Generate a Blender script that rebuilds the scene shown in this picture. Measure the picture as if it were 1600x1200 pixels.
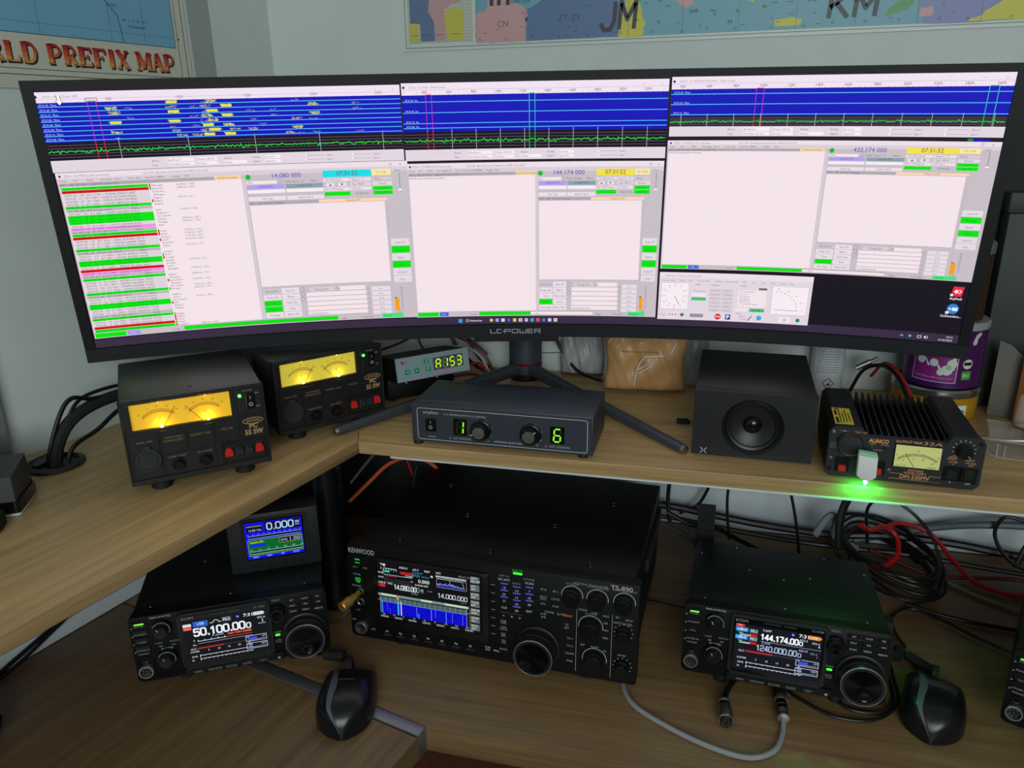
import bpy, bmesh, math, random
from mathutils import Vector, Matrix
R_ = random.Random(7)
PI = math.pi
for o in list(bpy.data.objects):
    bpy.data.objects.remove(o)
SC = bpy.context.scene
COL = SC.collection

# ------------------------------------------------------------------ camera
cam_d = bpy.data.cameras.new('camera')
cam_d.sensor_width = 36.0
cam_d.lens = 1181.39 / 1600 * 36.0
cam_d.clip_start = 0.02
cam = bpy.data.objects.new('camera', cam_d)
COL.objects.link(cam)
cam.matrix_world = (Matrix.Translation((0.1200, -0.8407, 0.6864)) @ Matrix.Rotation(0.2485, 4, 'Z')
                    @ Matrix.Rotation(PI / 2 - 0.3219, 4, 'X') @ Matrix.Rotation(-0.0153, 4, 'Z'))
SC.camera = cam

# ------------------------------------------------------------------ light
W = bpy.data.worlds.new('room_ambient')
SC.world = W
W.use_nodes = True
W.node_tree.nodes['Background'].inputs[0].default_value = (0.80, 0.94, 0.95, 1)
W.node_tree.nodes['Background'].inputs[1].default_value = 0.05

def area(name, loc, target, sx, sy, power, col):
    l = bpy.data.lights.new(name, 'AREA')
    l.shape = 'RECTANGLE'
    l.size, l.size_y, l.energy, l.color = sx, sy, power, col
    o = bpy.data.objects.new(name, l)
    COL.objects.link(o)
    o.location = loc
    o.rotation_euler = (Vector(target) - Vector(loc)).to_track_quat('-Z', 'Y').to_euler()
    return o
# daylight from the window behind the person taking the picture
area('window_daylight', (0.75, -3.0, 1.20), (-0.1, 0.2, 0.35), 1.7, 1.3, 50, (0.92, 1.0, 0.99))
vs = SC.view_settings
vs.view_transform = 'Standard'
vs.look = 'None'
vs.exposure = 0.0
vs.gamma = 1.0
vs.use_curve_mapping = False

# ------------------------------------------------------------------ materials
def lin(c):
    c = c / 255.0
    return c / 12.92 if c <= 0.04045 else ((c + 0.055) / 1.055) ** 2.4
def L3(c):
    return tuple(lin(v) for v in c)
_mats = {}
def mat(name, rgb=(128, 128, 128), rough=0.5, metal=0.0, noise=0.0, nscale=200.0, bump=0.0, emit=None, estr=1.0, spec=0.5, alpha=1.0, trans=0.0, ior=1.45, coat=0.0):
    if name in _mats:
        return _mats[name]
    m = bpy.data.materials.new(name)
    m.use_nodes = True
    nt = m.node_tree
    b = nt.nodes['Principled BSDF']
    c = L3(rgb)
    b.inputs['Base Color'].default_value = (*c, 1)
    b.inputs['Roughness'].default_value = rough
    b.inputs['Metallic'].default_value = metal
    b.inputs['Specular IOR Level'].default_value = spec
    b.inputs['IOR'].default_value = ior
    b.inputs['Coat Weight'].default_value = coat
    if trans:
        b.inputs['Transmission Weight'].default_value = trans
    if alpha < 1:
        b.inputs['Alpha'].default_value = alpha
    if emit:
        b.inputs['Emission Color'].default_value = (*L3(emit), 1)
        b.inputs['Emission Strength'].default_value = estr
    if noise or bump:
        tc = nt.nodes.new('ShaderNodeTexCoord')
        n = nt.nodes.new('ShaderNodeTexNoise')
        n.inputs['Scale'].default_value = nscale
        n.inputs['Detail'].default_value = 4
        nt.links.new(tc.outputs['Object'], n.inputs['Vector'])
        if noise:
            r = nt.nodes.new('ShaderNodeValToRGB')
            r.color_ramp.elements[0].position = 0.3
            r.color_ramp.elements[1].position = 0.7
            r.color_ramp.elements[0].color = (*[v * (1 - noise) for v in c], 1)
            r.color_ramp.elements[1].color = (*[min(1, v * (1 + noise)) for v in c], 1)
            nt.links.new(n.outputs['Fac'], r.inputs['Fac'])
            nt.links.new(r.outputs['Color'], b.inputs['Base Color'])
        if bump:
            bp = nt.nodes.new('ShaderNodeBump')
            bp.inputs['Strength'].default_value = bump
            bp.inputs['Distance'].default_value = 0.0005
            nt.links.new(n.outputs['Fac'], bp.inputs['Height'])
            nt.links.new(bp.outputs['Normal'], b.inputs['Normal'])
    _mats[name] = m
    return m

def wood(name, ang, dark, light):
    m = bpy.data.materials.new(name)
    m.use_nodes = True
    nt = m.node_tree
    N, K = nt.nodes.new, nt.links.new
    b = nt.nodes['Principled BSDF']
    b.inputs['Roughness'].default_value = 0.42
    tc = N('ShaderNodeTexCoord')
    rot = N('ShaderNodeMapping')
    rot.inputs['Rotation'].default_value = (0, 0, -ang)
    K(tc.outputs['Object'], rot.inputs['Vector'])
    outs = []
    for sc, det in (((3.0, 80, 80), 5), ((11, 420, 420), 3), ((1.2, 10, 10), 2)):
        mp = N('ShaderNodeMapping')
        mp.inputs['Scale'].default_value = sc
        K(rot.outputs['Vector'], mp.inputs['Vector'])
        n = N('ShaderNodeTexNoise')
        n.inputs['Scale'].default_value = 1.0
        n.inputs['Detail'].default_value = det
        n.inputs['Distortion'].default_value = 0.3
        K(mp.outputs['Vector'], n.inputs['Vector'])
        outs.append(n.outputs['Fac'])
    a = N('ShaderNodeMath'); a.operation = 'MULTIPLY_ADD'
    a.inputs[1].default_value = 0.42
    K(outs[0], a.inputs[0])
    s = N('ShaderNodeMath'); s.operation = 'MULTIPLY'
    s.inputs[1].default_value = 0.33
    K(outs[1], s.inputs[0])
    K(s.outputs[0], a.inputs[2])
    a2 = N('ShaderNodeMath'); a2.operation = 'MULTIPLY_ADD'
    a2.inputs[1].default_value = 0.25
    K(outs[2], a2.inputs[0])
    K(a.outputs[0], a2.inputs[2])
    r = N('ShaderNodeValToRGB')
    r.color_ramp.elements[0].position = 0.37
    r.color_ramp.elements[1].position = 0.64
    r.color_ramp.elements[0].color = (*L3(dark), 1)
    r.color_ramp.elements[1].color = (*L3(light), 1)
    K(a2.outputs[0], r.inputs['Fac'])
    K(r.outputs['Color'], b.inputs['Base Color'])
    bp = N('ShaderNodeBump')
    bp.inputs['Strength'].default_value = 0.15
    bp.inputs['Distance'].default_value = 0.0004
    K(outs[1], bp.inputs['Height'])
    K(bp.outputs['Normal'], b.inputs['Normal'])
    return m

def attr_mat(name, emission, rough=0.4, estr=1.0):
    m = bpy.data.materials.new(name)
    m.use_nodes = True
    nt = m.node_tree
    b = nt.nodes['Principled BSDF']
    b.inputs['Roughness'].default_value = rough
    at = nt.nodes.new('ShaderNodeAttribute')
    at.attribute_name = 'col'
    if emission:
        b.inputs['Base Color'].default_value = (0.004, 0.004, 0.005, 1)
        b.inputs['Specular IOR Level'].default_value = 0.1
        nt.links.new(at.outputs['Color'], b.inputs['Emission Color'])
        b.inputs['Emission Strength'].default_value = estr
    else:
        nt.links.new(at.outputs['Color'], b.inputs['Base Color'])
    return m
M_SCREEN = attr_mat('lit_display_pixels', True, 0.35)
M_LCD = attr_mat('lit_radio_display_pixels', True, 0.25, 0.95)
M_PRINT = attr_mat('printed_ink', False, 0.5)
M_PAPER = attr_mat('printed_paper', False, 0.45)

BLK = mat('black_painted_metal', (16, 17, 19), 0.42, bump=0.25, nscale=900)
BLK2 = mat('matte_black_plastic', (14, 14, 16), 0.5, bump=0.15, nscale=1200)
PANEL = mat('radio_panel_plastic', (10, 11, 13), 0.5, spec=.3)
KNOB = mat('black_knob_plastic', (11, 11, 12), 0.33)
RUB = mat('black_rubber', (18, 18, 18), 0.75)
GLASS = mat('dark_display_glass', (6, 6, 8), 0.12, spec=0.5)
CHROME = mat('chrome_metal', (205, 205, 202), 0.3, .65)
STEEL = mat('brushed_steel', (150, 150, 148), 0.38, 1.0)
WHITE_P = mat('white_plastic', (225, 228, 226), 0.4)
RED_P = mat('red_plastic', (205, 36, 34), 0.4)
CBL = mat('black_cable_sheath', (16, 16, 17), 0.42)
CGREY = mat('grey_cable_sheath', (120, 128, 130), 0.5)
CRED = mat('red_cable_sheath', (170, 22, 22), 0.4)
CDRED = mat('dark_red_cable_sheath', (95, 20, 22), 0.45)
CORANGE = mat('orange_cable_sheath', (190, 84, 48), 0.5)
BRASS = mat('brass_metal', (206, 160, 74), 0.35, .8)
LED_G = mat('green_led', (10, 60, 15), 0.3, emit=(70, 255, 60), estr=1.6)
WALLM = mat('painted_wall', (206, 216, 214), 0.75, noise=0.03, nscale=9, bump=0.05)
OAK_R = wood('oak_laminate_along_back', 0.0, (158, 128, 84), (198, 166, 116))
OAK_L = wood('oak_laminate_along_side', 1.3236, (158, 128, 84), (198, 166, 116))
DESK_R = wood('desk_oak_along_back', 0.0, (98, 75, 48), (134, 107, 72))  # desk oaks darker than the shelf's: weaker light below put into the colour
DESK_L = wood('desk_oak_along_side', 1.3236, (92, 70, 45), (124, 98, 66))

# ------------------------------------------------------------------ geometry helpers (sizes in millimetres)
class G:
    def __init__(s):
        s.bm = bmesh.new()
    def v(s, x, y, z):
        return s.bm.verts.new((x * .001, y * .001, z * .001))
    def _bev(s, edges, b, seg):
        if b:
            bmesh.ops.bevel(s.bm, geom=edges, offset=b * .001, segments=seg, affect='EDGES', profile=0.5, clamp_overlap=True)
    def box(s, x0, x1, y0, y1, z0, z1, b=0, seg=2, only=None):
        vs_ = [s.v(x, y, z) for x in (x0, x1) for y in (y0, y1) for z in (z0, z1)]
        fs = [s.bm.faces.new([vs_[i] for i in q]) for q in ((0, 1, 3, 2), (4, 6, 7, 5), (0, 4, 5, 1), (2, 3, 7, 6), (0, 2, 6, 4), (1, 5, 7, 3))]
        if b:
            es = list({e for f in fs for e in f.edges})
            if only == 'y':
                es = [e for e in es if abs(e.verts[0].co.y - e.verts[1].co.y) > 1e-7]
            if only == 'z':
                es = [e for e in es if abs(e.verts[0].co.z - e.verts[1].co.z) > 1e-7]
            s._bev(es, b, seg)
        return s
    def prism(s, pts, a0, a1, axis='y', b=0, seg=1):
        def P(p, a):
            return (p[0], a, p[1]) if axis == 'y' else ((p[0], p[1], a) if axis == 'z' else (a, p[0], p[1]))
        A = [s.v(*P(p, a0)) for p in pts]
        B = [s.v(*P(p, a1)) for p in pts]
        n = len(pts)
        f0 = s.bm.faces.new(A)
        f1 = s.bm.faces.new(B[::-1])
        for i in range(n):
            s.bm.faces.new([A[i], B[i], B[(i + 1) % n], A[(i + 1) % n]])
        if b:
            s._bev(list(f0.edges) + list(f1.edges), b, seg)
        return s
    def lathe(s, prof, c=(0, 0, 0), axis=(0, -1, 0), seg=24, caps=True):
        ax = Vector(axis).normalized()
        u = ax.orthogonal().normalized()
        w = ax.cross(u)
        c = Vector(c)
        rings = []
        for r, h in prof:
            rings.append([s.bm.verts.new((c + ax * h + (u * math.cos(t) + w * math.sin(t)) * max(r, .02)) * .001) for t in [2 * PI * i / seg for i in range(seg)]])
        for a, b in zip(rings, rings[1:]):
            for i in range(seg):
                s.bm.faces.new([a[i], a[(i + 1) % seg], b[(i + 1) % seg], b[i]])
        if caps:
            s.bm.faces.new(rings[0][::-1])
            s.bm.faces.new(rings[-1])
        return s
    def cyl(s, c, axis, r, h, r2=None, seg=20, ch=0):
        r2 = r if r2 is None else r2
        p = [(r, 0), (r2, h)] if not ch else [(r, 0), (r2, h - ch), (r2 - ch, h)]
        return s.lathe(p, c, axis, seg)
    def tube(s, pts, r, seg=8, sub=6, r_end=None, caps=True):
        P = [Vector(p) for p in pts]
        path = []
        if len(P) > 2 and sub > 1:
            ext = [P[0] * 2 - P[1]] + P + [P[-1] * 2 - P[-2]]
            for i in range(1, len(ext) - 2):
                p0, p1, p2, p3 = ext[i - 1:i + 3]
                for k in range(sub):
                    t = k / sub
                    path.append(0.5 * ((2 * p1) + (p2 - p0) * t + (2 * p0 - 5 * p1 + 4 * p2 - p3) * t * t + (3 * p1 - p0 - 3 * p2 + p3) * t ** 3))
            path.append(P[-1])
        else:
            path = P
        n = len(path)
        T = [(path[min(i + 1, n - 1)] - path[max(i - 1, 0)]).normalized() for i in range(n)]
        u = T[0].orthogonal().normalized()
        rings = []
        for i in range(n):
            u = (u - T[i] * u.dot(T[i]))
            u = u.normalized() if u.length > 1e-6 else T[i].orthogonal().normalized()
            w = T[i].cross(u)
            rr = r if r_end is None else r + (r_end - r) * i / (n - 1)
            rings.append([s.bm.verts.new((path[i] + (u * math.cos(t) + w * math.sin(t)) * rr) * .001) for t in [2 * PI * k / seg for k in range(seg)]])
        for a, b in zip(rings, rings[1:]):
            for k in range(seg):
                s.bm.faces.new([a[k], a[(k + 1) % seg], b[(k + 1) % seg], b[k]])
        if caps:
            s.bm.faces.new(rings[0][::-1])
            s.bm.faces.new(rings[-1])
        return s
    def done(s, name, m, parent=None, label=None, ang=35, loc=None):
        bmesh.ops.recalc_face_normals(s.bm, faces=s.bm.faces)
        me = bpy.data.meshes.new(name)
        s.bm.to_mesh(me)
        s.bm.free()
        me.shade_smooth()
        me.set_sharp_from_angle(angle=math.radians(ang))
        me.materials.append(m)
        return link(name, me, parent, label, loc)

def link(name, me, parent=None, label=None, loc=None):
    o = bpy.data.objects.new(name, me)
    COL.objects.link(o)
    if parent is not None:
        o.parent = parent
    if label:
        o['label'] = label
    if loc:
        o.location = loc
    return o
def thing(name, label, cat, pose=(0, 0, 0), yaw=0.0, tilt=0.0, group=None):
    o = bpy.data.objects.new(name, None)
    o.empty_display_size = 0.02
    COL.objects.link(o)
    o.location = pose
    o.rotation_euler = (-tilt, 0, yaw)
    o['label'] = label
    o['category'] = cat
    if group:
        o['group'] = group
    return o
def tag(o, label, cat, group=None):
    o['label'] = label
    o['category'] = cat
    if group:
        o['group'] = group
    return o
def struct(o, label=None):
    o['kind'] = 'structure'
    if label:
        o['label'] = label
    return o
def copy_mesh(o, parent, loc):
    c = o.copy()
    COL.objects.link(c)
    c.parent = parent
    c.location = loc
    return c

# ------------------------------------------------------------------ flat print and lit displays
_txt = {}
def glyphs(t, bold):
    k = (t, bold)
    if k not in _txt:
        cu = bpy.data.curves.new('t', 'FONT')
        cu.body = t
        cu.size = 1.0
        cu.resolution_u = 2
        cu.offset = bold
        cu.fill_mode = 'FRONT'
        ob = bpy.data.objects.new('t', cu)
        me = bpy.data.meshes.new_from_object(ob)
        vs_ = [(v.co.x, v.co.y) for v in me.vertices]
        fs = [tuple(p.vertices) for p in me.polygons]
        bpy.data.objects.remove(ob)
        bpy.data.curves.remove(cu)
        bpy.data.meshes.remove(me)
        x0 = min((v[0] for v in vs_), default=0)
        x1 = max((v[0] for v in vs_), default=0)
        _txt[k] = ([(a - x0, b) for a, b in vs_], fs, max(x1 - x0, 1e-4))
    return _txt[k]
CAP = max(y for _, y in glyphs('H', 0)[0])

def front(y=0.0):
    return lambda a, b, k: (a * .001, y * .001 - .0002 - k * .00015, b * .001)
def top(z=0.0):
    return lambda a, b, k: (a * .001, b * .001, z * .001 + .0002 + k * .00015)

class Canvas:
    def __init__(s, mp, sub=0):
        s.mp, s.sub, s.V, s.F, s.C = mp, sub, [], [], []
    def poly(s, pts, c, k=0):
        n = len(s.V)
        s.V += [s.mp(a, b, k) for a, b in pts]
        s.F.append(tuple(range(n, n + len(pts))))
        s.C.append(c)
    def rect(s, x0, y0, x1, y1, c, k=0):
        n = max(1, int(abs(x1 - x0) / s.sub)) if s.sub else 1
        for i in range(n):
            a, b = x0 + (x1 - x0) * i / n, x0 + (x1 - x0) * (i + 1) / n
            s.poly([(a, y0), (b, y0), (b, y1), (a, y1)], c, k)
    def frame(s, x0, y0, x1, y1, w, c, k=0):
        x0, x1, y0, y1 = min(x0, x1), max(x0, x1), min(y0, y1), max(y0, y1)
        s.rect(x0, y0, x1, y0 + w, c, k); s.rect(x0, y1 - w, x1, y1, c, k)
        s.rect(x0, y0, x0 + w, y1, c, k); s.rect(x1 - w, y0, x1, y1, c, k)
    def line(s, x0, y0, x1, y1, w, c, k=0):
        d = math.hypot(x1 - x0, y1 - y0) or 1e-6
        nx, ny = -(y1 - y0) / d * w / 2, (x1 - x0) / d * w / 2
        n = max(1, int(abs(x1 - x0) / s.sub)) if s.sub else 1
        for i in range(n):
            a0, a1 = i / n, (i + 1) / n
            p, q = (x0 + (x1 - x0) * a0, y0 + (y1 - y0) * a0), (x0 + (x1 - x0) * a1, y0 + (y1 - y0) * a1)
            s.poly([(p[0] - nx, p[1] - ny), (q[0] - nx, q[1] - ny), (q[0] + nx, q[1] + ny), (p[0] + nx, p[1] + ny)], c, k)
    def arc(s, cx, cy, r, w, c, a0=0, a1=360, k=0, n=20, ry=None):
        ry = ry or r
        f = lambda t, q: (cx + (r + q) * math.cos(t), cy + (ry + q) * math.sin(t))
        for i in range(n):
            t0, t1 = math.radians(a0 + (a1 - a0) * i / n), math.radians(a0 + (a1 - a0) * (i + 1) / n)
            s.poly([f(t0, -w / 2), f(t1, -w / 2), f(t1, w / 2), f(t0, w / 2)], c, k)
    def disc(s, cx, cy, r, c, k=0, n=16):
        s.poly([(cx + r * math.cos(2 * PI * i / n), cy + r * math.sin(2 * PI * i / n)) for i in range(n)], c, k)
    def text(s, t, x, y, h, c, w=None, al='l', bold=0.0, k=1, shear=0.0):
        if bold > .004 and any(q in 'MWNKVXmwv' for q in t):      # thicken by overprinting: sharp corners break when offset
            d = bold * h
            for i, (dx, dy) in enumerate(((-d, -d), (d, d), (-d, d), (d, -d))):
                s.text(t, x + dx, y + dy, h, c, w, al, 0.0, k + .02 * i, shear)
            return
        vs_, fs, tw = glyphs(t, bold)
        sy = h / CAP
        sx = w / tw if w else sy
        W_ = tw * sx
        ox = x - (W_ / 2 if al == 'c' else (W_ if al == 'r' else 0))
        n = len(s.V)
        s.V += [s.mp(ox + a * sx + b * sy * shear, y + b * sy, k) for a, b in vs_]
        for f in fs:
            s.F.append(tuple(i + n for i in f))
            s.C.append(c)
    def done(s, name, m, parent=None, label=None):
        me = bpy.data.meshes.new(name)
        me.from_pydata(s.V, [], s.F)
        ca = me.color_attributes.new('col', 'FLOAT_COLOR', 'CORNER')
        buf = []
        for f, c in zip(s.F, s.C):
            buf += [*L3(c), 1.0] * len(f)
        ca.data.foreach_set('color', buf)
        me.materials.append(m)
        return link(name, me, parent, label)
SEG = {'0': 'abcdef', '1': 'bc', '2': 'abdeg', '3': 'abcdg', '4': 'bcfg', '5': 'acdfg', '6': 'acdefg', 'A': 'abcefg', '8': 'abcdefg'}
def seven(cv, ch, x, y, w, h, t, on_, off, k=1, sl=0.08):
    p = {'a': (0, h, w, h), 'g': (0, h / 2, w, h / 2), 'd': (0, 0, w, 0), 'f': (0, h / 2, 0, h), 'e': (0, 0, 0, h / 2), 'b': (w, h / 2, w, h), 'c': (w, 0, w, h / 2)}
    for q, (x0, y0, x1, y1) in p.items():
        dx, dy = (x1 - x0) * .12, (y1 - y0) * .12
        cv.line(x + x0 + dx + (y0 + dy) * sl, y + y0 + dy, x + x1 - dx + (y1 - dy) * sl, y + y1 - dy, t, on_ if q in SEG[ch] else off, k)

STROKE = {'J': [((.9, 1), (.9, .3), (.7, 0), (.3, 0), (.1, .25))], 'M': [((.05, 0), (.05, 1), (.5, .35), (.95, 1), (.95, 0))], 'K': [((.1, 0), (.1, 1)), ((.9, 1), (.1, .42)), ((.35, .6), (.95, 0))], 'I': [((.5, 0), (.5, 1))]}
def stroke_text(cv, t, x, y, h, w, lw_, c, k=4, shear=.08):
    cw = w / len(t)
    for i, ch in enumerate(t):
        for pl in STROKE[ch]:
            P = [(x + i * cw + a * cw * .84 + b * h * shear, y + b * h) for a, b in pl]
            for p, q in zip(P, P[1:]):
                cv.line(*p, *q, lw_, c, k)
            for p in P[1:-1]:
                cv.disc(p[0], p[1], lw_ / 2, c, k + .3, 8)

DIG = {'0': [(.2, 0), (.8, 0), (1, .15), (1, .85), (.8, 1), (.2, 1), (0, .85), (0, .15), (.2, 0)], '1': [(.2, .76), (.6, 1), (.6, 0)],
       '2': [(0, .82), (.15, 1), (.85, 1), (1, .85), (1, .62), (.85, .5), (.15, .45), (0, .33), (0, 0), (1, 0)],
       '4': [(.76, 0), (.76, 1), (0, .3), (0, .24), (1, .24)], '5': [(1, 1), (.06, 1), (.02, .55), (.8, .6), (1, .45), (1, .15), (.8, 0), (.15, 0), (0, .14)],
       '7': [(0, 1), (1, 1), (.4, 0)], '8': [(.2, .52), (.05, .65), (.05, .88), (.2, 1), (.8, 1), (.95, .88), (.95, .65), (.8, .52), (.2, .52), (0, .38), (0, .13), (.2, 0), (.8, 0), (1, .13), (1, .38), (.8, .52)]}
def digits(cv, t, x, y, h, w, lw_, c, k=1):
    """a frequency readout drawn as square-shouldered stroke digits, w wide in all"""
    u = w / sum(.42 if q == '.' else 1 for q in t)
    for q in t:
        if q == '.':
            cv.rect(x + .12 * u, y - lw_ / 2, x + .12 * u + lw_ * 1.05, y + lw_ * .6, c, k)
            x += .42 * u
            continue
        P = [(x + a * u * .74 + lw_ / 2, y + b * h) for a, b in DIG[q]]
        for p, r in zip(P, P[1:]):
            cv.line(*p, *r, lw_, c, k)
        for p in P:
            cv.disc(p[0], p[1], lw_ / 2, c, k + .1, 8)
        x += u
# ------------------------------------------------------------------ the room
HS = 0.2616            # top of the upper shelf above the desk top
SD = Vector((-0.2447, -0.9696, 0))      # direction of the side wing, towards the viewer
def lw(y):
    return -0.775 + 0.2527 * y           # the side wall
def slab(name, pts, z0, z1, m, bev=1.5):
    g = G()
    g.prism([(x * 1000, y * 1000) for x, y in pts], z0 * 1000, z1 * 1000, 'z', bev, 2)
    return g.done(name, m)
def wallbox(name, pts, z0, z1, m):
    return struct(slab(name, pts, z0, z1, m, 0))
FZ = -0.74
struct(slab('floor', [(-2.2, -2.5), (2.2, -2.5), (2.2, 0.7), (-2.2, 0.7)], FZ - .05, FZ, wood('brown_floor_boards', 0.9, (52, 30, 20), (78, 47, 32)), 0))
wallbox('wall_back', [(-0.9, 0.488), (2.0, 0.488), (2.0, 0.56), (-0.9, 0.56)], FZ, 1.74, WALLM)
wallbox('wall_left', [(lw(-2.4), -2.4), (lw(0.56), 0.56), (lw(0.56) - .08, 0.56), (lw(-2.4) - .08, -2.4)], FZ, 1.74, WALLM)
struct(slab('ceiling', [(-2.4, -3.0), (2.6, -3.0), (2.6, 0.6), (-2.4, 0.6)], 1.75, 1.82, mat('white_ceiling', (232, 232, 228), .8), 0))
# boxed-in corner beside the world map and a wall strip with shade put into its grey
struct(slab('trim_1', [(-.692, .354), (-.684, .354), (-.662, .430), (-.652, .4885), (-.70, .4885)], HS, 1.74, WALLM, 1))
struct(slab('trim_2', [(lw(.316), .316), (lw(.316) + .0018, .316), (lw(.358) + .0018, .358), (lw(.358), .358)], HS, 1.74, mat('shade_grey_strip', (158, 166, 163), .7), 0))
struct(slab('trim_3', [(lw(-.082) + .014, -.082), (lw(-.6) + .014, -.6), (lw(-.6), -.6), (lw(-.082), -.082)], HS + .001, 1.2, mat('grey_side_panel', (120, 126, 124), 0.6), 1))
# white cladding of the wall between desk and shelf
g = G()
g.box(-690, 1800, 432, 488, 0.5, 120)
g.box(-690, 1800, 430, 488, 121.5, 236)
g.box(-690, 1800, 434, 488, 120, 121.5)
struct(g.done('trim_4', mat('white_wall_cladding', (206, 216, 222), 0.55)))

def side_clad(z0, z1, off):
    return slab('trim_5', [(lw(-1.3) + off, -1.3), (lw(.4295) + off, .4295), (lw(.4295) + .001, .4295), (lw(-1.3) + .001, -1.3)], z0, z1, mat('white_wall_cladding'), .6)
for i, (z0, z1, off) in enumerate(((.0008, .0240, .0575), (.0252, .238, .0560))):
    o = struct(side_clad(z0, z1, off))
    o.name = 'trim_%d' % (5 + i)
# upper shelf: two boards meeting at the inner corner
ic = Vector((-.349, .092, 0))
far = ic + SD * 1.3
sh = thing('corner_shelf', 'oak laminate corner shelf raised above the desk, carrying the wide monitor', 'shelf', (0, 0, 0))
def sub_slab(name, pts, z0, z1, m, bev, par, label=None):
    o = slab(name, pts, z0, z1, m, bev)
    o.parent = par
    if label:
        o['label'] = label
    return o
mit = Vector((-.52, .488))
sub_slab('board', [(ic.x, ic.y), (1.5, .092), (1.5, .4875), (mit.x, mit.y)], HS - .019, HS, OAK_R, 1.2, sh)
sub_slab('board', [(far.x, far.y), (ic.x - .0006, ic.y), (mit.x - .0006, mit.y - .0005), (lw(.4875) + .001, .4875), (lw(far.y) + .001, far.y)], HS - .019, HS, OAK_L, 1.2, sh)
# thin white edge of the board underside
sub_slab('edge_strip', [(-.30, .0905), (1.5, .0905), (1.5, .11), (-.30, .11)], HS - .0215, HS - .0188, mat('white_edge_strip', (200, 206, 208), .5), .3, sh)
def shelf_leg(x, y):
    g = G()
    g.lathe([(21, 0), (21, 3), (17.5, 4), (17.5, 236), (24, 237), (24, 240)], (0, 0, 0), (0, 0, 1), 24)
    return g.done('leg', mat('black_shelf_leg', (16, 17, 19), .35), sh, 'black round shelf leg', loc=(x, y, 0.0015))
shelf_leg(-.392, .062)
# lower desk: main wing, side wing and the aluminium strip between them
dk = thing('corner_desk', 'oak laminate corner desk under the shelf, carrying the transceivers', 'desk', (0, 0, 0))
j0, j1 = Vector((-.1705, -.1485)), Vector((-.80, .0055))
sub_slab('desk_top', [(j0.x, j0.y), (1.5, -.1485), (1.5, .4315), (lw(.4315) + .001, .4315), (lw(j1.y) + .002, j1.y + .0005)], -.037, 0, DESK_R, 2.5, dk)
e0 = Vector((-.1745, -.1655))
e1 = e0 + Vector((SD.x, SD.y)) * 1.2
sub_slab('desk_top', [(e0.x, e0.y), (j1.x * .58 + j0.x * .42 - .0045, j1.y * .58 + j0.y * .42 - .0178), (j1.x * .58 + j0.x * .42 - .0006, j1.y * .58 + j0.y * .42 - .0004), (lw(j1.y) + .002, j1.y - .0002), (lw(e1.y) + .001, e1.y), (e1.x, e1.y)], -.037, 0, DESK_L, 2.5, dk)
al = mat('satin_aluminium', (150, 152, 158), .42, .85)
sub_slab('joint_strip', [(j0.x, j0.y - .0002), (j1.x * .58 + j0.x * .42, j1.y * .58 + j0.y * .42 - .0004), (j1.x * .58 + j0.x * .42 - .004, j1.y * .58 + j0.y * .42 - .0172), (e0.x + .0005, e0.y + .0006)], -.036, .0008, al, .8, dk, 'satin aluminium joint strip')
for x, y in ((-.55, -.9), (1.3, -.05), (1.3, .38)):
    g = G()
    g.box(-25, 25, -25, 25, 0, 702)
    g.done('desk_leg', mat('grey_desk_leg', (90, 92, 95), .5), dk, loc=(x, y, FZ + .0005))

sub_slab('back_panel', [(-.70, .20), (1.5, .20), (1.5, .215), (-.70, .215)], FZ + .02, -.0375, wood('dark_brown_panel', 1.57, (58, 32, 22), (84, 48, 34)), .5, dk)
sub_slab('support_post', [(-.082, .190), (-.066, .190), (-.066, .1995), (-.082, .1995)], FZ + .02, -.0375, mat('beige_post', (120, 98, 76), .5), .5, dk)
# ------------------------------------------------------------------ wall maps
# grid square map on the back wall
mp_b = thing('wall_map', 'large coloured locator grid map on the back wall above the monitor', 'map', (-.40, .4868, .819))
g = G()
g.box(0, 1150, -1.0, .6, 0, 640)
g.done('paper', mat('white_map_paper', (206, 214, 208), .4), mp_b)
cv = Canvas(front(-1.0))
SEA, PINK, BLU, YEL, INK = (112, 168, 184), (205, 160, 160), (92, 120, 160), (208, 200, 70), (40, 50, 60)
cv.frame(6, 5, 1144, 634, .8, (70, 80, 80), 1)
cv.rect(131, 9, 1136, 628, SEA)
cv.rect(12, 12, 125, 300, (196, 200, 186))
for i in range(24):
    cv.rect(12 + i * 4.9, 12, 12.3 + i * 4.9, 300, (150, 150, 150), 3)
for i in range(40):
    cv.rect(12, 14 + i * 5, 125, 14.3 + i * 5, (150, 150, 150), 3)
cv.poly([(15, 300), (15, 42), (33, 42), (33, 15), (58, 15), (58, 44), (48, 60), (52, 90), (46, 300)], BLU, 1)
cv.rect(14, 15, 29, 43, YEL, 2)
cv.poly([(58, 15), (78, 15), (78, 50), (76, 62), (90, 70), (104, 72), (104, 300), (46, 300), (52, 90), (48, 60), (58, 44)], PINK, 1)
cv.poly([(80, 15), (110, 15), (110, 58), (98, 66), (84, 62), (77, 58)], YEL, 2)
for x, t in ((16, 'BANDE 3'), (38, 'BANDE 2'), (60, 'BANDE 1'), (88, 'BANDE 0')):
    cv.text(t, x, 24, 1.6, INK, 14, k=4)
rg = random.Random(3)
def coast(pts, c, k, j=2.0):
    out = []
    for (a, b), (c2, d) in zip(pts, pts[1:] + pts[:1]):
        for i in range(6):
            t = i / 6
            out.append((a + (c2 - a) * t + rg.uniform(-j, j) * (i > 0), b + (d - b) * t + rg.uniform(-j, j) * (i > 0)))
    cv.poly(out, c, k)
coast([(131, 9), (215, 9), (218, 55), (200, 66), (188, 74), (160, 84), (150, 62), (131, 50)], PINK, 1)
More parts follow.
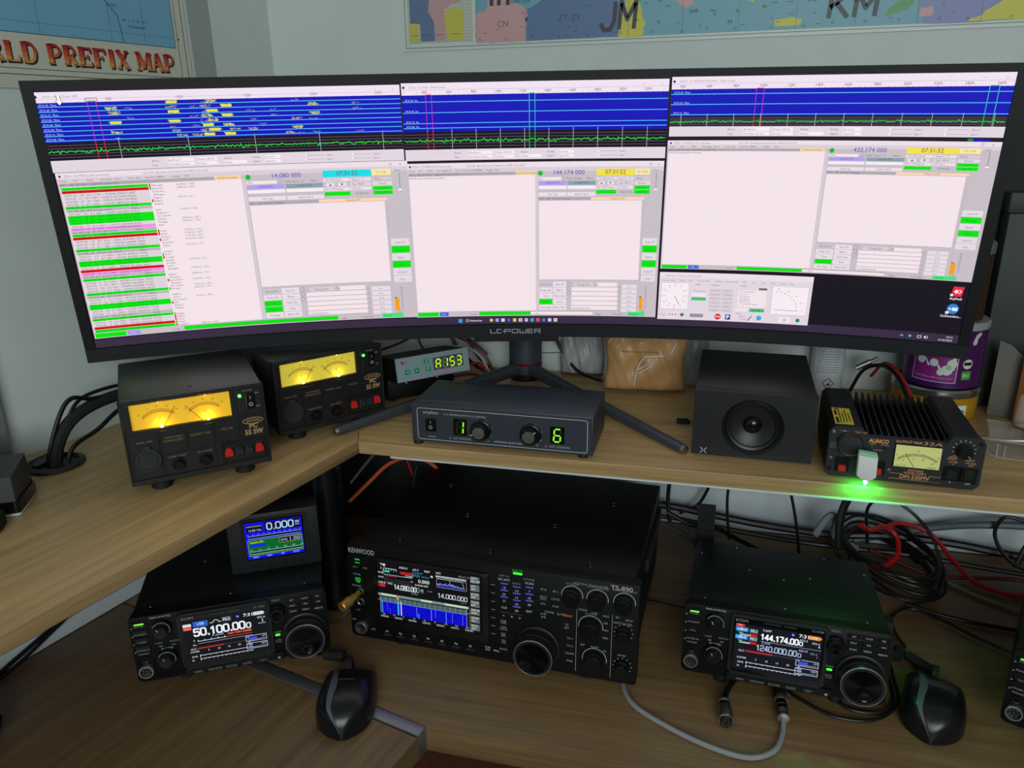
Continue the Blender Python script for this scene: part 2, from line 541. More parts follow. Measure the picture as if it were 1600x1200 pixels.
coast([(216, 9), (370, 9), (372, 30), (366, 62), (330, 76), (280, 74), (245, 70), (218, 56)], BLU, 1)
coast([(367, 9), (405, 9), (410, 28), (404, 36), (398, 70), (380, 66), (372, 44)], YEL, 2)
coast([(452, 60), (472, 44), (484, 52), (478, 82), (448, 84)], PINK, 2)
coast([(605, 14), (640, 14), (645, 22), (625, 26), (604, 22)], YEL, 2, .8)
coast([(556, 60), (572, 48), (574, 70), (560, 84)], YEL, 2)
coast([(662, 50), (674, 60), (668, 72)], YEL, 2, 1)
coast([(760, 22), (790, 30), (800, 44), (780, 44), (764, 32)], (90, 160, 90), 2, 1)
coast([(806, 18), (824, 20), (822, 32), (806, 30)], PINK, 2, 1)
coast([(812, 9), (900, 9), (960, 60), (820, 70), (800, 50)], (130, 140, 190), 1)
coast([(870, 9), (1136, 9), (1136, 120), (960, 70), (905, 30)], YEL, 2)
for i in range(12):
    cv.rect(131 + i * 84, 9, 131.7 + i * 84, 628, (90, 130, 150), 3)
for t, x, y, h, w, c in (('IM', 150, 64, 34, 40, (60, 60, 66)), ('JM', 336, 20, 40, 62, (52, 54, 66)), ('KM', 678, 22, 34, 74, (52, 60, 70))):
    stroke_text(cv, t, x, y, h, w, 6.5, c)
for t, x, y, h, c in (('CN', 168, 32, 9, (130, 90, 95)), ('ZT-ZY', 270, 36, 9, (60, 80, 120)), ('IH9', 478, 38, 6, INK), ('IG', 428, 26, 4, INK), ('TH', 428, 56, 3.5, INK), ('EA8-EH8', 192, 66, 6, (60, 110, 130)),
                      ('SV9', 622, 28, 5, (90, 140, 160)), ('M', 536, 20, 6, INK), ('E', 514, 34, 5, INK), ('A', 546, 36, 5, INK), ('L', 494, 18, 5, INK), ('N', 586, 40, 5, INK), ('S', 650, 46, 5, INK)):
    cv.text(t, x, y, h, c, k=4)
for i in range(70):
    x, y = rg.uniform(135, 1000), rg.uniform(12, 95)
    cv.rect(x, y, x + rg.uniform(3, 9), y + .9, (70, 80, 90), 4)
for i in range(20):
    x = 140 + i * 46 + rg.uniform(-8, 8)
    cv.arc(x, 13 + rg.uniform(0, 3), 1.8, .5, INK, n=10, k=4)
cv.done('map_print', M_PAPER, mp_b)

# world prefix map on the side wall (local x runs along the wall, away from the viewer)
ang = math.atan2(.9695, .2449)
mp_l = thing('wall_map', 'world prefix map with red and orange title letters on the side wall', 'map', (lw(0) + .0012 * .97, -.0012 * .245, .750), ang)
g = G()
g.box(-620, 319, -1.2, .6, 0, 640)
g.done('paper', mat('cream_map_paper', (206, 204, 186), .45), mp_l)
cv = Canvas(front(-1.2))
cv.frame(-612, 17, 312, 630, .9, (50, 52, 60), 1)
cv.frame(-606, 24.5, 300, 624, .8, (60, 80, 120), 1)
cv.rect(-596, 68, 294, 618, (120, 176, 205), 1)
cv.frame(-596, 68, 294, 618, .9, (50, 80, 120), 2)
for x in (-80, 80, 185, 240):
    cv.rect(x, 68, x + .5, 618, (90, 120, 140), 3)
for y in (82, 150):
    cv.rect(-596, y, 294, y + .5, (90, 130, 150), 3)
cv.line(176, 130, 200, 104, .9, (50, 60, 80), 3)
cv.line(200, 104, 204, 68, .9, (50, 60, 80), 3)
for t, x, y, w in (('M  I  N  A  M  I', 208, 98, 40), ('TORI ISLANDS', 214, 90, 30), ('ST PETER', 130, 124, 22), ('ROCKS', 186, 116, 14)):
    cv.text(t, x, y, 3, (50, 70, 100), w, k=4)
def bowl(x0, x1, y0, y1, full=False):
    cy, ry = (y0 + y1) / 2, (y1 - y0) / 2
    m = x0 + (x1 - x0) * .45
    return [(x0, y1)] + [(m + (x1 - m) * math.sin(math.radians(t)), cy + ry * math.cos(math.radians(t))) for t in range(0, 181, 18)] + [(x0, y0)]
TH, TN = .33, .15
def stem(x):
    return [([(x, 0), (x, 1)], TH), ([(x - .2, .04), (x + .2, .04)], .09), ([(x - .2, .96), (x + .2, .96)], .09)]
SERIF = {'W': [([(.08, 1), (.3, 0)], TH), ([(.3, 0), (.5, .8)], TN), ([(.5, .8), (.7, 0)], TH), ([(.7, 0), (.95, 1)], TN), ([(-.05, .96), (.25, .96)], .09), ([(.8, .96), (1.05, .96)], .09)],
         'O': [([(.5 + .4 * math.cos(math.radians(t)), .5 + .46 * math.sin(math.radians(t))) for t in range(0, 361, 20)], .2)],
         'R': stem(.22) + [(bowl(.22, .8, .48, .96), .15), ([(.5, .5), (.85, 0)], TH), ([(.7, .04), (1.02, .04)], .09)],
         'L': stem(.25) + [([(.25, .05), (.92, .05)], .1), ([(.9, 0), (.9, .3)], .12)],
         'D': stem(.22) + [(bowl(.22, .9, .04, .96), .18)],
         'P': stem(.22) + [(bowl(.22, .86, .42, .96), .17)],
         'E': stem(.22) + [([(.22, .95), (.88, .95)], .1), ([(.22, .5), (.7, .5)], .1), ([(.22, .05), (.9, .05)], .1), ([(.87, 1), (.87, .72)], .12), ([(.9, 0), (.9, .28)], .12), ([(.68, .62), (.68, .38)], .1)],
         'F': stem(.22) + [([(.22, .95), (.88, .95)], .1), ([(.22, .5), (.7, .5)], .1), ([(.87, 1), (.87, .72)], .12), ([(.68, .62), (.68, .38)], .1)],
         'I': stem(.5), 'X': [([(.15, 1), (.85, 0)], TH), ([(.85, 1), (.15, 0)], TN), ([(0, .96), (.35, .96)], .09), ([(.65, .96), (1, .96)], .09), ([(0, .04), (.35, .04)], .09), ([(.65, .04), (1, .04)], .09)],
         'M': [([(.12, 0), (.12, 1)], TN), ([(.14, 1), (.5, .12)], TH), ([(.5, .12), (.84, 1)], TN), ([(.86, 1), (.86, 0)], TH), ([(-.04, .04), (.28, .04)], .09), ([(.68, .04), (1.04, .04)], .09), ([(-.04, .96), (.2, .96)], .09), ([(.8, .96), (1.04, .96)], .09)],
         'A': [([(.12, 0), (.48, 1)], TN), ([(.48, 1), (.86, 0)], TH), ([(.25, .34), (.7, .34)], .09), ([(-.03, .04), (.28, .04)], .09), ([(.68, .04), (1.04, .04)], .09)]}
def serif_quads(t, x, y, w, h):
    ws = {'I': .6, 'M': 1.25, 'W': 1.35, 'O': 1.1}
    u = w / (sum(ws.get(c, 1) for c in t) + .07 * (len(t) - 1))
    for c in t:
        cw = u * ws.get(c, 1)
        for pl, th in SERIF[c]:
            for (a, b), (c2, d) in zip(pl, pl[1:]):
                p, q = (x + a * cw, y + b * h), (x + c2 * cw, y + d * h)
                L = math.hypot(q[0] - p[0], q[1] - p[1]) or 1e-6
                n = (-(q[1] - p[1]) / L, (q[0] - p[0]) / L)
                t2 = th * (u if abs(n[0]) > abs(n[1]) else h) / 2 if len(pl) == 2 else th * u / 2
                yield [(p[0] - n[0] * t2, p[1] - n[1] * t2), (q[0] - n[0] * t2, q[1] - n[1] * t2), (q[0] + n[0] * t2, q[1] + n[1] * t2), (p[0] + n[0] * t2, p[1] + n[1] * t2)]
        x += cw + .07 * u
def clip(P, lo):
    out = []
    for a, b in zip(P, P[1:] + P[:1]):
        ia, ib = a[1] >= lo, b[1] >= lo
        if ia:
            out.append(a)
        if ia != ib:
            t = (lo - a[1]) / (b[1] - a[1])
            out.append((a[0] + (b[0] - a[0]) * t, lo))
    return out
for wd, x0, x1 in (('WORLD', -47, 70), ('PREFIX', 84, 207), ('MAP', 219, 287)):
    for q in serif_quads(wd, x0 + 2, 30.6, x1 - x0, 25):
        cv.poly(q, (24, 26, 44), 2)
    for q in serif_quads(wd, x0, 32.6, x1 - x0, 25):
        cv.poly(q, (222, 150, 78), 3)
        for lo, c, k in ((39, (216, 112, 58), 4), (45, (208, 78, 46), 5), (51, (190, 42, 38), 6)):
            P = clip(q, lo)
            if len(P) > 2:
                cv.poly(P, c, k)
cv.disc(301, 81, 1.4, (60, 60, 60), 3)
cv.done('map_print', M_PAPER, mp_l)
# ------------------------------------------------------------------ the curved monitor
RAD = 1800.8
MC = Vector((-.1336, .2076, .5846))
MR = Matrix.Rotation(.2099, 3, 'Z') @ Matrix.Rotation(.0735, 3, 'X')
MB0 = Vector((-.178, .436, HS))
def ms(u, v, off=0.0):
    th = u / RAD
    r = RAD - off
    p = MR @ (Vector((r * math.sin(th), -RAD + r * math.cos(th), v)) * .001) + MC - MB0
    return p
mon = thing('curved_monitor', 'very wide curved black monitor on a tripod stand, showing radio decoding windows', 'monitor', MB0)
DARKM = mat('monitor_bezel_plastic', (13, 13, 17), .5, spec=.3)
def mslab(name, u0, u1, v0, v1, f0, f1, m, nu=48, label=None, back=None):
    bm = bmesh.new()
    rows = []
    nv = 1 if back is None else 12
    grid = lambda off: [[bm.verts.new(ms(u0 + (u1 - u0) * i / nu, v0 + (v1 - v0) * j / nv, off(u0 + (u1 - u0) * i / nu, v0 + (v1 - v0) * j / nv))) for j in range(nv + 1)] for i in range(nu + 1)]
    A = grid(lambda u, v: f1)
    B = grid(back if back else (lambda u, v: f0))
    for q in (A, B):
        for i in range(nu):
            for j in range(nv):
                bm.faces.new([q[i][j], q[i + 1][j], q[i + 1][j + 1], q[i][j + 1]])
    for i in range(nu):
        for j in (0, nv):
            bm.faces.new([A[i][j], A[i + 1][j], B[i + 1][j], B[i][j]])
    for j in range(nv):
        for i in (0, nu):
            bm.faces.new([A[i][j], A[i][j + 1], B[i][j + 1], B[i][j]])
    g = G()
    g.bm.free()
    g.bm = bm
    return g.done(name, m, mon, label)
mslab('housing', -609, 609, -186, 175, -20, -1.5, BLK2, back=lambda u, v: -16 - 46 * max(0, 1 - (u / 420) ** 2) * max(0, 1 - (v / 165) ** 2))
mslab('screen_glass', -600, 600, -170, 169, -1.5, 0, mat('monitor_panel_glass', (9, 8, 12), .3, spec=.35))
mslab('bezel', -611, 611, 168.5, 177, -6, 2.0, DARKM)
mslab('bezel', -611, -597.5, -186, 168.5, -6, 2.0, DARKM, 2)
mslab('bezel', 597.5, 611, -186, 168.5, -6, 2.0, DARKM, 2)
mslab('chin', -611, 611, -188, -169.5, -8, 3.2, mat('monitor_chin_plastic', (26, 28, 34), .5, spec=.35))
mslab('control_tab', -68, 58, -196, -188, -26, 0.5, BLK2, 8)
cv = Canvas(lambda a, b, k: ms(a, b, 3.4 + k * .15), 20)
LG = (178, 182, 188)
def blk(x, pts, t=1.1):                # square-cut logo letters drawn as strokes
    for a, b, c, d in pts:
        cv.line(x + a, -182 + b, x + c, -182 + d, t, LG, 1)
H_ = 6.6
blk(-43, [(0, H_, 0, 0), (0, .5, 8, .5)]); blk(-34, [(7, H_ - .5, 1, H_ - .5), (.5, H_, .5, 0), (1, .5, 7, .5), (8.6, 3.3, 11.2, 3.3)])
blk(-22, [(0, 0, 0, H_), (0, H_ - .5, 8, H_ - .5), (8, H_, 8, 2.5), (0, 3, 8, 3)])
blk(-11.5, [(0, .5, 9, .5), (0, H_ - .5, 9, H_ - .5), (.5, 0, .5, H_), (9, 0, 9, H_)])
blk(.5, [(0, H_, 0, .5), (0, .5, 9, .5), (4.5, 0, 4.5, 4), (9, H_, 9, .5)])
blk(12, [(0, 0, 0, H_), (0, .5, 8, .5), (0, 3.3, 7, 3.3), (0, H_ - .5, 8, H_ - .5)])
blk(22.5, [(0, 0, 0, H_), (0, H_ - .5, 8, H_ - .5), (8, H_, 8, 3), (0, 3, 8, 3), (5, 3, 8.5, 0)])
cv.done('brand_lettering', M_PRINT, mon, 'silver brand lettering')
# stand
PIPE = mat('stand_grey_metal', (74, 79, 88), .4, .35)
g = G(); g.lathe([(30, 14), (30, 29)], (0, 0, 0), (0, 0, 1), 40); g.done('stand_collar', PIPE, mon)
g = G(); g.lathe([(28, 0), (28.5, 2), (28.5, 13.8)], (0, 0, .3), (0, 0, 1), 40); g.done('stand_base', BLK2, mon)
g = G(); g.lathe([(28.6, 29), (28.6, 33)], (0, 0, 0), (0, 0, 1), 40); g.done('stand_ring', mat('red_ring', (150, 20, 24), .3, .5), mon, 'red ring')
g = G(); g.lathe([(29.5, 33), (29.5, 340)], (0, 0, 0), (0, 0, 1), 40); g.done('stand_pole', PIPE, mon)
bk = ms(0, 0, -58) * 1000
g = G(); g.tube([(0, 0, bk.z), (bk.x * .5, bk.y * .5, bk.z), tuple(bk)], 26, 16); g.done('stand_arm', BLK2, mon)
for tip in ((-.389, .105), (.112, .143)):
    t = (Vector((tip[0], tip[1], HS)) - MB0) * 1000
    d = Vector((t.x, t.y, 0)).normalized()
    g = G(); g.tube([d * 26 + Vector((0, 0, 21)), Vector((t.x, t.y, 7.9))], 12, 16, 1, r_end=7)
    lg = g.done('stand_leg', PIPE, mon)
    g = G(); g.tube([Vector((t.x, t.y, 7.9)) - d * 1, Vector((t.x, t.y, 7.8)) + d * 4], 7.1, 16, 1, r_end=5.5)
    g.done('end_cap', STEEL, lg)

# ---- screen contents
cv = Canvas(lambda a, b, k: ms(a, b, .45 + k * .15), 20)
T1, T2, GREY, WIN = (240, 226, 240), (238, 222, 232), (200, 190, 198), (226, 214, 224)
PAN = (244, 228, 234)
GRN, CY, DK = (0, 228, 10), (90, 200, 255), (70, 66, 84)
rg = random.Random(11)
cv.rect(-597, -168, 597, 168, (24, 19, 30), -.9)
cv.rect(-597, -168, 597, -156.5, (56, 44, 66), -.5)
def waterfall(u0, u1, v1, vw, vs0, vc, v0, ticks, t0, t1, lines, lab, red, grn, gv):
    cv.rect(u0, v0, u1, v1, T1, 0)
    cv.rect(u0, v0, u1, vc, WIN, .3)
    cv.poly([(u0 + 3, v1 - 3.5), (u0 + 5, v1 - 5.5), (u0 + 3, v1 - 7.5), (u0 + 1, v1 - 5.5)], (30, 30, 120), 1)
    cv.text(lab, u0 + 10, v1 - 6.8, 2.6, (150, 140, 170))
    cv.text('x', u1 - 10, v1 - 6.8, 2.6, (150, 140, 160)); cv.rect(u1 - 34, v1 - 5.4, u1 - 31, v1 - 5, (150, 140, 160), 1)
    cv.line(u0, v1 - 8.6, u1, v1 - 8.6, .4, (190, 176, 196), 1)
    for i, t in enumerate(ticks):
        x = u0 + t0 + t1 * i
        cv.text(str(t), x, vw + 2.0, 3.2, (95, 88, 105), al='c')
        for q in range(5):
            cv.rect(x + t1 * q / 5 - .2, vw, x + t1 * q / 5 + .2, vw + (1.8 if q == 0 else 1.1), (120, 110, 130), 1)
    cv.rect(u0, vs0, u1, vw, (3, 1, 182), 1)
    cv.rect(u0, vc, u1, vs0, (8, 6, 14), 1)
    n = int((u1 - u0) / 4)
    for i in range(420):
        x, y = rg.uniform(u0, u1 - 8), rg.uniform(vs0, vw - .6)
        cv.rect(x, y, x + rg.uniform(2, 8), y + .5, (14, 8, rg.choice((150, 170, 196))), 1.5)
    m = len(lines)
    for i, y in enumerate(lines):
        cv.rect(u0, y - .45, u1, y + .45, (84, 190, 246), 2)
        cv.text('07:31:%02d  %s' % ((45 - i * 15) % 60, {447: '20m', 350: '2m'}.get(int(u1 - u0), '70cm')), u0 + 4, y + .9, 2.2, (190, 205, 250), k=2)
    h = vs0 - vc
    for q in range(1, 6):
        cv.rect(u0, vc + h * q / 6 - .25, u1, vc + h * q / 6 + .25, (120, 90, 130), 2)
    for x in gv:
        cv.rect(x - .3, vc, x + .3, vs0 + 3, (186, 184, 196), 3)
    y, last = vc + h * .45, None
    x = u0
    while x < u1 - 1.2:
        ny = vc + h * (.48 + rg.gauss(0, .05))
        if last is not None:
            cv.line(x - 1.3, last, x, ny, 1.0, (20, 214, 50), 4)
        last = ny
        x += 1.3
    if red:
        for x in red:
            cv.rect(x - .45, vs0, x + .45, vw, (190, 30, 190), 3)
            cv.rect(x - .45, vc, x + .45, vs0, (220, 30, 40), 4)
        cv.rect(red[0], vw, red[1], vw + .8, (240, 50, 60), 2)
    if grn:
        for x in grn:
            cv.rect(x - .4, vs0, x + .4, vw, (40, 200, 190), 3)
            cv.rect(x - .4, vc, x + .4, vs0, (30, 200, 80), 4)
        cv.rect(grn[0], vw, grn[1], vw + 1, (20, 190, 120), 2)
    # the row of controls below
    a = u0 + (u1 - u0) * (.27 if u1 - u0 > 400 else .19)
    mid = (vc + v0) / 2
    for j, y in enumerate((mid + 1.2, mid - 4.2)):
        for dx, w, t in ((0, 14, ('Barres', 'Freq')[j]), (20, 34, ('Bins/Pixel 3', 'Normalize Gauche')[j]), (57, 26, ('Départ 200 Hz', 'N Avg 1')[j]), (90, 30, ('Palette', 'Default')[j]), (126, 14, ('Echelle', 'Aplanir')[j]), (142, 22, ('En cours', 'Speed 50')[j])):
            if dx in (20, 57, 142) or (dx == 90 and j):
                cv.rect(a + dx - 1, y - 1.3, a + dx + w - 2, y + 3.6, (246, 236, 244), 1)
                cv.rect(a + dx - 1, y - 1.5, a + dx + w - 2, y - 1.2, (170, 160, 172), 2)
            cv.text(t, a + dx, y, 2.3, (110, 100, 116), k=2)
        for dx, t in ((196, 'Gain %d' % (2 - j)), (258, 'Zero %d' % (2 - j))):
            if a + dx + 44 < u1:
                cv.rect(a + dx, y + 1, a + dx + 24, y + 1.4, (150, 142, 154), 1)
                cv.rect(a + dx - 2, y, a + dx, y + 2.6, (248, 240, 248), 2)
                cv.text(t, a + dx + 27, y, 2.2, (110, 100, 116), k=2)
waterfall(-600, -153.5, 163.5, 151, 104, 82.5, 68, (500, 1000, 1500, 2000, 2500), 84, 83.5, [146.2 - 5.75 * i for i in range(8)], 'JTDX - Wide Graph 20M', (-541, -531), None, [-514 + 83.5 * i for i in range(5)])
waterfall(-151.5, 198.5, 165, 150, 104, 81, 66.5, (400, 600, 800, 1000, 1200, 1400, 1600, 1800, 2000, 2200), 30, 32.6, [141.5, 128, 114.5, 101 + 7.5], 'JTDX - IC-9700 - Wide Graph', (-120, -112.5), (17, 24.5), [-120 + 32.6 * i for i in range(10)])
waterfall(202, 597, 167, 152, 119, 106.5, 94, (400, 600, 800, 1000, 1200, 1400, 1600, 1800, 2000, 2200, 2400, 2600), 14, 33.4, [146, 133.5, 121], 'JTDX - IC-9700-NO-432MHz - Wide Graph', (308, 317), (572, 582), [216 + 33.4 * i for i in range(12)])
# decoded signals in the first graph
ROWS = ('640S 770f 795Y 1128p', '415Y 480p 640y 725p 772y 855S 1205Y 1380p', '430Y 650S 770p 800S 950p 1045p 1385p', '490p 733p 780Y 860S 1210Y 1040f', '437S 658S 770p 805Y 960p 1138y 1205f', '660f 740p 788S 868Y 1000p', '447Y 665y 780y 815S 893y 965y 1142Y', '690y 748y 795S 876S 1110y 1220p 1395p 450f 1150f')
for i, row in enumerate(ROWS):
    yb, left = 146.6 - 5.75 * i, 138 + 6.6 * i
    for it in row.split():
        st, cx = it[-1], int(it[:-1])
        w, h = {'S': (15, 4.2), 'Y': (14, 4), 'y': (13, 3.4), 'p': (11, 3), 'f': (12, 1.6)}[st]
        xx = -600 + (cx - left) / (1565 - left) * 446 - w / 2
        cols = {'S': [(236, 226, 52), (226, 214, 80)], 'Y': [(220, 210, 80), (190, 180, 120), (236, 226, 52)], 'y': [(190, 180, 110), (150, 140, 150)], 'p': [(110, 90, 190), (150, 130, 180)], 'f': [(120, 130, 190), (170, 170, 120)]}[st]
        for q in range({'S': 16, 'Y': 30, 'y': 22, 'p': 10, 'f': 6}[st]):
            a, b = xx + rg.uniform(-1, w - 2), yb + rg.uniform(0, h - .6)
            cv.rect(a, b, a + rg.uniform(1.2, 3.4), b + .65, rg.choice(cols), 2.5)
        if st == 'S':
            cv.rect(xx + 1, yb + .5, xx + w - 1, yb + 3.7, (236, 226, 52), 2.8)
cv.frame(-543, 151.5, -529, 156, .7, (210, 60, 90), 2); cv.rect(-542, 152, -530, 154.5, (170, 240, 240), 1.5)
cv.poly([(-574, 160), (-570, 160), (-570, 153), (-567.5, 153), (-572, 147.5), (-576.5, 153), (-574, 153)], (250, 246, 250), 6)
for (a, b, c, d) in ((-574, 160, -574, 153), (-570, 160, -570, 153), (-576.5, 153, -572, 147.5), (-567.5, 153, -572, 147.5)):
    cv.line(a, b, c, d, .6, (40, 40, 50), 7)

def jt(u0, u1, v0, v1, freq, clock, ccol, band, first):
    X = lambda f: u0 + (u1 - u0) * f
    Y = lambda f: v1 - (v1 - v0) * f
    hh = (v1 - v0) / 220
    def rc(a, b, c, d, col, k=1):
        cv.rect(X(a), Y(d), X(c), Y(b), col, k)
    def tx(t, a, b, h=2.6, col=(105, 96, 112), w=None, al='l', k=3):
        cv.text(t, X(a), Y(b), h * hh ** .5, col, w, al, k=k)
    rc(0, 0, 1, 1, GREY, 0); rc(0, 0, 1, .032, T2, .5); rc(0, .032, 1, .058, (218, 206, 214), .5)
    cv.poly([(X(.006), Y(.02)), (X(.006) + 1.8, Y(.012)), (X(.006) + 3.6, Y(.02)), (X(.006) + 1.8, Y(.028))], (30, 30, 120), 1)
    tx('JTDX - IC-9700 by HF community', .02, .026, col=(140, 130, 150)); tx('v2.2.159, derivative work based on WSJT-X by K1JT', .23, .026, col=(130, 120, 140))
    for i, t in enumerate(('Fichier', 'Vue', 'Mode', 'Décodage', 'Sauver', 'Temp. Auto', 'Expédition DX', 'Divers', 'Langage', 'Aide')):
        tx(t, .006 + .036 * i + (.012 if i > 5 else 0), .051, 2.3)
    tx('x', .975, .026, 3.2); cv.frame(X(.945), Y(.026), X(.945) + 3, Y(.026) + 3, .4, (120, 110, 126), 1)
    rc(0.004, .06, .43, .078, (176, 166, 174), 1); tx('UTC      dB   DT  Freq     Avgdt=0.05  Lpsc=0.71/8', .006, .074, 2.2)
    rc(.425, .056, .502, .078, (244, 214, 160), 1.4); tx('Activité de la bande', .463, .072, 2.2, (120, 80, 40), al='c')
    rc(.004, .079, .502, .962, PAN, 1)
    rc(.5035, .079, .512, .962, (214, 204, 212), 1)
    cv.disc(X(.522), Y(.07), 3.4 * hh ** .5, (0, 190, 30), 2)
    tx(freq, .635, .079, 6.0, (84, 60, 190), al='c')
    rc(.742, .046, .888, .086, ccol, 2); tx(clock, .815, .077, 5.6, (80, 70, 90), al='c')
    rc(.89, .046, .948, .082, (248, 232, 166), 2); tx('TX 15/45', .918, .07, 2.6, (150, 120, 60), al='c')
    rc(.515, .094, .605, .113, PAN, 1); tx(band, .518, .109); cv.frame(X(.605), Y(.113), X(.618), Y(.094), .4, (150, 140, 150), 2)
    tx('Texte clavier', .625, .109); cv.frame(X(.675), Y(.111), X(.683), Y(.098), .4, (150, 140, 150), 2); tx('Menu', .705, .109)
    for i, (a, b, t) in enumerate(((.742, .82, 'TX 206 Hertz'), (.822, .885, 'Report -13'), (.89, .95, 'Mono'))):
        rc(a, .094, b, .113, (236, 224, 232) if i < 2 else (214, 202, 210), 1); tx(t, a + .006, .109)
    rc(.515, .118, .625, .143, (176, 160, 246), 2); tx('Indicatif DX', .57, .134, al='c', col=(90, 80, 150))
    rc(.629, .118, .739, .143, (138, 160, 172), 2); tx('Locator DX', .684, .134, al='c', col=(70, 84, 96))
    rc(.515, .147, .625, .168, (246, 236, 242), 1); rc(.629, .147, .739, .168, (246, 236, 242), 1)
    rc(.748, .12, .775, .143, (232, 220, 228), 1); cv.poly([(X(.758), Y(.138)), (X(.766), Y(.138)), (X(.762), Y(.126))], (60, 50, 70), 3)
    rc(.785, .12, .812, .143, (232, 220, 228), 1); cv.poly([(X(.793), Y(.126)), (X(.801), Y(.126)), (X(.797), Y(.138))], (60, 50, 70), 3)
    rc(.822, .12, .885, .143, (224, 212, 220), 1); tx('Cpu 100 %', .828, .137); rc(.89, .12, .95, .143, (228, 216, 224), 1); tx('Hound', .92, .137, al='c')
    rc(.742, .148, .82, .168, (236, 224, 232), 1); tx('RX 1279 Hertz', .746, .164); rc(.822, .148, .885, .168, (236, 224, 232), 1); tx('DT 0,0 s', .828, .164)
    rc(.742, .174, .82, .198, GRN, 2); tx('Recherche', .838, .192)
    rc(.89, .148, .95, .171, GRN, 2); rc(.89, .174, .95, .198, GRN, 2)
    tx('AutoTX', .92, .165, 2.2, (20, 150, 30), al='c'); tx('Skip TX1', .92, .191, 2.2, (20, 150, 30), al='c')
    rc(.515, .188, .625, .212, (236, 224, 232), 1); tx('Voir Log', .57, .206, al='c'); rc(.629, .188, .739, .212, (236, 224, 232), 1); tx('Add à Call 3', .684, .206, al='c')
    tx('Puiss', .96, .06, 2.4); rc(.972, .07, .974, .185, (140, 130, 140), 1); rc(.9685, .165, .9775, .178, (246, 236, 246), 2)
    rc(.514, .218, .722, .236, (178, 168, 176), 1); tx('UTC     dB   DT Freq   Message', .517, .232, 2.3)
    rc(.722, .218, .93, .236, (250, 214, 178), 1); tx('Fréquence RX', .826, .232, 2.4, (130, 84, 50), al='c')
    rc(.514, .237, .922, .752, PAN, 1); cv.frame(X(.514), Y(.752), X(.93), Y(.237), .4, (176, 166, 176), 2)
    for i, (t, c) in enumerate((('Zone VF', 0), ('Moniteur', 1), ('Bypass', 0), ('Filtre', 1), ('AnalyseF', 0), ('Stop', 0))):
        a, b = .475 + i * .048, .475 + i * .048 + .044
        rc(.932, a, .99, b, GRN if c else (230, 218, 226), 2); tx(t, .961, b - .013, 2.5, (10, 160, 30) if c else (105, 96, 112), al='c')
    for j in range(5):
        for i in range(2):
            t = (('Marche TX', 'Stop TX'), ('Enreg. Qso', 'Effacer'), ('Tune', 'Mode Opt'), ('Auto', 'Menu'), ('Décodage', 'Effacer DX'))[j][i]
            a, b = .516 + i * .058, .765 + j * .0395
            c = GRN if (i == 0 and (j == 3 or (first and j == 2))) else ((206, 194, 204) if i == j == 0 else (234, 222, 230))
            rc(a, b, a + .055, b + .036, c, 2); tx(t, a + .0275, b + .024, 2.5, (10, 160, 30) if c == GRN else (105, 96, 112), al='c')
    for j in range(6):
        b = .77 + j * .0318
        if j == 0:
            rc(.66, b, .74, b + .028, (216, 204, 212), 1); tx('Message Gen', .70, b + .02, 2.4, al='c'); rc(.755, b, .838, b + .028, PAN, 1); tx('TX1', .748, b + .02, 2.0)
        else:
            rc(.65, b, .84, b + .028, PAN, 1)
        rc(.65, b + .0285, .84, b + .0305, (150, 140, 152), 2)
        rc(.857, b + .012, .918, b + .04, (232, 220, 228), 1); tx('Tx %d' % (j + 1), .887, b + .033, 2.4, al='c')
        rc(.857, b + .0405, .918, b + .042, (165, 155, 166), 2)
        cv.arc(X(.848), Y(b + .028), 1.6, .4, (150, 140, 150), n=8, k=2)
    tx('CQ F4HQP JN18', .653, .952, 2.5)
    for j in range(3):
        cv.arc(X(.638), Y(.78 + j * .032), 3, .5, (140, 130, 144), n=10, k=2)
    rc(.93, .865, .944, .95, (244, 160, 20), 2); rc(.93, .86, .938, .865, (40, 30, 20), 2)
    for j in range(10):
        tx('%d' % (90 - j * 10), .951, .80 + j * .0165, 2.0)
    tx('0 dB', .935, .965, 2.2)
    rc(.004, .967, .092, .995, GRN, 2); rc(.096, .967, .133, .995, (62, 110, 220) if not first else (170, 150, 230), 2); tx('FT8', .106, .988, 2.2, (190, 200, 250))
    tx('Int. Rx', .228, .99, 2.4)
    rc(.262, .97, .742, .992, PAN, 1); cv.frame(X(.262), Y(.994), X(.742), Y(.968), .4, (120, 110, 124), 2)
    rc(.262, .97, .742 if first else .48, .992, GRN, 2.2)
    tx('7/15', .50, .99, 2.2); tx('Logger', .752, .99, 2.2); tx('01.05.2024', .82, .99, 2.4); rc(.885, .966, .955, .995, (70, 226, 120), 2); tx('TX OFF', .89, .989, 2.4, (20, 120, 60))
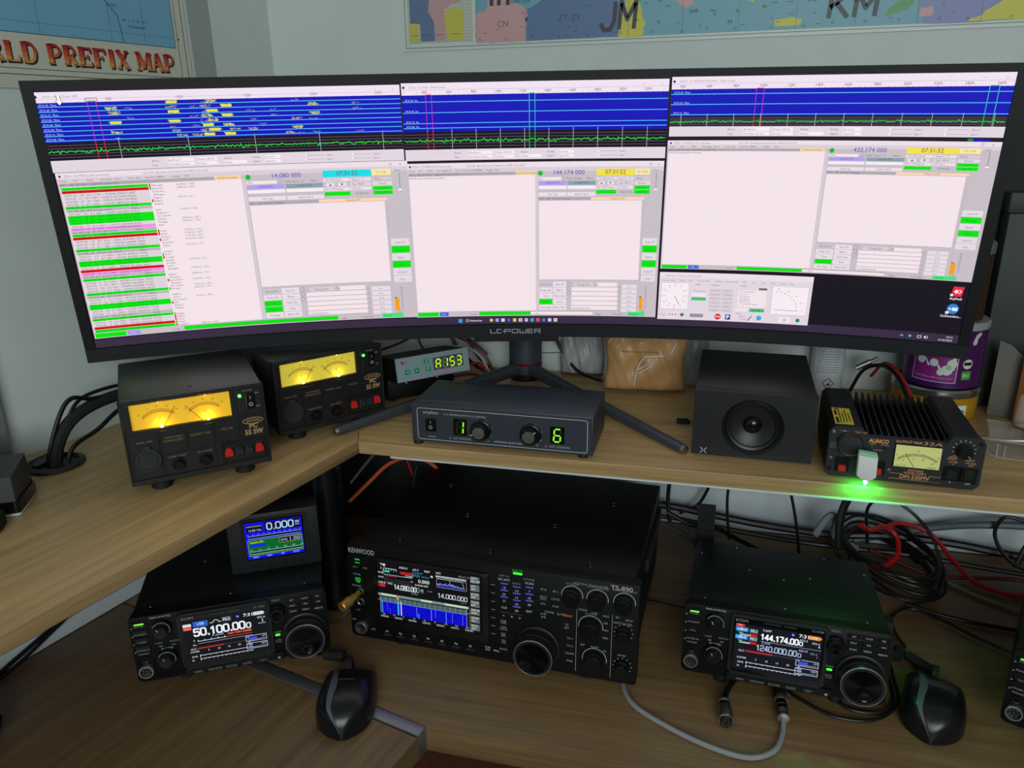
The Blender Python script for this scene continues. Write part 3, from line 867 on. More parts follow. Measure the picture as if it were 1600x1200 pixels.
    if not first:
        tx('073130  passe partielle de données', .006, .095, 2.3, (60, 54, 66))
    else:
        seq = 'GRttttGstGGGtPsGRtttGsttGGtRPsGttttGsttGGttsGttRG'
        n = len(seq)
        y = .083
        st = (.962 - .083) / n
        for i, q in enumerate(seq):
            a, b = y + i * st, y + (i + 1) * st
            c = {'G': GRN, 'R': (216, 10, 16), 'P': (246, 140, 236), 's': (190, 180, 188)}.get(q)
            if c:
                rc(.006, a, .238, b - (0 if seq[min(i + 1, n - 1)] == q else .0015), c, 2)
            else:
                rc(.006, a, .238, b, (224, 212, 220), 1.5)
            t = '0731%02d  -%d  -0.1 %d ~ ' % (rg.choice((0, 15, 30, 45)), rg.randint(1, 20), rg.randint(400, 2500)) + ' '.join(''.join(rg.choice('ABDEFGIKLMOPRSTUZ0123456789') for _ in range(m_)) for m_ in (5, 6, 4))
            if q == 's':
                t = '              01.05.24  07:31:%02d UTC              20m' % rg.choice((0, 15, 30, 45))
            cv.text(t, X(.012), Y(b - .003), 2.3, (10, 150, 30) if q == 'G' else ((150, 20, 20) if q == 'R' else (96, 88, 104)), X(.20) - X(.012), k=3)
            if q != 's':
                cv.text(rg.choice(('Bulgarie', 'Espagne', 'Allemagne', 'Serbie', 'Italie', 'Russie Eur.', 'Grèce', 'Angleterre', 'Portugal', 'Iles Canaries', 'Hongrie', 'Pologne')), X(.247), Y(b - .003), 2.3, (96, 88, 104), k=3)
                if rg.random() < .45:
                    rc(.2405, a, .2445, b, rg.choice(((0, 200, 20), (220, 20, 20))), 2)
                if rg.random() < .4:
                    cv.text('(%d Km / %d°)' % (rg.randint(600, 2900), rg.randint(20, 320)), X(.315), Y(b - .003), 2.3, (110, 100, 116), k=3)
jt(-596, -150, -155, 67.5, '14,080 000', '07:31:52', (20, 222, 230), '20m', True)
jt(-150.5, 198, -156, 63, '144,174 000', '07:31:52', (244, 226, 70), '2m', False)
jt(201, 597.5, -84, 89, '432,174 000', '07:31:52', (244, 226, 70), '70cm', False)
# rotator control window
u0, v1 = 201, -89
cv.rect(u0, -158.5, 408, v1, WIN, 0); cv.rect(u0, -97, 408, v1, T2, .4)
cv.text('PstRotator - Programmable Controller', u0 + 8, -95, 2.2, (150, 140, 160), k=2)
for i, t in enumerate(('Communication', 'Setup', 'Tracker', 'QA-DX', 'Contests', 'Maps', 'My Maps', 'Google Maps', 'ARSI', 'EME', 'Log', 'View', 'Style', 'Donate', 'Help')):
    cv.text(t, u0 + 3 + i * 12.4, -101.5, 2.0, (120, 110, 126), min(11, len(t) * 1.3), k=2)
cv.rect(u0 + 3, -143, u0 + 42, -104, (246, 236, 242), 1)
cv.frame(u0 + 3, -143, u0 + 42, -104, .3, (160, 150, 160), 2)
for i in range(12):
    a = math.radians(90 - 30 * i)
    cv.disc(u0 + 22.5 + 13.5 * math.cos(a), -123 + 13.5 * math.sin(a), .6, (170, 40, 50), 2, 8)
    cv.text(str(i * 30), u0 + 22.5 + 17 * math.cos(a), -124 + 17 * math.sin(a), 1.6, (120, 100, 120), al='c', k=2)
cv.line(u0 + 22.5, -123, u0 + 28.5, -135.5, .5, (40, 40, 60), 3)
cv.text('153', u0 + 4, -153, 3.6, (230, 120, 130), k=2); cv.rect(u0 + 13, -155, u0 + 28, -147, PAN, 1); cv.text('153.0', u0 + 14.5, -153, 4.2, (50, 50, 60), k=2)
cv.disc(u0 + 34.5, -151, 2.6, (30, 140, 90), 2)
cv.rect(u0 + 46, -129, u0 + 66, -124.5, (70, 190, 110), 2); cv.rect(u0 + 46, -123, u0 + 66, -118, PAN, 1)
cv.text('AZM', u0 + 50, -107, 2.2, (110, 100, 116), k=2); cv.text('QTH Locator', u0 + 48, -116.5, 2, (110, 100, 116), k=2)
cv.rect(u0 + 46, -154, u0 + 64, -149, (120, 120, 130), 1); cv.text('07:31:52', u0 + 48, -153, 3, (220, 220, 230), k=2)
for i in range(12):
    a, b = u0 + 71 + (i % 2) * 17, -112 - (i // 2) * 5.8
    cv.frame(a, b - 3.6, a + 15, b, .3, (150, 140, 152), 1); cv.text(('TRACKER', 'AIRSCOUT', 'DXLAB', 'COMMANDER', 'MMTTY', 'LOGGER', 'UCXLOG', 'SWISSLOG', 'N1MM', 'WSJT', 'HRD', 'ARCP')[i], a + 1.5, b - 2.7, 1.7, (120, 110, 126), 12, k=2)
cv.text('Program', u0 + 72, -107, 2.2, (110, 100, 116), k=2)
cv.poly([(u0 + 84.5 + 4.6 * math.cos(PI / 8 + PI / 4 * i), -152 + 4.6 * math.sin(PI / 8 + PI / 4 * i)) for i in range(8)], (214, 20, 36), 1.5); cv.text('STOP', u0 + 84.5, -153.2, 2.4, (250, 235, 238), 7, 'c', .03, 2)
cv.rect(u0 + 95, -156, u0 + 102, -148, (50, 70, 150), 1.5); cv.text('P', u0 + 98.5, -154.5, 5, (240, 240, 250), al='c', bold=.04, k=2)
cv.rect(u0 + 110, -136, u0 + 148, -112, PAN, 1); cv.text('DXCC', u0 + 112, -107, 2.2, (110, 100, 116), k=2); cv.rect(u0 + 137, -111, u0 + 148, -108, (110, 104, 116), 1)
for i, t in enumerate(('T5  Central Islam', '3B  Corse', '3A  Monaco', '3B6 Agalega', '3B8 Mauritius', '3C  Equatorial Guinea')):
    cv.text(t, u0 + 112, -115 - i * 3.5, 1.9, (110, 100, 116), k=2)
cv.rect(u0 + 108, -143, u0 + 124, -138, PAN, 1); cv.rect(u0 + 127, -143, u0 + 147, -138, (70, 190, 110), 2); cv.text('ON AIR', u0 + 131, -141.7, 2.2, (20, 110, 60), k=3)
cv.text('Mode', u0 + 110, -147, 2.0, (110, 100, 116), k=2); cv.text('Manual', u0 + 114, -151, 2.0, (130, 120, 136), k=2); cv.text('Tracking', u0 + 114, -155, 2.0, (130, 120, 136), k=2)
cv.disc(u0 + 141, -151.5, 3.6, (40, 180, 214), 2); cv.line(u0 + 126, -156, u0 + 131, -149, 1.2, (90, 90, 100), 2)
cv.rect(u0 + 155, -145, u0 + 203, -104, (246, 236, 242), 1); cv.frame(u0 + 155, -145, u0 + 203, -104, .3, (150, 140, 150), 2)
for i in range(9):
    a = math.radians(i * 11)
    cv.disc(u0 + 160 + 30 * math.cos(a), -138 + 26 * math.sin(a), .7, (190, 50, 60), 2, 8)
    if i % 2 == 0:
        cv.text(str(i * 10), u0 + 161 + 35 * math.cos(a), -139 + 30 * math.sin(a), 1.8, (120, 100, 120), k=2)
cv.line(u0 + 160, -138, u0 + 190, -138.5, .5, (60, 60, 70), 3)
cv.rect(u0 + 168, -156, u0 + 183, -148.5, PAN, 1); cv.text('0', u0 + 174, -154.5, 4.2, (50, 50, 60), k=2); cv.disc(u0 + 193, -152, 2.8, (30, 140, 90), 2)
# desktop icons and task bar
cv.poly([(577, -104), (590, -104), (591.5, -91), (579, -91)], (236, 40, 66), 0)
cv.poly([(580, -97.5), (583, -94.5), (586, -97.5), (583, -100.5)], (250, 240, 244), 1); cv.line(586, -94.8, 589, -97.5, 1, (250, 240, 244), 1); cv.line(589, -97.5, 586, -100.4, 1, (250, 240, 244), 1)
cv.text('AnyDesk', 584, -108.5, 3, (230, 230, 236), 15, 'c', .02)
cv.disc(583, -121, 7, (50, 130, 210), 0, 20); cv.rect(582, -123.5, 588.5, -119, (226, 240, 250), 1); cv.disc(579.5, -121, 1.5, (226, 240, 250), 1, 8)
cv.rect(575, -128, 579, -124.5, (226, 232, 240), 2); cv.rect(576.5, -104, 580, -101, (226, 232, 240), 2)
cv.text('CwDecodeLo...', 582, -132.5, 3, (230, 230, 236), 24, 'c', .02)
cv.rect(-90, -165.5, -84.5, -160, (60, 150, 230), 0); cv.arc(-77, -162.5, 1.8, .6, (230, 225, 236), n=10, k=1); cv.text('Rechercher', -73, -164, 2.8, (226, 220, 232), 18, bold=.01)
for i, c in enumerate(((230, 190, 90), (150, 160, 230), (214, 214, 224), (90, 90, 210), (226, 190, 80), (236, 210, 220), (226, 226, 232), (60, 170, 190), (226, 100, 70), (70, 120, 210), (214, 190, 236), (230, 226, 240))):
    x = -44 + i * 8.6
    cv.rect(x, -165, x + 5, -160, c, 0) if i % 3 else cv.disc(x + 2.5, -162.5, 2.6, c, 0, 12)
    if i in (5, 6, 8, 11):
        cv.disc(x + 2.5, -162.5, 1.1, (50, 40, 60), 1, 8)
cv.line(527, -163.5, 529, -161.5, .6, (220, 216, 226), 0); cv.line(529, -161.5, 531, -163.5, .6, (220, 216, 226), 0); cv.disc(539, -162.5, 1.8, (90, 180, 220), 0, 10)
cv.frame(548, -164.5, 553, -160.8, .6, (225, 222, 232), 0); cv.poly([(556, -163.5), (558.5, -165), (558.5, -160.5), (556, -162)], (225, 222, 232), 0); cv.arc(558, -162.8, 2.6, .6, (225, 222, 232), -50, 50, 0, 6)
cv.text('07:31', 590, -161.4, 2.5, (225, 222, 232), al='r'); cv.text('01/05/2024', 590, -165.8, 2.5, (225, 222, 232), al='r')
cv.rect(560, 89.5, 580, 92.5, (30, 130, 60), 0); cv.rect(566, 89.5, 584, 92.5, (10, 10, 180), .5)
cv.done('screen_image', M_SCREEN, mon, 'lit screen with waterfall graphs and white decoding windows')
# ------------------------------------------------------------------ transceivers
WH, OFFW, DIMW = (196, 200, 200), (150, 154, 156), (104, 108, 110)
def rrect(x0, x1, z0, z1, r, n=5):
    out = []
    for cx, cz, a in ((x1 - r, z0 + r, -90), (x1 - r, z1 - r, 0), (x0 + r, z1 - r, 90), (x0 + r, z0 + r, 180)):
        out += [(cx + r * math.cos(math.radians(a + 90 * i / n)), cz + r * math.sin(math.radians(a + 90 * i / n))) for i in range(n + 1)]
    return out
def knob(par, x, z, r, h, y=0, skirt=None, mark=None, ridges=0, m=KNOB, name='knob'):
    g = G()
    if skirt:
        g.lathe([(skirt, 0), (skirt, h * .45), (skirt - .8, h * .45 + .8), (r, h * .45 + .8), (r, h - .8), (r - .8, h)], (x, y, z), (0, -1, 0), 28)
    else:
        g.lathe([(r, 0), (r, h - .8), (r - .8, h)], (x, y, z), (0, -1, 0), 28)
    for i in range(ridges):
        a = 2 * PI * i / ridges
        g.box(x + r * math.cos(a) - .35, x + r * math.cos(a) + .35, y - h + 1, y - h * .5, z + r * math.sin(a) - .35, z + r * math.sin(a) + .35)
    o = g.done(name, m, par)
    if mark is not None:
        a = math.radians(mark)
        c = Canvas(front(y - h - .1))
        c.line(x + r * .45 * math.cos(a), z + r * .45 * math.sin(a), x + r * .95 * math.cos(a), z + r * .95 * math.sin(a), .7, WH)
        c.done('pointer_line', M_PRINT, o)
    return o
def button(par, x0, x1, z0, z1, y=0, h=1.6, m=KNOB, name='button'):
    return G().box(x0, x1, y - h, y + .5, z0, z1, .5, 1).done(name, m, par)
def mic_socket(par, x, z, y=0):
    g = G()
    g.lathe([(9.2, 0), (9.2, 5), (8.4, 6), (7.4, 6), (7.2, 1.5)], (x, y, z), (0, -1, 0), 28, caps=False)
    o = g.done('microphone_socket', mat('socket_chrome', (186, 186, 182), .3, .9), par, 'round chrome socket')
    G().cyl((x, y + .2, z), (0, -1, 0), 7.3, 1.6).done('insulator', BLK2, o)
    g = G()
    for i in range(7):
        a = 2 * PI * i / 7
        g.cyl((x + 4.6 * math.cos(a), y - 1.2, z + 4.6 * math.sin(a)), (0, -1, 0), .8, 2, seg=8)
    g.cyl((x, y - 1.2, z), (0, -1, 0), .8, 2, seg=8)
    g.done('pins', STEEL, o)
    return o
SPUN = mat('spun_black_face', (22, 22, 24), .3, .8)
SPUN.node_tree.nodes['Principled BSDF'].inputs['Anisotropic'].default_value = .85
_tg = SPUN.node_tree.nodes.new('ShaderNodeTangent')
_tg.direction_type, _tg.axis = 'RADIAL', 'Y'
SPUN.node_tree.links.new(_tg.outputs[0], SPUN.node_tree.nodes['Principled BSDF'].inputs['Tangent'])
def dial(par, x, z, r, h, y=0, dx=.12, dz=-.46):
    o = G().lathe([(r + 4, 0), (r + 4, 3), (r + 2.5, 4), (r + 1, 4), (r + 1, h * .55), (r, h * .6), (r, h - 1.5), (r - 1, h)], (x, y, z), (0, -1, 0), 56).done('tuning_dial', mat('rubber_dial', (19, 19, 20), .5), par)
    g = G()
    for i in range(60):
        a = 2 * PI * i / 60
        g.box(x + (r + 1) * math.cos(a) - .4, x + (r + 1) * math.cos(a) + .4, y - h * .52, y - 5, z + (r + 1) * math.sin(a) - .4, z + (r + 1) * math.sin(a) + .4)
    g.done('grip_ribs', RUB, o)
    G().lathe([(r - 1.0, h - .1), (r - .7, h + .2), (r - .3, h - .3), (r - .2, h - .9)], (x, y, z), (0, -1, 0), 56, caps=False).done('rim', CHROME, o, 'thin bright rim')
    G().lathe([(r - 1.0, h - .1), (r * .5, h + .25), (.1, h + .3)], (x, y, z), (0, -1, 0), 48, caps=False).done('face', SPUN, o)
    G().lathe([(r * .30, h - .2), (r * .29, h + .9), (r * .25, h + 1.1), (r * .2, h + .5), (.1, h + .2)], (x + dx * r, y, z + dz * r), (0, -1, 0), 28).done('finger_dimple', mat('glossy_black', (14, 14, 15), .15), o)
    return o

# ---- large HF transceiver
ts = thing('base_station_transceiver', 'large black transceiver with blue spectrum display under the middle of the shelf', 'transceiver', (-.1252, -.0354, .0206), -.0401, .0518)
G().box(-190, 190, 16, 325, 2, 138, 2, 2).done('case', mat('ts_case_paint', (8, 9, 11), .55, spec=.35, bump=.3, nscale=700), ts)
G().prism(rrect(-198, 198, 0, 141, 4), 0, 18, 'y', 1.5, 2).done('front_panel', PANEL, ts)
G().box(-196, 196, 2, 19, 138, 141.2, .8, 1).done('top_lip', PANEL, ts)
G().prism(rrect(-158, 5, 26, 128, 4), -3.0, 1, 'y', 1.0, 2).done('display_frame', mat('display_frame_plastic', (16, 16, 18), .3), ts)
G().box(-153.5, -4.5, -3.6, -2, 37, 124.5, .6, 1).done('display_glass', GLASS, ts)
for fx in (-135, 130):
    g = G(); g.lathe([(13, 0), (13, 4), (11, 18.6)], (fx, 34, -18.5), (0, 0, 1), 20); g.done('foot', RUB, ts)
for fx in (-150, 150):
    g = G(); g.lathe([(10, 0), (10, 5), (9, 7.5)], (fx, 300, -4.6), (0, 0, 1), 16); g.done('foot', RUB, ts)
for sx, sy in ((-134, 32), (-6, 38), (129, 38), (-72, 134), (60, 134), (-134, 230), (129, 230)):
    g = G(); g.lathe([(5.2, 0), (4.8, 1.2), (3, 1.6), (2.6, .6), (.2, .6)], (sx, sy, 137.8), (0, 0, 1), 16); g.done('screw', mat('black_screw', (48, 49, 52), .35, .8), ts)
# side handle with two studs
G().box(190, 196, 120, 300, 92, 112, 2, 2).done('side_handle', RUB, ts)
cv = Canvas(front(0))
cv.text('KENWOOD', -195.5, 128.5, 7, (176, 178, 180), 38, bold=.012)
cv.text('TS-890', 162, 131, 6, (176, 178, 180), 27, bold=.012); cv.text('HF/50MHz TRANSCEIVER', 115, 131, 2.6, OFFW, 44)
for t, x, z, c in (('AT-1', -187, 106, OFFW), ('PRE', -172, 106, OFFW), ('METER', -185, 95, OFFW), ('PHONES', -186, 77.5, OFFW), ('PADDLE', -184, 58, DIMW), ('MIC', -196, 24, OFFW), ('USB', -186, 40, DIMW)):
    cv.text(t, x, z, 2.6, c, al='c' if x > -190 else 'l')
for i in range(7):
    x = -144 + i * 20.3
    cv.text('F%d' % (i + 1), x, 13, 3.2, WH, al='c', bold=.01); cv.rect(x - 5.5, 9.4, x + 5.5, 9.9, DIMW)
cv.text('ESC', -164, 13, 2.8, OFFW, al='c'); cv.text('SCP', 2, 13, 2.8, WH, al='c'); cv.text('M.IN', 2, 17, 2.4, WH, al='c'); cv.text('MHz', 14, 13.5, 2.8, WH, al='c')
for i in range(7):
    cv.rect(7, 111.7 - 12 * i, 13, 112.4 - 12 * i, OFFW)
for r, row in enumerate((('RX ANT', '', 'SCAN'), ('1.8', '3.5', '7'), ('10', '14', '18'), ('21', '24', '28'), ('CLR', '50', 'ENT'))):
    for q, t in enumerate(row):
        x, z = 25 + 16.8 * q, 118.5 - 9.6 * r - (2 if q == 1 else 0) + (2 if r == 0 else 0)
        cv.text(t, x, z, 3.0, WH, al='c', bold=.01)
cv.text('ANT 1/2', 25, 126, 2.6, OFFW, al='c'); cv.text('DATA', 41.5, 117.5, 2.8, OFFW, al='c'); cv.text('ATT/PRE', 58, 126, 2.6, OFFW, al='c'); cv.text('BUSY-TX', 43, 136.2, 2.4, (90, 200, 90), al='c')
for t, x, z in (('PF B', 77, 115), ('PF C', 93, 114.5), ('SPLIT', 77, 104.5), ('M>V', 77, 101), ('M/V', 77, 94.5), ('LOCK', 93, 104), ('M.IN', 93, 93.5), ('A=B', 77, 80), ('A/B', 77, 75.5), ('CH/MR', 85, 84), ('Q-MR', 100, 83.5),
                ('LINE', 24, 60.5), ('USB', 24, 57.5), ('CW', 24, 51), ('CW-R', 24, 48), ('FSK', 24, 41), ('PSK', 24, 38), ('FM', 24, 31), ('AM', 24, 28), ('DATA', 24, 18),
                ('TF-', 108, 70), ('SET', 108, 65.5), ('TX 1', 112.5, 51), ('TX 2', 112.5, 40), ('CLEAR', 112.5, 29), ('FINE', 112.5, 18),
                ('MONI', 128, 95), ('CAR', 143, 93), ('AGC', 157.5, 91), ('NR', 157.5, 81), ('NB1', 157.5, 71), ('NB2', 157.5, 60), ('RIT', 129, 45), ('XIT', 144, 43), ('CL', 157.5, 41),
                ('BC', 172, 92), ('NCH', 186, 90), ('NOTCH-SQL', 179, 84.5), ('AF-RF', 179, 39)):
    cv.text(t, x, z, 2.8, OFFW, al='c', bold=.008)
cv.text('MENU', 108.7, 83, 3.0, (226, 130, 60), al='c', bold=.012); cv.disc(24, 69.5, 1.4, (210, 60, 40), 0, 10); cv.rect(34, 68.5, 36.5, 71, OFFW); cv.poly([(45, 68), (48, 69.6), (45, 71.2)], OFFW)
cv.line(20, 74.5, 50, 74.5, .4, DIMW)
for x in (120.5, 165.3):
    cv.rect(x - .3, 6, x + .3, 96, OFFW)
KN = ((114, 114, 9.5, 'KEY-DELAY'), (146, 114, 9.5, 'CW PITCH-POWER'), (179.5, 115, 9.5, 'HI/SHIFT-LO/WIDTH'), (138.5, 74, 11.5, 'MULTI/CH'), (144.5, 28, 11.5, 'RIT/XIT'), (180, 73, 8, ''), (180, 25, 8, ''))
for x, z, r, t in KN:
    if r > 8:
        cv.arc(x, z, r + 4, .7, WH, -10, 190, n=22)
    else:
        for i in range(11):
            a = math.radians(-60 + 30 * i)
            cv.line(x + 10.5 * math.cos(a), z + 10.5 * math.sin(a), x + 12.3 * math.cos(a), z + 12.3 * math.sin(a), .7, WH)
    if t:
        cv.text(t, x, z + r + 5.4, 2.2, OFFW, al='c')
cv.done('lettering', M_PRINT, ts)
for i, (x, z, r, t) in enumerate(KN):
    knob(ts, x, z, r, 15 if r > 8 else 14, 0, skirt=r + 1.2 if r < 11 else None, ridges=20)
for r in range(4):
    for q in range(3):
        if (r, q) != (3, 0) and (r, q) != (3, 2):
            x, z = 25 + 16.8 * q, 116.2 - 9.6 * r - (2 if q == 1 else 0)
            G().box(x - 5, x + 5, -.7, .4, z - 1, z + .8, .3, 1).done('backlit_key', mat('blue_key_light', (40, 40, 110), .4, emit=(90, 90, 220), estr=.5), ts)
for i in range(7):
    x = -144 + i * 20.3
    button(ts, x - 6.5, x + 6.5, 4.5, 8.5, 0, 1.4)
    button(ts, 6.2, 13.8, 105.5 - 12 * i, 110 - 12 * i, 0, 1.4)
G().box(37, 49, -.8, .3, 132, 134.8, .3, 1).done('indicator_light', mat('bright_green_bar', (20, 80, 20), .3, emit=(60, 255, 60), estr=1.3), ts, 'bright green busy light')
for x0, x1, z0, z1 in ((-187, -180, 118, 119.6), (-187, -180, 113.4, 114.4), (-188, -180, 89.5, 90.8), (-188, -180, 86.5, 87.6), (-186, -181, 84, 85)):
    G().box(x0, x1, -.6, .3, z0, z1).done('indicator_light', mat('dim_green_mark', (20, 60, 20), .3, emit=(50, 190, 60), estr=.8), ts)
dial(ts, 70.5, 33, 25.5, 28, 0, -.4, -.42)
mic_socket(ts, -181.5, 16)
for z in (71, 55):
    g = G(); g.lathe([(5.6, 0), (5.6, 1.6), (4.2, 2), (3.2, 1.4), (3, -6)], (-181.5, 0, z), (0, -1, 0), 20, caps=False); g.done('jack_socket', STEEL, ts)
# display contents
cv = Canvas(front(-3.6))
D0 = (14, 13, 17)
cv.rect(-152, 39, -6, 123.5, D0, 0)
GRY, GW = (92, 104, 100), (176, 196, 186)
cv.poly([(-148, 121), (-144.5, 121), (-146, 118)], WH, 1); cv.rect(-144, 117.5, -140, 121, (200, 206, 206), 1)
cv.text('AGC-S', -114, 117.3, 2.8, (225, 228, 228), al='c', bold=.01); cv.text('AT-T', -96, 117, 2.8, (220, 224, 224), al='c', bold=.01); cv.text('70W', -80, 117, 2.8, (220, 224, 224), al='c', bold=.01); cv.text('NR1', -64, 117.6, 2.8, (220, 224, 224), al='c'); cv.text('DELAY 10', -36, 117.4, 2.4, (150, 150, 150))
cv.text('S', -147, 112.5, 3, (225, 228, 228)); cv.rect(-143, 114.2, -124, 114.8, (225, 228, 228), 1)
for i in range(6):
    cv.rect(-143 + i * 3.7, 111.5, -142.4 + i * 3.7, 114.8, (225, 228, 228), 1)
cv.rect(-144, 108.5, -134, 111.5, (40, 190, 160), 1); cv.rect(-119, 108.5, -101, 113, (150, 24, 30), 1)
for i in range(4):
    cv.text(('20', '40', '60', 'dB')[i], -117 + i * 4.4, 109.8, 2.4, (236, 60, 60), k=2)
cv.text('PWR', -151, 105.8, 2.6, (225, 228, 228)); cv.rect(-143, 105, -101, 105.6, (200, 204, 204), 1); cv.rect(-142, 102.8, -124, 103.8, (170, 36, 40), 1); cv.text('COMP', -101, 105.8, 2.6, (225, 228, 228), al='r')
cv.text('SWR  ·  ·', -151, 99.2, 2.6, (200, 204, 204)); cv.rect(-143, 98, -101, 98.6, (84, 84, 90), 1); cv.rect(-143, 94.8, -101, 95.4, (84, 84, 90), 1); cv.text('∞', -104, 99, 2.6, (200, 204, 204))
cv.text('01/05/2024', -101, 113, 2.2, (50, 160, 200)); cv.text('07:31', -101, 108.2, 3.4, (70, 190, 214)); cv.text('07:31U', -88, 108, 2.6, (50, 160, 190)); cv.rect(-75, 110.5, -72, 113.5, (200, 204, 204), 1)
cv.text('0.000', -77, 100, 5, (220, 228, 226), 16, 'r', .01); cv.text('G.VOX>OFF', -79, 95, 2.6, (220, 224, 224), 19, 'r', .01)
cv.rect(-68, 112.6, -25, 115.6, (128, 148, 142), 1); cv.text('BW 1 MONO RX 2900 NAR', -67, 113.1, 2, (236, 240, 238), 40, k=2)
cv.frame(-67, 98, -25, 111.5, .5, (150, 150, 160), 1)
cv.line(-66, 110.8, -31, 110.8, .6, (170, 170, 190), 2); cv.line(-31, 110.8, -28, 100, .6, (170, 170, 190), 2); cv.rect(-48.3, 105, -47.8, 110.8, (200, 200, 210), 2)
rg = random.Random(5)
yl = 104
for i in range(60):
    x = -66 + i * .62
    yn = 103.4 + rg.gauss(0, .9) - (1.5 if i > 45 else 0)
    cv.line(x - .62, yl, x, yn, .55, (150, 176, 240), 2); cv.rect(x - .4, 98.8, x + .2, yn, (40, 50, 150), 1.4); yl = yn
cv.text('USB-D  VFO', -151.5, 91, 2.8, (214, 218, 218), 21, bold=.01); cv.rect(-151.5, 86.2, -141, 90, (196, 26, 24), 1); cv.text('TX', -147.5, 86.8, 2.4, (250, 90, 80), k=2)
digits(cv, '14.080.00', -129, 85.2, 6.8, 33, 1.1, (214, 230, 226)); digits(cv, '0', -96, 85.2, 6.8, 4.4, 1.1, (120, 150, 150)); cv.rect(-90, 87.5, -86, 91, (130, 150, 146), 1); cv.text('RX', -89, 85, 2, (120, 130, 130)); cv.text('100Hz', -103, 81, 2.4, (130, 150, 146), 9); cv.text('USB', -80.5, 88.5, 2.4, (120, 110, 124), 7)
digits(cv, '14.000.000', -66, 83.2, 6.2, 42, 1.0, (196, 208, 210)); cv.text('10kHz', -34, 79, 2.2, (110, 116, 120), 9)
cv.rect(-152.5, 72.6, -22, 76.2, (122, 146, 136), 1)
for x0, x1 in ((-148, -122), (-90, -74), (-56, -40), (-44, -24)):
    cv.rect(x0, 72.8, x1, 76, (188, 212, 178), 1.5)
cv.rect(-149.5, 64, -25.5, 71, (74, 96, 98), 1)
cv.rect(-133, 71, -36, 72.6, D0, 1.2)
for i in range(18):
    cv.rect(-149.5 + i * 7.2, 64, -149.1 + i * 7.2, 71, (150, 172, 170), 2)
cv.rect(-149.5, 46, -25.5, 64, (10, 6, 205), 1)
for i in range(120):
    x, z = rg.uniform(-149, -28), rg.uniform(46.5, 62)
    cv.rect(x, z, x + rg.uniform(.4, 1.2), z + rg.uniform(1, 3), (16, 10, rg.choice((170, 235))), 1.5)
cv.rect(-149.5, 63.6, -25.5, 64.2, (110, 150, 235), 2); cv.rect(-153, 66, -149.5, 66.5, (200, 200, 200), 2); cv.rect(-25.5, 66, -21, 66.5, (200, 200, 200), 2); cv.rect(-149.8, 46, -149.2, 72, (150, 160, 190), 2); cv.rect(-25.6, 44, -25, 72, (150, 160, 190), 2); cv.rect(-21.4, 40, -21, 72, (150, 150, 150), 2)
for x, w, c, z0, z1 in ((-147.5, 1.0, (70, 180, 230), 46, 66), (-140, .6, (60, 90, 240), 50, 64), (-136, .5, (60, 110, 240), 46, 55), (-124.5, 2.0, (60, 190, 220), 46, 66), (-120, 1.5, (214, 214, 236), 46, 67), (-97, .9, (90, 120, 250), 48, 63), (-94.5, 1.3, (60, 160, 250), 46, 53), (-76, .9, (110, 140, 250), 46, 63), (-70, .7, (80, 120, 250), 52, 63), (-55, 1.0, (90, 130, 250), 46, 63), (-46, .6, (100, 110, 220), 48, 63), (-31.5, .8, (70, 90, 230), 47, 62)):
    cv.rect(x, z0, x + w, z1, c, 2)
cv.poly([(-126, 76), (-121.5, 76), (-123.8, 73)], (200, 40, 50), 3); cv.poly([(-125.5, 72), (-122, 72), (-123.8, 69.5)], (220, 226, 180), 3); cv.rect(-124, 64, -123.6, 70, (220, 226, 200), 3)
for i in range(9):
    cv.text('%d' % (-50 + 25 * i), -147 + i * 15, 43.6, 2, (190, 196, 196), k=2)
for i, t in enumerate(('MODE', 'RANGE', 'RANGE', 'SPN/CTR', 'RBW/AV', 'ATT', 'PAUSE')):
    x = -144 + i * 20.3
    cv.rect(x - 6.5, 39, x + 6.5, 42.6, (52, 56, 64), 1); cv.text(t, x, 40, 2.1, (214, 218, 220), 10, 'c', k=2)
for i, (a, b) in enumerate((('ANT1', 'PRE OFF'), ('ATT', 'OFF'), ('RX EQ', 'OFF'), ('TX EQ', 'OFF'), ('DIGI PB', '100W'), ('METER', 'ALC'), ('PROC', 'OFF'))):
    z = 114.4 - 11.6 * i
    cv.rect(-20, z - 2, -7.5, z + 7.2, (92, 102, 100), 1); cv.rect(-20, z - 2, -7.5, z - 1.6, (160, 170, 168), 1.5); cv.text(a, -19, z + 3.6, 2.4, (214, 222, 220), k=2, bold=.01); cv.text(b, -19, z - .6, 2.4, (214, 222, 220), k=2, bold=.01)
cv.done('display_image', M_LCD, ts, 'lit display with blue waterfall')

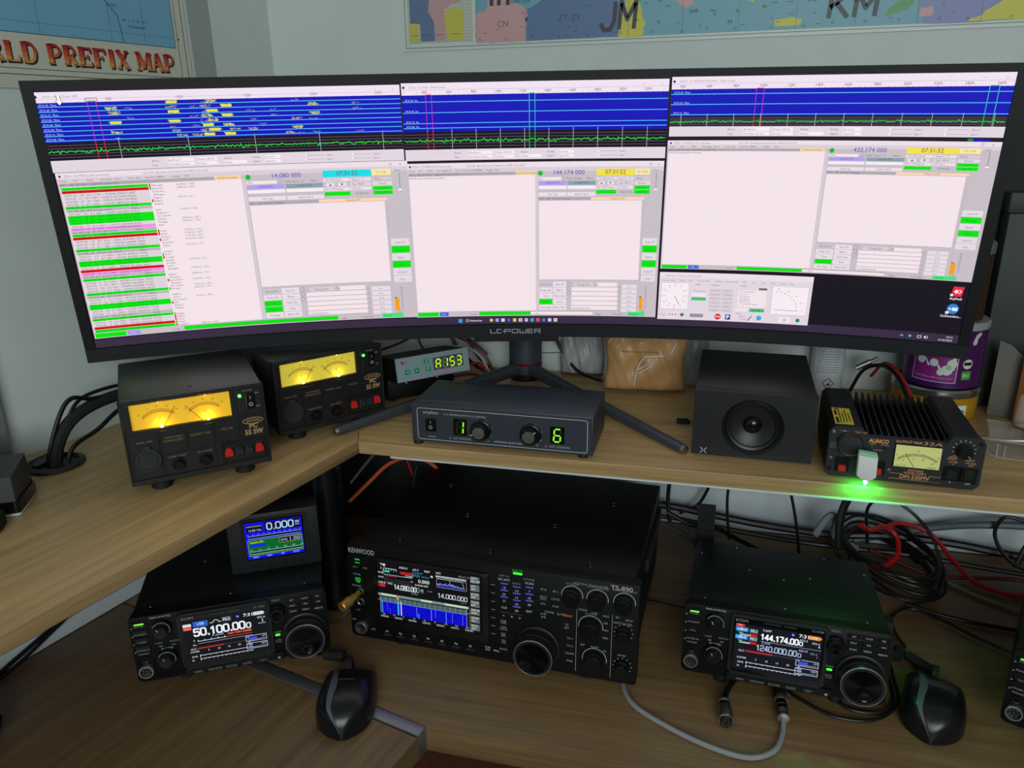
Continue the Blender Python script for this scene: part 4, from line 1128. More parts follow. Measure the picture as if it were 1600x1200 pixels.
# ---- the three small transceivers
def small_radio(pose, yaw, tilt, label, kind, group):
    t = thing('compact_transceiver', label, 'transceiver', pose, yaw, tilt, group)
    G().box(-117, 117, 14, 205, 3, 92, 1.5, 2).done('case', mat('radio_case_paint', (22, 25, 26), .5, spec=.4, bump=.3, nscale=800), t)
    G().prism(rrect(-120, 120, 0, 94, 6), 0, 16, 'y', 2, 2).done('front_panel', PANEL, t)
    G().prism(rrect(-63.5, 49, 11, 92, 5), -6, 1, 'y', 2.2, 3).done('display_frame', mat('radio_frame_plastic', (28, 29, 31), .38), t)
    G().box(-59.5, 45, -6.5, -5, 15, 88.5, .5, 1).done('display_glass', GLASS, t)
    G().box(-64, 60, -4.5, 1, .8, 10.2, 1, 1).done('key_ledge', PANEL, t)
    for i in range(5):
        x = -47 + 20 * i
        button(t, x - 8.5, x + 8.5, 2.2, 8.2, -4.5, 1.2)
    G().lathe([(11.5, 0), (11.5, .9)], (57, 0, 72), (0, -1, 0), 28).done('knob_plate', PANEL, t)
    knob(t, 57, 72, 9, 15, 0, skirt=10, ridges=24, name='multi_knob')
    G().lathe([(6.5, 14.9), (6.3, 15.6), (.2, 15)], (57, 0, 72), (0, -1, 0), 28, caps=False).done('knob_cap', mat('spun_black_face', (26, 26, 28), .28, .75), t)
    knob(t, -82, 76, 8, 17, 0, skirt=11.5, mark=120, ridges=20)
    knob(t, -81, 33, 8, 17, 0, skirt=11.5, mark=110, ridges=20)
    for kx, kz in ((-82, 76), (-81, 33)):
        c0 = Canvas(front(-8.6)); c0.arc(kx, kz, 10.6, .7, OFFW, -20, 150, n=18); c0.done('knob_highlight_ring', M_PRINT, t)  # knob highlight drawn as a pale arc
    mic_socket(t, -108, 17)
    g = G(); g.lathe([(4, 0), (4, 1.6), (2.6, 1.6), (2.4, -5)], (-108.5, 0, 33.5), (0, -1, 0), 16, caps=False); g.done('jack_socket', KNOB, t)
    for i in range(4):
        button(t, -116, -99, 80 - 11.5 * i, 87.5 - 11.5 * i, 0, 1.3)
    for r in range(3):
        for q in range(3):
            if not (r == 2 and q == 2):
                button(t, 70 + 16.2 * q, 84 + 16.2 * q, 82 - 8.3 * r, 87.6 - 8.3 * r, 0, 1.4)
    g = G(); g.cyl((109.5, .5, 67), (0, -1, 0), 5.6, 2, seg=24); g.done('button', KNOB, t)
    dial(t, 89, 34, 25, 24)
    G().box(-113, -102, -1.8, -.2, 83.6, 85.4, .3, 1).done('indicator_light', mat('power_light_bar', (30, 80, 20), .3, emit=(120, 255, 60), estr=1.25), t, 'bright green power light')
    g = G(); g.prism(rrect(51, 57.5, 34.5, 37, 1.1), -.8, .3); g.done('indicator_light', LED_G, t, 'green receive light')
    for x in (-70, 70):
        G().cyl((x, 34, -(pose[2] * 1000 - 34 * tilt) + .6), (0, 0, 1), 8, pose[2] * 1000 - 34 * tilt + 3, seg=16).done('foot', RUB, t)
    for x in (-95, 95):
        G().box(x - 8, x + 8, 188, 202, -(pose[2] * 1000 - 205 * tilt) + .8, 4, 1, 1).done('foot', RUB, t)
    # rows of vent slots in the lid (dark inserts) and the small lid screws
    g = G()
    for x0, x1 in ((-84, -6), (5, 83)):
        for y0 in (55, 88):
            for i in range(20):
                x = x0 + (x1 - x0) * i / 19
                g.box(x - .9, x + .9, y0 - 9, y0 + 9, 91.2, 92.25)
    g.done('vent_slots', mat('vent_black', (4, 4, 4), .8), t)
    for sx, sy in ((-97, 25), (94, 24), (-42, 126), (36, 125), (-60, 195), (60, 195), (0, 28), (2, 110), (-108, 160), (108, 160)):
        G().lathe([(1.9, 0), (1.6, .7)], (sx, sy, 91.8), (0, 0, 1), 10).done('screw', STEEL, t)
    cv = Canvas(front(0))
    ll = ('POWER', 'TRANSMIT', 'CALL', 'VOX/BK-IN') if kind != '50' else ('POWER', 'TRANSMIT', 'TUNER', 'VOX/BK-IN')
    for i, s_ in enumerate(ll):
        cv.text(s_, -108, 80.5 - 11.5 * i + (0 if i else .2), 2.2, OFFW, al='c', k=10)
        cv.disc(-117.2, 79 - 11.5 * i, .7, WH, 0, 8)
    cv.text('PHONES', -108, 40, 2.2, OFFW, al='c'); cv.text('MIC', -108, 28, 2.2, OFFW, al='c'); cv.text('MAIN AF-RF/SQL', -82, 89.3, 2.2, WH, 25, 'c'); cv.text('P.AMP', -93, 52, 2.2, OFFW); cv.text('NOTCH', -76, 52, 2.2, OFFW); cv.text('NB', -89, 47, 2.2, OFFW); cv.text('NR', -74, 47, 2.2, OFFW); cv.text('SUB AF-RF/SQL', -81, 44, 0.01, OFFW, 1)
    cv.text('AF-RF/SQL', -80, 43, 2.2, WH, al='c')
    cv.text('MULTI', 57, 86, 2.4, OFFW, al='c'); cv.text('TX/RX', 54.2, 39, 2.2, (120, 180, 120), al='c'); cv.text('AUTO', 54.2, 27, 2, OFFW, al='c'); cv.text('TUNE', 54.2, 24, 2, OFFW, al='c')
    for r, row in enumerate((('RIT', 'M-CH', 'FIX'), ('SPLIT', 'A/B', 'V/M'), ('SCAN', 'MEMO', 'SPEECH'))):
        for q, s_ in enumerate(row):
            cv.text(s_, 77 + 16.2 * q if not (r == q == 2) else 109.5, 83.8 - 8.3 * r if not (r == q == 2) else 66, 2.1, WH, al='c', k=14)
    cv.done('lettering', M_PRINT, t)
    cv = Canvas(front(-5.7))
    for i, s_ in enumerate(('MENU', 'FUNCTION', 'M.SCOPE', 'QUICK', 'EXIT')):
        cv.text(s_, -47 + 20 * i, 4.2, 2.3, OFFW, al='c')
    cv.disc(53, 5, 1.8, OFFW, 0, 10)
    cv.done('key_lettering', M_PRINT, t)
    cv = Canvas(front(-6.5))
    cv.text('ICOM', -57.5, 83.6, 3.4, OFFW, 14, bold=.01); cv.text('TRANSCEIVER', 12, 85.2, 1.6, DIMW, 14, 'r'); cv.text('HF/VHF ALL MODE', -6, 85.2, 1.6, DIMW, 18, 'r'); cv.text('IC-9700' if kind != '50' else 'IC-7300', 43, 84.8, 2.4, OFFW, 13, 'r')
    cv.done('brand_lettering', M_PRINT, t)
    cv = Canvas(front(-6.5))
    D1 = (19, 21, 30) if kind != '50' else (16, 17, 19)
    cv.rect(-57.5, 20, 42.5, 81, D1, 0)
    LW = (222, 230, 240)
    cv.disc(9, 77, 2.2, (40, 50, 200), 1, 12); cv.disc(9, 77, 1, (190, 190, 250), 2, 8); cv.text('7:31', 16, 75, 4.2, (240, 244, 248), 11, bold=.015)
    if kind == '50':
        cv.poly([(28, 74.5), (40, 74.5), (42, 77), (40, 79.5), (28, 79.5)], (206, 214, 222), 1)
        cv.rect(-57, 73, -47, 77, (220, 224, 228), 1); cv.rect(-57, 68, -47, 72.4, (224, 60, 40), 1); cv.text('DIAL', -56, 69, 2.6, (250, 180, 170), 8, k=2); cv.rect(-45, 71, -27, 79, (36, 92, 206), 1); cv.text('USB', -36, 73.6, 3.6, (220, 234, 255), al='c', k=2)
        cv.line(-25, 74, -21, 74, .8, LW, 1); cv.arc(-17.5, 74, 3.4, .8, LW, 0, 180, 1, 10); cv.line(-14, 74, -11, 74, .8, LW, 1); cv.rect(-10, 73, 1, 79.5, (84, 92, 94), 1); cv.text('FIL2', -4.5, 74.4, 3.4, LW, 8, 'c', .01, 2)
        digits(cv, '50.100.00', -46, 58.5, 10, 63, 2.2, (238, 244, 250)); digits(cv, '0', 17.6, 58.3, 7, 6.4, 1.7, (226, 234, 240))
        cv.text('VFO A', 32, 69, 3, LW, 10); cv.text('1', 38, 63.5, 4.4, LW, bold=.02); cv.text('BLANK', 33, 61, 2, (190, 200, 210))
        cv.rect(-6, 53, 24, 56, (170, 46, 40), 1); cv.text('+20   +40   +60dB', -5, 53.4, 2.6, (255, 130, 110), 28, k=2); cv.text('P.AMP', -24, 54, 3, (150, 190, 250), 14)
    else:
        cv.rect(-57, 77.3, -47, 80.8, (230, 56, 40), 1); cv.text('TX', -55, 77.8, 2.6, (255, 190, 180), k=2)
        cv.poly([(27, 74.5), (39, 74.5), (42, 77), (39, 79.5), (27, 79.5)], (244, 146, 54), 1); cv.text('LMR', 33, 75.4, 3, (255, 226, 190), al='c', k=2)
        for z in (71, 60.5):
            cv.rect(-57, z, -42, z + 5.6, (30, 132, 226), 1); cv.text('USB-D', -49.5, z + 1.2, 3.4, (232, 244, 255), 11, 'c', .015, 2)
            cv.rect(-40.5, z - .3, -31, z + 5.2, (82, 108, 108), 1); cv.text('FIL1', -35.7, z + 1, 3.2, LW, 7, 'c', .01, 2)
            cv.rect(-52, z - 5, -40, z - 4.2, LW, 1); cv.rect(-40, z - 5, -31.5, z - 1.6, (190, 36, 34), 1)
            cv.poly([(-54, z - 1), (-51, z - 4), (-48, z - 1)], (70, 200, 60), 2)
            for i in range(6):
                cv.rect(-50 + i * 2, z - 4.4, -49.4 + i * 2, z - 2.2, LW, 2)
        cv.text('P.AMP', -25, 75.3, 2.8, LW, 9.5); cv.text('AGC-S', 17, 70.3, 2.8, LW, 9)
        digits(cv, '144.174.00', -28, 64.6, 6.8, 44, 1.7, (244, 248, 252)); digits(cv, '0', 16.6, 64.4, 4.8, 4.6, 1.2, (230, 236, 244)); cv.text('VFO A', 31, 68.5, 2.8, LW, 9); cv.text('4', 38, 64.5, 3.4, LW)
        cv.rect(-27, 61.5, 42, 62.0, (160, 168, 180), 1)
        cv.text('P.AMP', -25, 58.5, 2.8, (180, 190, 205), 9.5); cv.text('AGC-M', 17, 56.6, 2.8, (200, 208, 220), 10)
        digits(cv, '1240.000.00', -32, 49.2, 7, 47.6, 1.25, (172, 184, 212)); digits(cv, '0', 16.2, 49.0, 4.8, 4.6, 1.0, (172, 184, 212)); cv.text('VFO A', 30, 54.6, 2.6, (150, 160, 175), 8.5); cv.text('1', 38, 50.8, 3, (150, 160, 175))
    zs = (50, 44, 39, 33.5, 27, 22) if kind == '50' else (46, 45, 40, 33.5, 28, 23)
    if kind == '50':
        cv.text('S', -47, zs[0] + .5, 2.6, LW); cv.rect(-42, zs[0], -8, zs[0] + .7, LW, 1); cv.rect(-8, zs[0], 24, zs[0] + .7, (214, 80, 70), 1)
        for i in range(5):
            cv.rect(-42 + i * 8, zs[0], -41.3 + i * 8, zs[0] + 2.4, LW, 1)
        cv.text('Po', -48, zs[1], 2.6, LW); cv.rect(-42, zs[1] + 2.6, 24, zs[1] + 3.2, (150, 160, 190), 1)
    cv.text('ALC', -52, zs[2] + (4 if kind != '50' else -.5), 2.6, LW); cv.rect(-44, zs[2] + (4.4 if kind != '50' else 0), -12, zs[2] + (6.6 if kind != '50' else 2), (176, 44, 46), 1); cv.rect(-12, zs[2] + (5 if kind != '50' else .6), 22, zs[2] + (6 if kind != '50' else 1.4), (70, 62, 76), 1)
    cv.text('COMP', -53, zs[3] + 1, 2.4, LW)
    for i in range(6):
        cv.text(str(i * 5), -43 + i * 12.4, zs[3] + 1, 2.4, LW, al='c')
    for j in (4, 5):
        cv.text(('SWR', 'Id')[j - 4], -52, zs[j] + .3, 2.4, LW); cv.rect(-42, zs[j] + 2.0, 23, zs[j] + 2.6, LW, 1); cv.rect(-42, zs[j], -41.2, zs[j] + 3.6, LW, 1)
        for i in range(12 if j == 5 else 5):
            x = -37 + i * (5.2 if j == 5 else 7)
            cv.rect(x, zs[j] + .8, x + .6, zs[j] + 2, LW, 1)
    for j, z in enumerate((37.5, 26.5)):
        cv.frame(15, z, 41, z + 8.5, .7, (190, 198, 224), 1)
        cv.rect(18, z + 2.6, 29 if j == 0 else 22, z + 6, (60, 80, 220) if j == 0 else (60, 120, 230), 1); cv.line(18, z + 1.6, 39, z + 2.6, .5, (170, 178, 210), 2)
        cv.text(('Vd', 'TEMP')[j], 16.5, z + 6, 1.8, LW, k=3); cv.text(('16V', 'HOT')[j], 39.5, z + 5, 2, LW, al='r', k=3)
    cv.done('display_image', M_LCD, t, 'lit display with frequency readout')
    return t
small_radio((.2461, -.0163, .0292), -.0511, .1087, 'compact black transceiver showing 144.174 in front of the coiled cables', '144', 'compact transceivers on the desk')
small_radio((-.4389, -.1274, .0253), .5117, .0293, 'compact black transceiver showing 50.100 with the watt meter on its lid', '50', 'compact transceivers on the desk')
small_radio((.6010, -.0600, .0280), -.3865, .0882, 'compact black transceiver cut off by the edge of the picture', '432', 'compact transceivers on the desk')

# ---- watt meter standing on the radio lid
wm = thing('watt_meter', 'dark grey watt meter with a blue and green lit display, on the radio lid', 'meter', (-.418, -.0417, .1215), .5278, .0303)
WG = mat('charcoal_plastic', (25, 28, 30), .55)
G().box(-59.5, 59.5, 0, 42, 0, 86, 2.5, 2).done('case', WG, wm)
G().prism(rrect(-42, 44, 15, 80, 3), -1.5, .5, 'y', .8, 1).done('display_frame', BLK2, wm)
G().box(-38.5, 39.5, -2.0, -1, 19, 77, .4, 1).done('display_glass', GLASS, wm)
for i in range(4):
    G().cyl((-29 + i * 20, 0.3, 7), (0, -1, 0), 2.4, 1.8, seg=14, ch=.4).done('button', KNOB, wm)
cv = Canvas(front(-2.0))
cv.rect(-36.5, 21.5, 37.2, 74.6, (14, 10, 226), 0)
cv.rect(-34, 61, -14, 71, (8, 8, 30), 1); cv.rect(-33.5, 69, -14.5, 69.8, (190, 190, 120), 2); cv.text('13.85 Vdc', -31, 62.4, 2.8, (210, 220, 250), 16, k=2)
cv.rect(-11, 60, 35, 73.5, (8, 8, 40), 1); digits(cv, '0.000', -8.5, 62.4, 9, 36, 1.7, (176, 214, 255), 2); cv.text('W', 28.6, 66, 4.4, (190, 220, 255), 6, bold=.02, k=2); cv.rect(28.6, 64, 34.4, 64.7, (190, 220, 255), 2)
cv.rect(-32, 52, 35, 55, (4, 4, 40), 1); cv.rect(-33.5, 55, 35, 55.5, (190, 200, 200), 2); cv.rect(-33.5, 51.4, 35, 51.9, (190, 200, 200), 2)
for i in range(11):
    cv.text(('0', '0.1', '0.2', '0.3', '0.4', '0.5', '0.6', '0.7', '0.8', '0.9', '1.0')[i], -33 + i * 6.8, 56.5, 1.9, (120, 150, 255), al='c', k=2)
cv.rect(-34.5, 26, 36, 49.5, (0, 104, 40), 1); cv.frame(-34.5, 26, 36, 49.5, .5, (120, 190, 90), 2)
cv.text('Lecture Dir.', -31.5, 44.6, 3.2, (200, 226, 40), 18, bold=.015, k=2); cv.rect(-32, 39, -11, 43.4, (20, 40, 220), 2)
cv.rect(6, 40.5, 34.5, 48.4, (10, 10, 20), 2); cv.frame(6, 40.5, 34.5, 48.4, .5, (170, 170, 60), 3); cv.text('SWR', 8, 42.4, 3.4, (170, 160, 220), 9, bold=.02, k=3); cv.text('1.00', 20, 41.8, 5.2, (200, 190, 250), 13, k=3)
cv.rect(-31.5, 29.6, 34, 32, (4, 6, 40), 2); cv.rect(-32.5, 32, 34.5, 32.5, (200, 230, 210), 3); cv.rect(-32.5, 28.6, 34.5, 29.1, (200, 230, 210), 3)
for i in range(7):
    cv.text(('1.0', '1.1', '1.2', '1.5', '2.0', '3.0', '>5')[i], -31 + i * 11, 33.6, 2.2, (170, 230, 220), al='c', k=3)
for i, t in enumerate(('MENU', '100W', 'PEP', 'SETUP')):
    cv.text(t, -26 + i * 17.5, 22.8, 2, (200, 210, 255), al='c')
cv.done('display_image', M_LCD, wm, 'lit blue and green display')
# ------------------------------------------------------------------ things on the shelf
GOLD = (176, 142, 92)
LB = mat('meter_bulb', (255, 220, 120), .3, emit=(255, 226, 130), estr=9)
def power_supply(pose, yaw, label, face, glow, estr, terms):
    t = thing('power_supply', label, 'power supply', pose, yaw, 0, 'twin lit-meter power supplies')
    G().box(-83, 83, 6, 190, 0, 106.5, 2.5, 2).done('case', mat('psu_case_paint', (36, 37, 36), .42, bump=.25, nscale=900), t)
    g = G()
    x0, x1, z0, z1 = -73, 42.5, 68, 102
    for a in ((-83, x0, 0, 106.5), (x1, 83, 0, 106.5), (x0, x1, 0, z0), (x0, x1, z1, 106.5)):
        g.box(a[0], a[1], 0, 8, a[2], a[3])
    g.done('front_panel', mat('psu_panel_plastic', (24, 24, 26), .5, bump=.2, nscale=1500), t)
    g = G()
    for a in ((-84, 84, 103.5, 107.5), (-84, 84, -1, 3), (-84, -81.5, -1, 107.5), (81.5, 84, -1, 107.5)):
        g.box(a[0], a[1], -2, 8, a[2], a[3], .6, 1)
    g.done('front_rim', mat('psu_rim_plastic', (28, 28, 30), .5), t)
    G().box(-83, 83, -3, 0, -2, 4.5, .8, 1).done('lower_ridge', mat('psu_rim_plastic'), t)
    # lit double meter, set back behind the panel
    mt = G().box(x0, x1, 5.2, 7, z0, z1).done('meter', mat(face[0], face[1], .5, emit=face[1], estr=estr), t, 'lit yellow double meter')
    cv = Canvas(front(5.0))
    for cx, a_n, num in ((-45, 58, ('0', '5', '10', '15', '18')), (8, 128, ('0', '10', '20', '40', '50'))):
        cv.arc(cx + 4, 60, 29, .7, (170, 60, 30), 52, 132, n=18, ry=31)
        cv.arc(cx + 4, 57.5, 29, .8, (60, 46, 16), 54, 130, n=18, ry=31)
        for i, n_ in enumerate(num):
            a = math.radians(132 - 20 * i)
            cv.text(n_, cx + 4 + 33 * math.cos(a), 60 + 34.5 * math.sin(a), 2.2, (130, 70, 30), al='c')
        a = math.radians(a_n)
        cv.line(cx + 4, 62, cx + 4 + 36 * math.cos(a), 62 + 36 * math.sin(a), .7, (180, 70, 30), 2)
        cv.text('V' if cx < 0 else 'A', cx + 4, 78, 2.8, (110, 70, 20), al='c')
    cv.done('meter_scale', M_PRINT, mt)
    for bx in (-40, 14):
        G().lathe([(.4, -1.5), (1.4, -1), (1.7, 0), (1.4, 1), (.4, 1.5)], (bx, 2.6, z0 + 1.2), (0, 0, 1), 12).done('bulb', LB, mt, 'glowing bulb')
        G().lathe([(.3, -.8), (.9, 0), (.3, .8)], (bx, 2.6, z1 - .4), (0, 0, 1), 10).done('bulb', LB, mt)
        pl = bpy.data.lights.new('meter_bulb_light', 'POINT')
        pl.energy, pl.color, pl.shadow_soft_size = glow, (1.0, .74, .12), .002
        lo = bpy.data.objects.new('meter_bulb_light', pl)
        COL.objects.link(lo)
        lo.parent = t
        lo.location = (bx * .001, .0010, (z0 + 2.6) * .001)
    # raised fields of the panel
    for i, (a, b, c, d) in enumerate(((-79, -46, 5, 64.5), (-44, -14, 33.5, 64.5), (-12.5, 17.5, 33.5, 64.5), (19.5, 49, 36, 64.5), (-44, 17.5, 5, 32), (52, 80, 36, 64.5), (52, 80, 67, 102))):
        G().box(a, b, -1.0, .5, c, d, .6, 1).done('panel_field', mat('psu_panel_plastic'), t)
    cv = Canvas(front(-1.0))
    for s_, x, z, h, w in (('MAX 10A', -62, 52, 2.6, 18), ('SWITCHING', -29, 53, 2.6, 21), ('POWER SUPPLY', -29, 48.6, 2.6, 24), ('OUTPUT 13.8V', 2.5, 51, 2.8, 24), ('MAX 55A', 34, 52, 2.8, 14), ('NOISE OFFSET', -28, 27, 2.6, 21), ('VOL ADJUST', 4, 27, 2.6, 18), ('POWER', 64, 98.6, 2.8, 12)):
        cv.text(s_, x, z, h, (150, 124, 88), w, 'c')
    cv.text('ON', 75, 94, 2.4, OFFW, al='c'); cv.text('OFF', 75, 76, 2.4, OFFW, al='c')
    cv.arc(66.3, 58.4, 12.6, 1.1, GOLD, n=28, ry=3.9); cv.text('JETFON', 66.3, 57, 3, GOLD, 17, 'c', .03, 1, .15)
    cv.text('PC', 66.3, 48.6, 5.6, GOLD, 10.5, 'c', .05); cv.text('55 SW', 66.3, 40, 6.4, GOLD, 22, 'c', .05)
    cv.done('lettering', M_PRINT, t)
    sw = G().box(60.8, 72, -3.2, 0, 75, 97, .8, 1).done('power_switch', KNOB, t)
    c2 = Canvas(front(-3.2)); c2.rect(66, 88.5, 66.7, 92.5, WH); c2.arc(66.4, 81.5, 2.1, .8, WH, n=14); c2.done('switch_marks', M_PRINT, sw)
    G().lathe([(2, 0), (2, 2.5), (1.2, 3.4)], (54, 0, 94), (0, -1, 0), 14).done('indicator_light', mat('psu_green_led', (20, 80, 20), .3, emit=(80, 255, 90), estr=4), t, 'green power light')
    cg = G().lathe([(15.5, 0), (15.5, 3), (14.8, 4)], (-61.5, -1, 29.5), (0, -1, 0), 32).done('outlet_cap', mat('dark_rubber_cap', (38, 41, 44), .55), t, 'round rubber outlet cap')
    G().prism([(-67, 43), (-56, 43), (-57, 49), (-66, 49)], -4.5, -1, 'y', .8, 1).done('cap_tab', mat('dark_rubber_cap'), cg)
    G().lathe([(12, 4), (11.4, 4.8), (10.8, 4)], (-61.5, -1, 29.5), (0, -1, 0), 32, caps=False).done('cap_ridge', mat('dark_rubber_cap'), cg)
    for kx in (-28, 4):
        G().lathe([(8.4, 0), (8.4, 2), (7, 2), (6.6, .5)], (kx, -1, 18), (0, -1, 0), 24, caps=False).done('knob_ring', KNOB, t)
        knob(t, kx, 18, 5.4, 11, -1)
    for a in ((24, 79, 4, 7), (24, 79, 31.5, 34.5), (24, 27, 7, 31.5), (76, 79, 7, 31.5)):
        G().box(a[0], a[1], -2.5, 0.5, a[2], a[3], .5, 1).done('terminal_frame', BLK2, t)
    for x, c in zip((32, 45, 57, 70), terms):
        m = {'r': RED_P, 'b': mat('dark_terminal', (40, 46, 50), .4)}[c]
        tm = G().prism([(x - 5, 16), (x + 5, 16), (x + 5, 22), (x + 3, 27), (x - 3, 27), (x - 5, 22)], -6, 0, 'y', .6, 1).done('terminal', m, t)
        G().cyl((x, -5.8, 24.5), (0, -1, 0), 1.0, .8, seg=10).done('terminal_screw', STEEL if c == 'r' else KNOB, tm)
    for fx, fy in ((-51, 22), (51, 22), (-51, 168), (51, 168)):
        g = G(); g.lathe([(12.5, 0), (12.5, 3), (10.5, 8), (10, 17)], (fx, fy, -16.9), (0, 0, 1), 24); g.done('foot', RUB, t)
    for sx, sy in ((-1, 31), (-1, 165)):
        G().lathe([(2.8, 0), (2.2, 1)], (sx, sy, 106.3), (0, 0, 1), 12).done('screw', BLK2, t)
    return t
power_supply((-.4818, -.0789, HS + .0172), .706, 'power supply with glowing orange meters, in front of the wall cable grommet', ('amber_meter_face', (236, 186, 40)), .016, .35, 'rbbr')
power_supply((-.3977, .1174, HS + .0172), .8727, 'power supply with glowing pale yellow meters, beside the antenna rotator display', ('yellow_meter_face', (226, 206, 72)), .010, .33, 'rbbr')

# antenna switch box
an = thing('antenna_switch', 'flat slate grey antenna switch box with two green digits, in front of the monitor stand', 'switch box', (-.1375, .1008, HS + .005), -.0102)
SLATE = mat('slate_painted_metal', (50, 56, 66), .48, bump=.2, nscale=900)
G().box(-130.5, 130.5, 0, 112, 0, 56.4, 1.2, 2).done('case', SLATE, an)
G().box(-128.5, 128.5, -1.2, .5, 1, 54.5, .5, 1).done('front_panel', SLATE, an)
cv = Canvas(front(-1.2))
f = rrect(-121, 123, 4.5, 51.5, 4)
for p, q in zip(f, f[1:] + f[:1]):
    cv.line(*p, *q, 1.0, (176, 182, 186))
cv.text('amplitec', -112, 43.6, 4.6, (170, 178, 182), 23, bold=.01)
for s_, x, z, h, w in (('6 / 2  ANTENNA-SWITCH  PC-CONTROL', -50, 43.4, 2.8, 62), ('POWER', -99.4, 8, 2.2, 11), ('A - ANT. POSITION', -58, 8.2, 2.8, 32), ('ANTENNA-SELECTION', 12, 8.4, 2.8, 40), ('B - ANT. POSITION', 82, 8.4, 2.8, 34)):
    cv.text(s_, x, z, h, (170, 178, 182), w, 'c', .01)
cv.text('A', -18, 8, 2.8, (170, 178, 182)); cv.text('B', 53, 8.4, 2.8, (170, 178, 182))
for kx in (-26, 45):
    for i in range(6):
        a = math.radians(-30 + 48 * i)
        cv.line(kx + 14.5 * math.cos(a), 25 + 14.5 * math.sin(a), kx + 17 * math.cos(a), 25 + 17 * math.sin(a), .7, (170, 178, 182))
cv.done('lettering', M_PRINT, an)
sw = G().box(-109, -93, -3, 0, 17, 37, .8, 1).done('power_switch', KNOB, an)
c2 = Canvas(front(-3.0)); c2.rect(-101.4, 29.6, -100.6, 33, WH); c2.arc(-101, 24, 2.2, .8, WH, n=14); c2.done('switch_marks', M_PRINT, sw)
for x0, ch in ((-67.5, '1'), (71.5, '6')):
    w_ = G().box(x0, x0 + 20, -1.9, 0, 14.5, 39.5, .4, 1).done('digit_window', mat('digit_window_glass', (9, 12, 6), .25), an)
    c2 = Canvas(front(-1.9)); seven(c2, ch, x0 + 5, 17.6, 9, 18.5, 2.1, (150, 255, 60), (26, 34, 8)); c2.done('lit_digit', M_SCREEN, w_, 'glowing green digit')
for kx, mk in ((-26.5, 200), (44.5, 40)):
    kb = G().lathe([(15, 0), (15, 2), (14, 3), (12.5, 3.4), (12, 13), (11, 14)], (kx, -1.2, 26), (0, -1, 0), 36).done('knob', KNOB, an)
    g = G()
    for i in range(24):
        a = 2 * PI * i / 24
        g.box(kx + 12.3 * math.cos(a) - .4, kx + 12.3 * math.cos(a) + .4, -14, -5, 26 + 12.3 * math.sin(a) - .4, 26 + 12.3 * math.sin(a) + .4)
    g.done('grip_ribs', KNOB, kb)
    G().lathe([(8.6, 13.9), (8.6, 15), (.2, 15.2)], (kx, -1.2, 26), (0, -1, 0), 32).done('knob_cap', mat('spun_aluminium', (170, 172, 172), .32, .95), kb, 'spun aluminium cap')
    a = math.radians(mk)
    c2 = Canvas(front(-15.4)); c2.line(kx + 7 * math.cos(a), 26 + 7 * math.sin(a), kx + 13 * math.cos(a), 26 + 13 * math.sin(a), 1.2, WH); c2.done('pointer_line', M_PRINT, kb)
g = G()
for r in range(1):
    for i in range(26):
        x = -108 + i * 8.6
        g.prism([(x, 99), (x + 3, 99), (x + 5, 105), (x + 2, 105)], 56.0, 56.65, 'z')
g.done('vent_slots', mat('vent_black', (4, 4, 4), .8), an)
cv = Canvas(top(56.5))
cv.text('amplitec', -122, 13, 9, (120, 130, 132), 86, shear=.45, bold=.06)
cv.text('amplitec', -122, 13, 9, (44, 50, 58), 86, shear=.45, k=2)
cv.done('top_lettering', M_PRINT, an)
for fx, fy in ((-124, 6), (116, 8), (-116, 100), (116, 100)):
    G().lathe([(7, 0), (7, 3), (6, 4.9)], (fx, fy, -4.8), (0, 0, 1), 16).done('foot', mat('dark_foot', (30, 18, 18), .6), an)

# antenna rotator display on its black box
bb = thing('equipment_box', 'plain black box lying under the antenna rotator display', 'box', (-.2945, .2650, HS + .0005), .7809)
G().box(-60, 62, 46, 140, 3, 40, 2, 2).done('case', BLK2, bb)
for fx, fy in ((-48, 56), (48, 56), (-48, 128), (48, 128)):
    G().cyl((fx, fy, 0), (0, 0, 1), 6, 3.2, seg=12).done('foot', RUB, bb)
ro = thing('rotator_controller', 'small grey panel display reading A153 in green digits, with green keys', 'controller', (-.2870, .2580, HS + .0510), .7809, .1769)
G().box(-63, 63, 3, 88, -1, 37.5, 1, 1).done('case', BLK2, ro)
G().box(-64.2, 64.2, 0, 3, 0, 38.4, .6, 1).done('face_plate', mat('blue_grey_plate', (142, 160, 170), .45), ro)
dw = G().box(-.5, 53, -.8, 1, 10.5, 30.5, .4, 1).done('digit_window', mat('rotator_window', (76, 84, 80), .3), ro)
c2 = Canvas(front(-.8))
for i, ch in enumerate('A153'):
    seven(c2, ch, 3.6 + i * 12.6, 13.2, 7.4, 14, 2.0, (186, 250, 40), (88, 96, 88))
c2.done('lit_digits', M_SCREEN, dw, 'glowing green digits')
for s_, x, z in (('S', -12, 27), ('F', -10.5, 14.5), ('<', -46, 14.5), ('>', -30.5, 14.5)):
    k = G().prism(rrect(x - 5, x + 5, z - 5, z + 5, 2), -.8, .5).done('key', mat('green_key', (18, 116, 84), .45), ro)
    c2 = Canvas(front(-.8)); c2.text(s_, x, z - 3, 6, (170, 240, 206), al='c', bold=.02)
    f = rrect(x - 4.4, x + 4.4, z - 4.4, z + 4.4, 1.8)
    for p, q in zip(f, f[1:] + f[:1]):
        c2.line(*p, *q, .6, (150, 236, 196))
    c2.done('key_mark', M_PRINT, k)
cv = Canvas(front(0))
cv.disc(-53, 30.5, 2.6, (176, 50, 60)); cv.rect(-51, 30, -46, 31, (176, 50, 60))
for x in (11.5, 25):
    cv.rect(x - 3.6, 6, x + 3.6, 9.4, (210, 110, 120)); cv.text('AZ' if x < 20 else 'EL', x, 6.7, 2, (240, 220, 224), al='c')
cv.done('lettering', M_PRINT, ro)
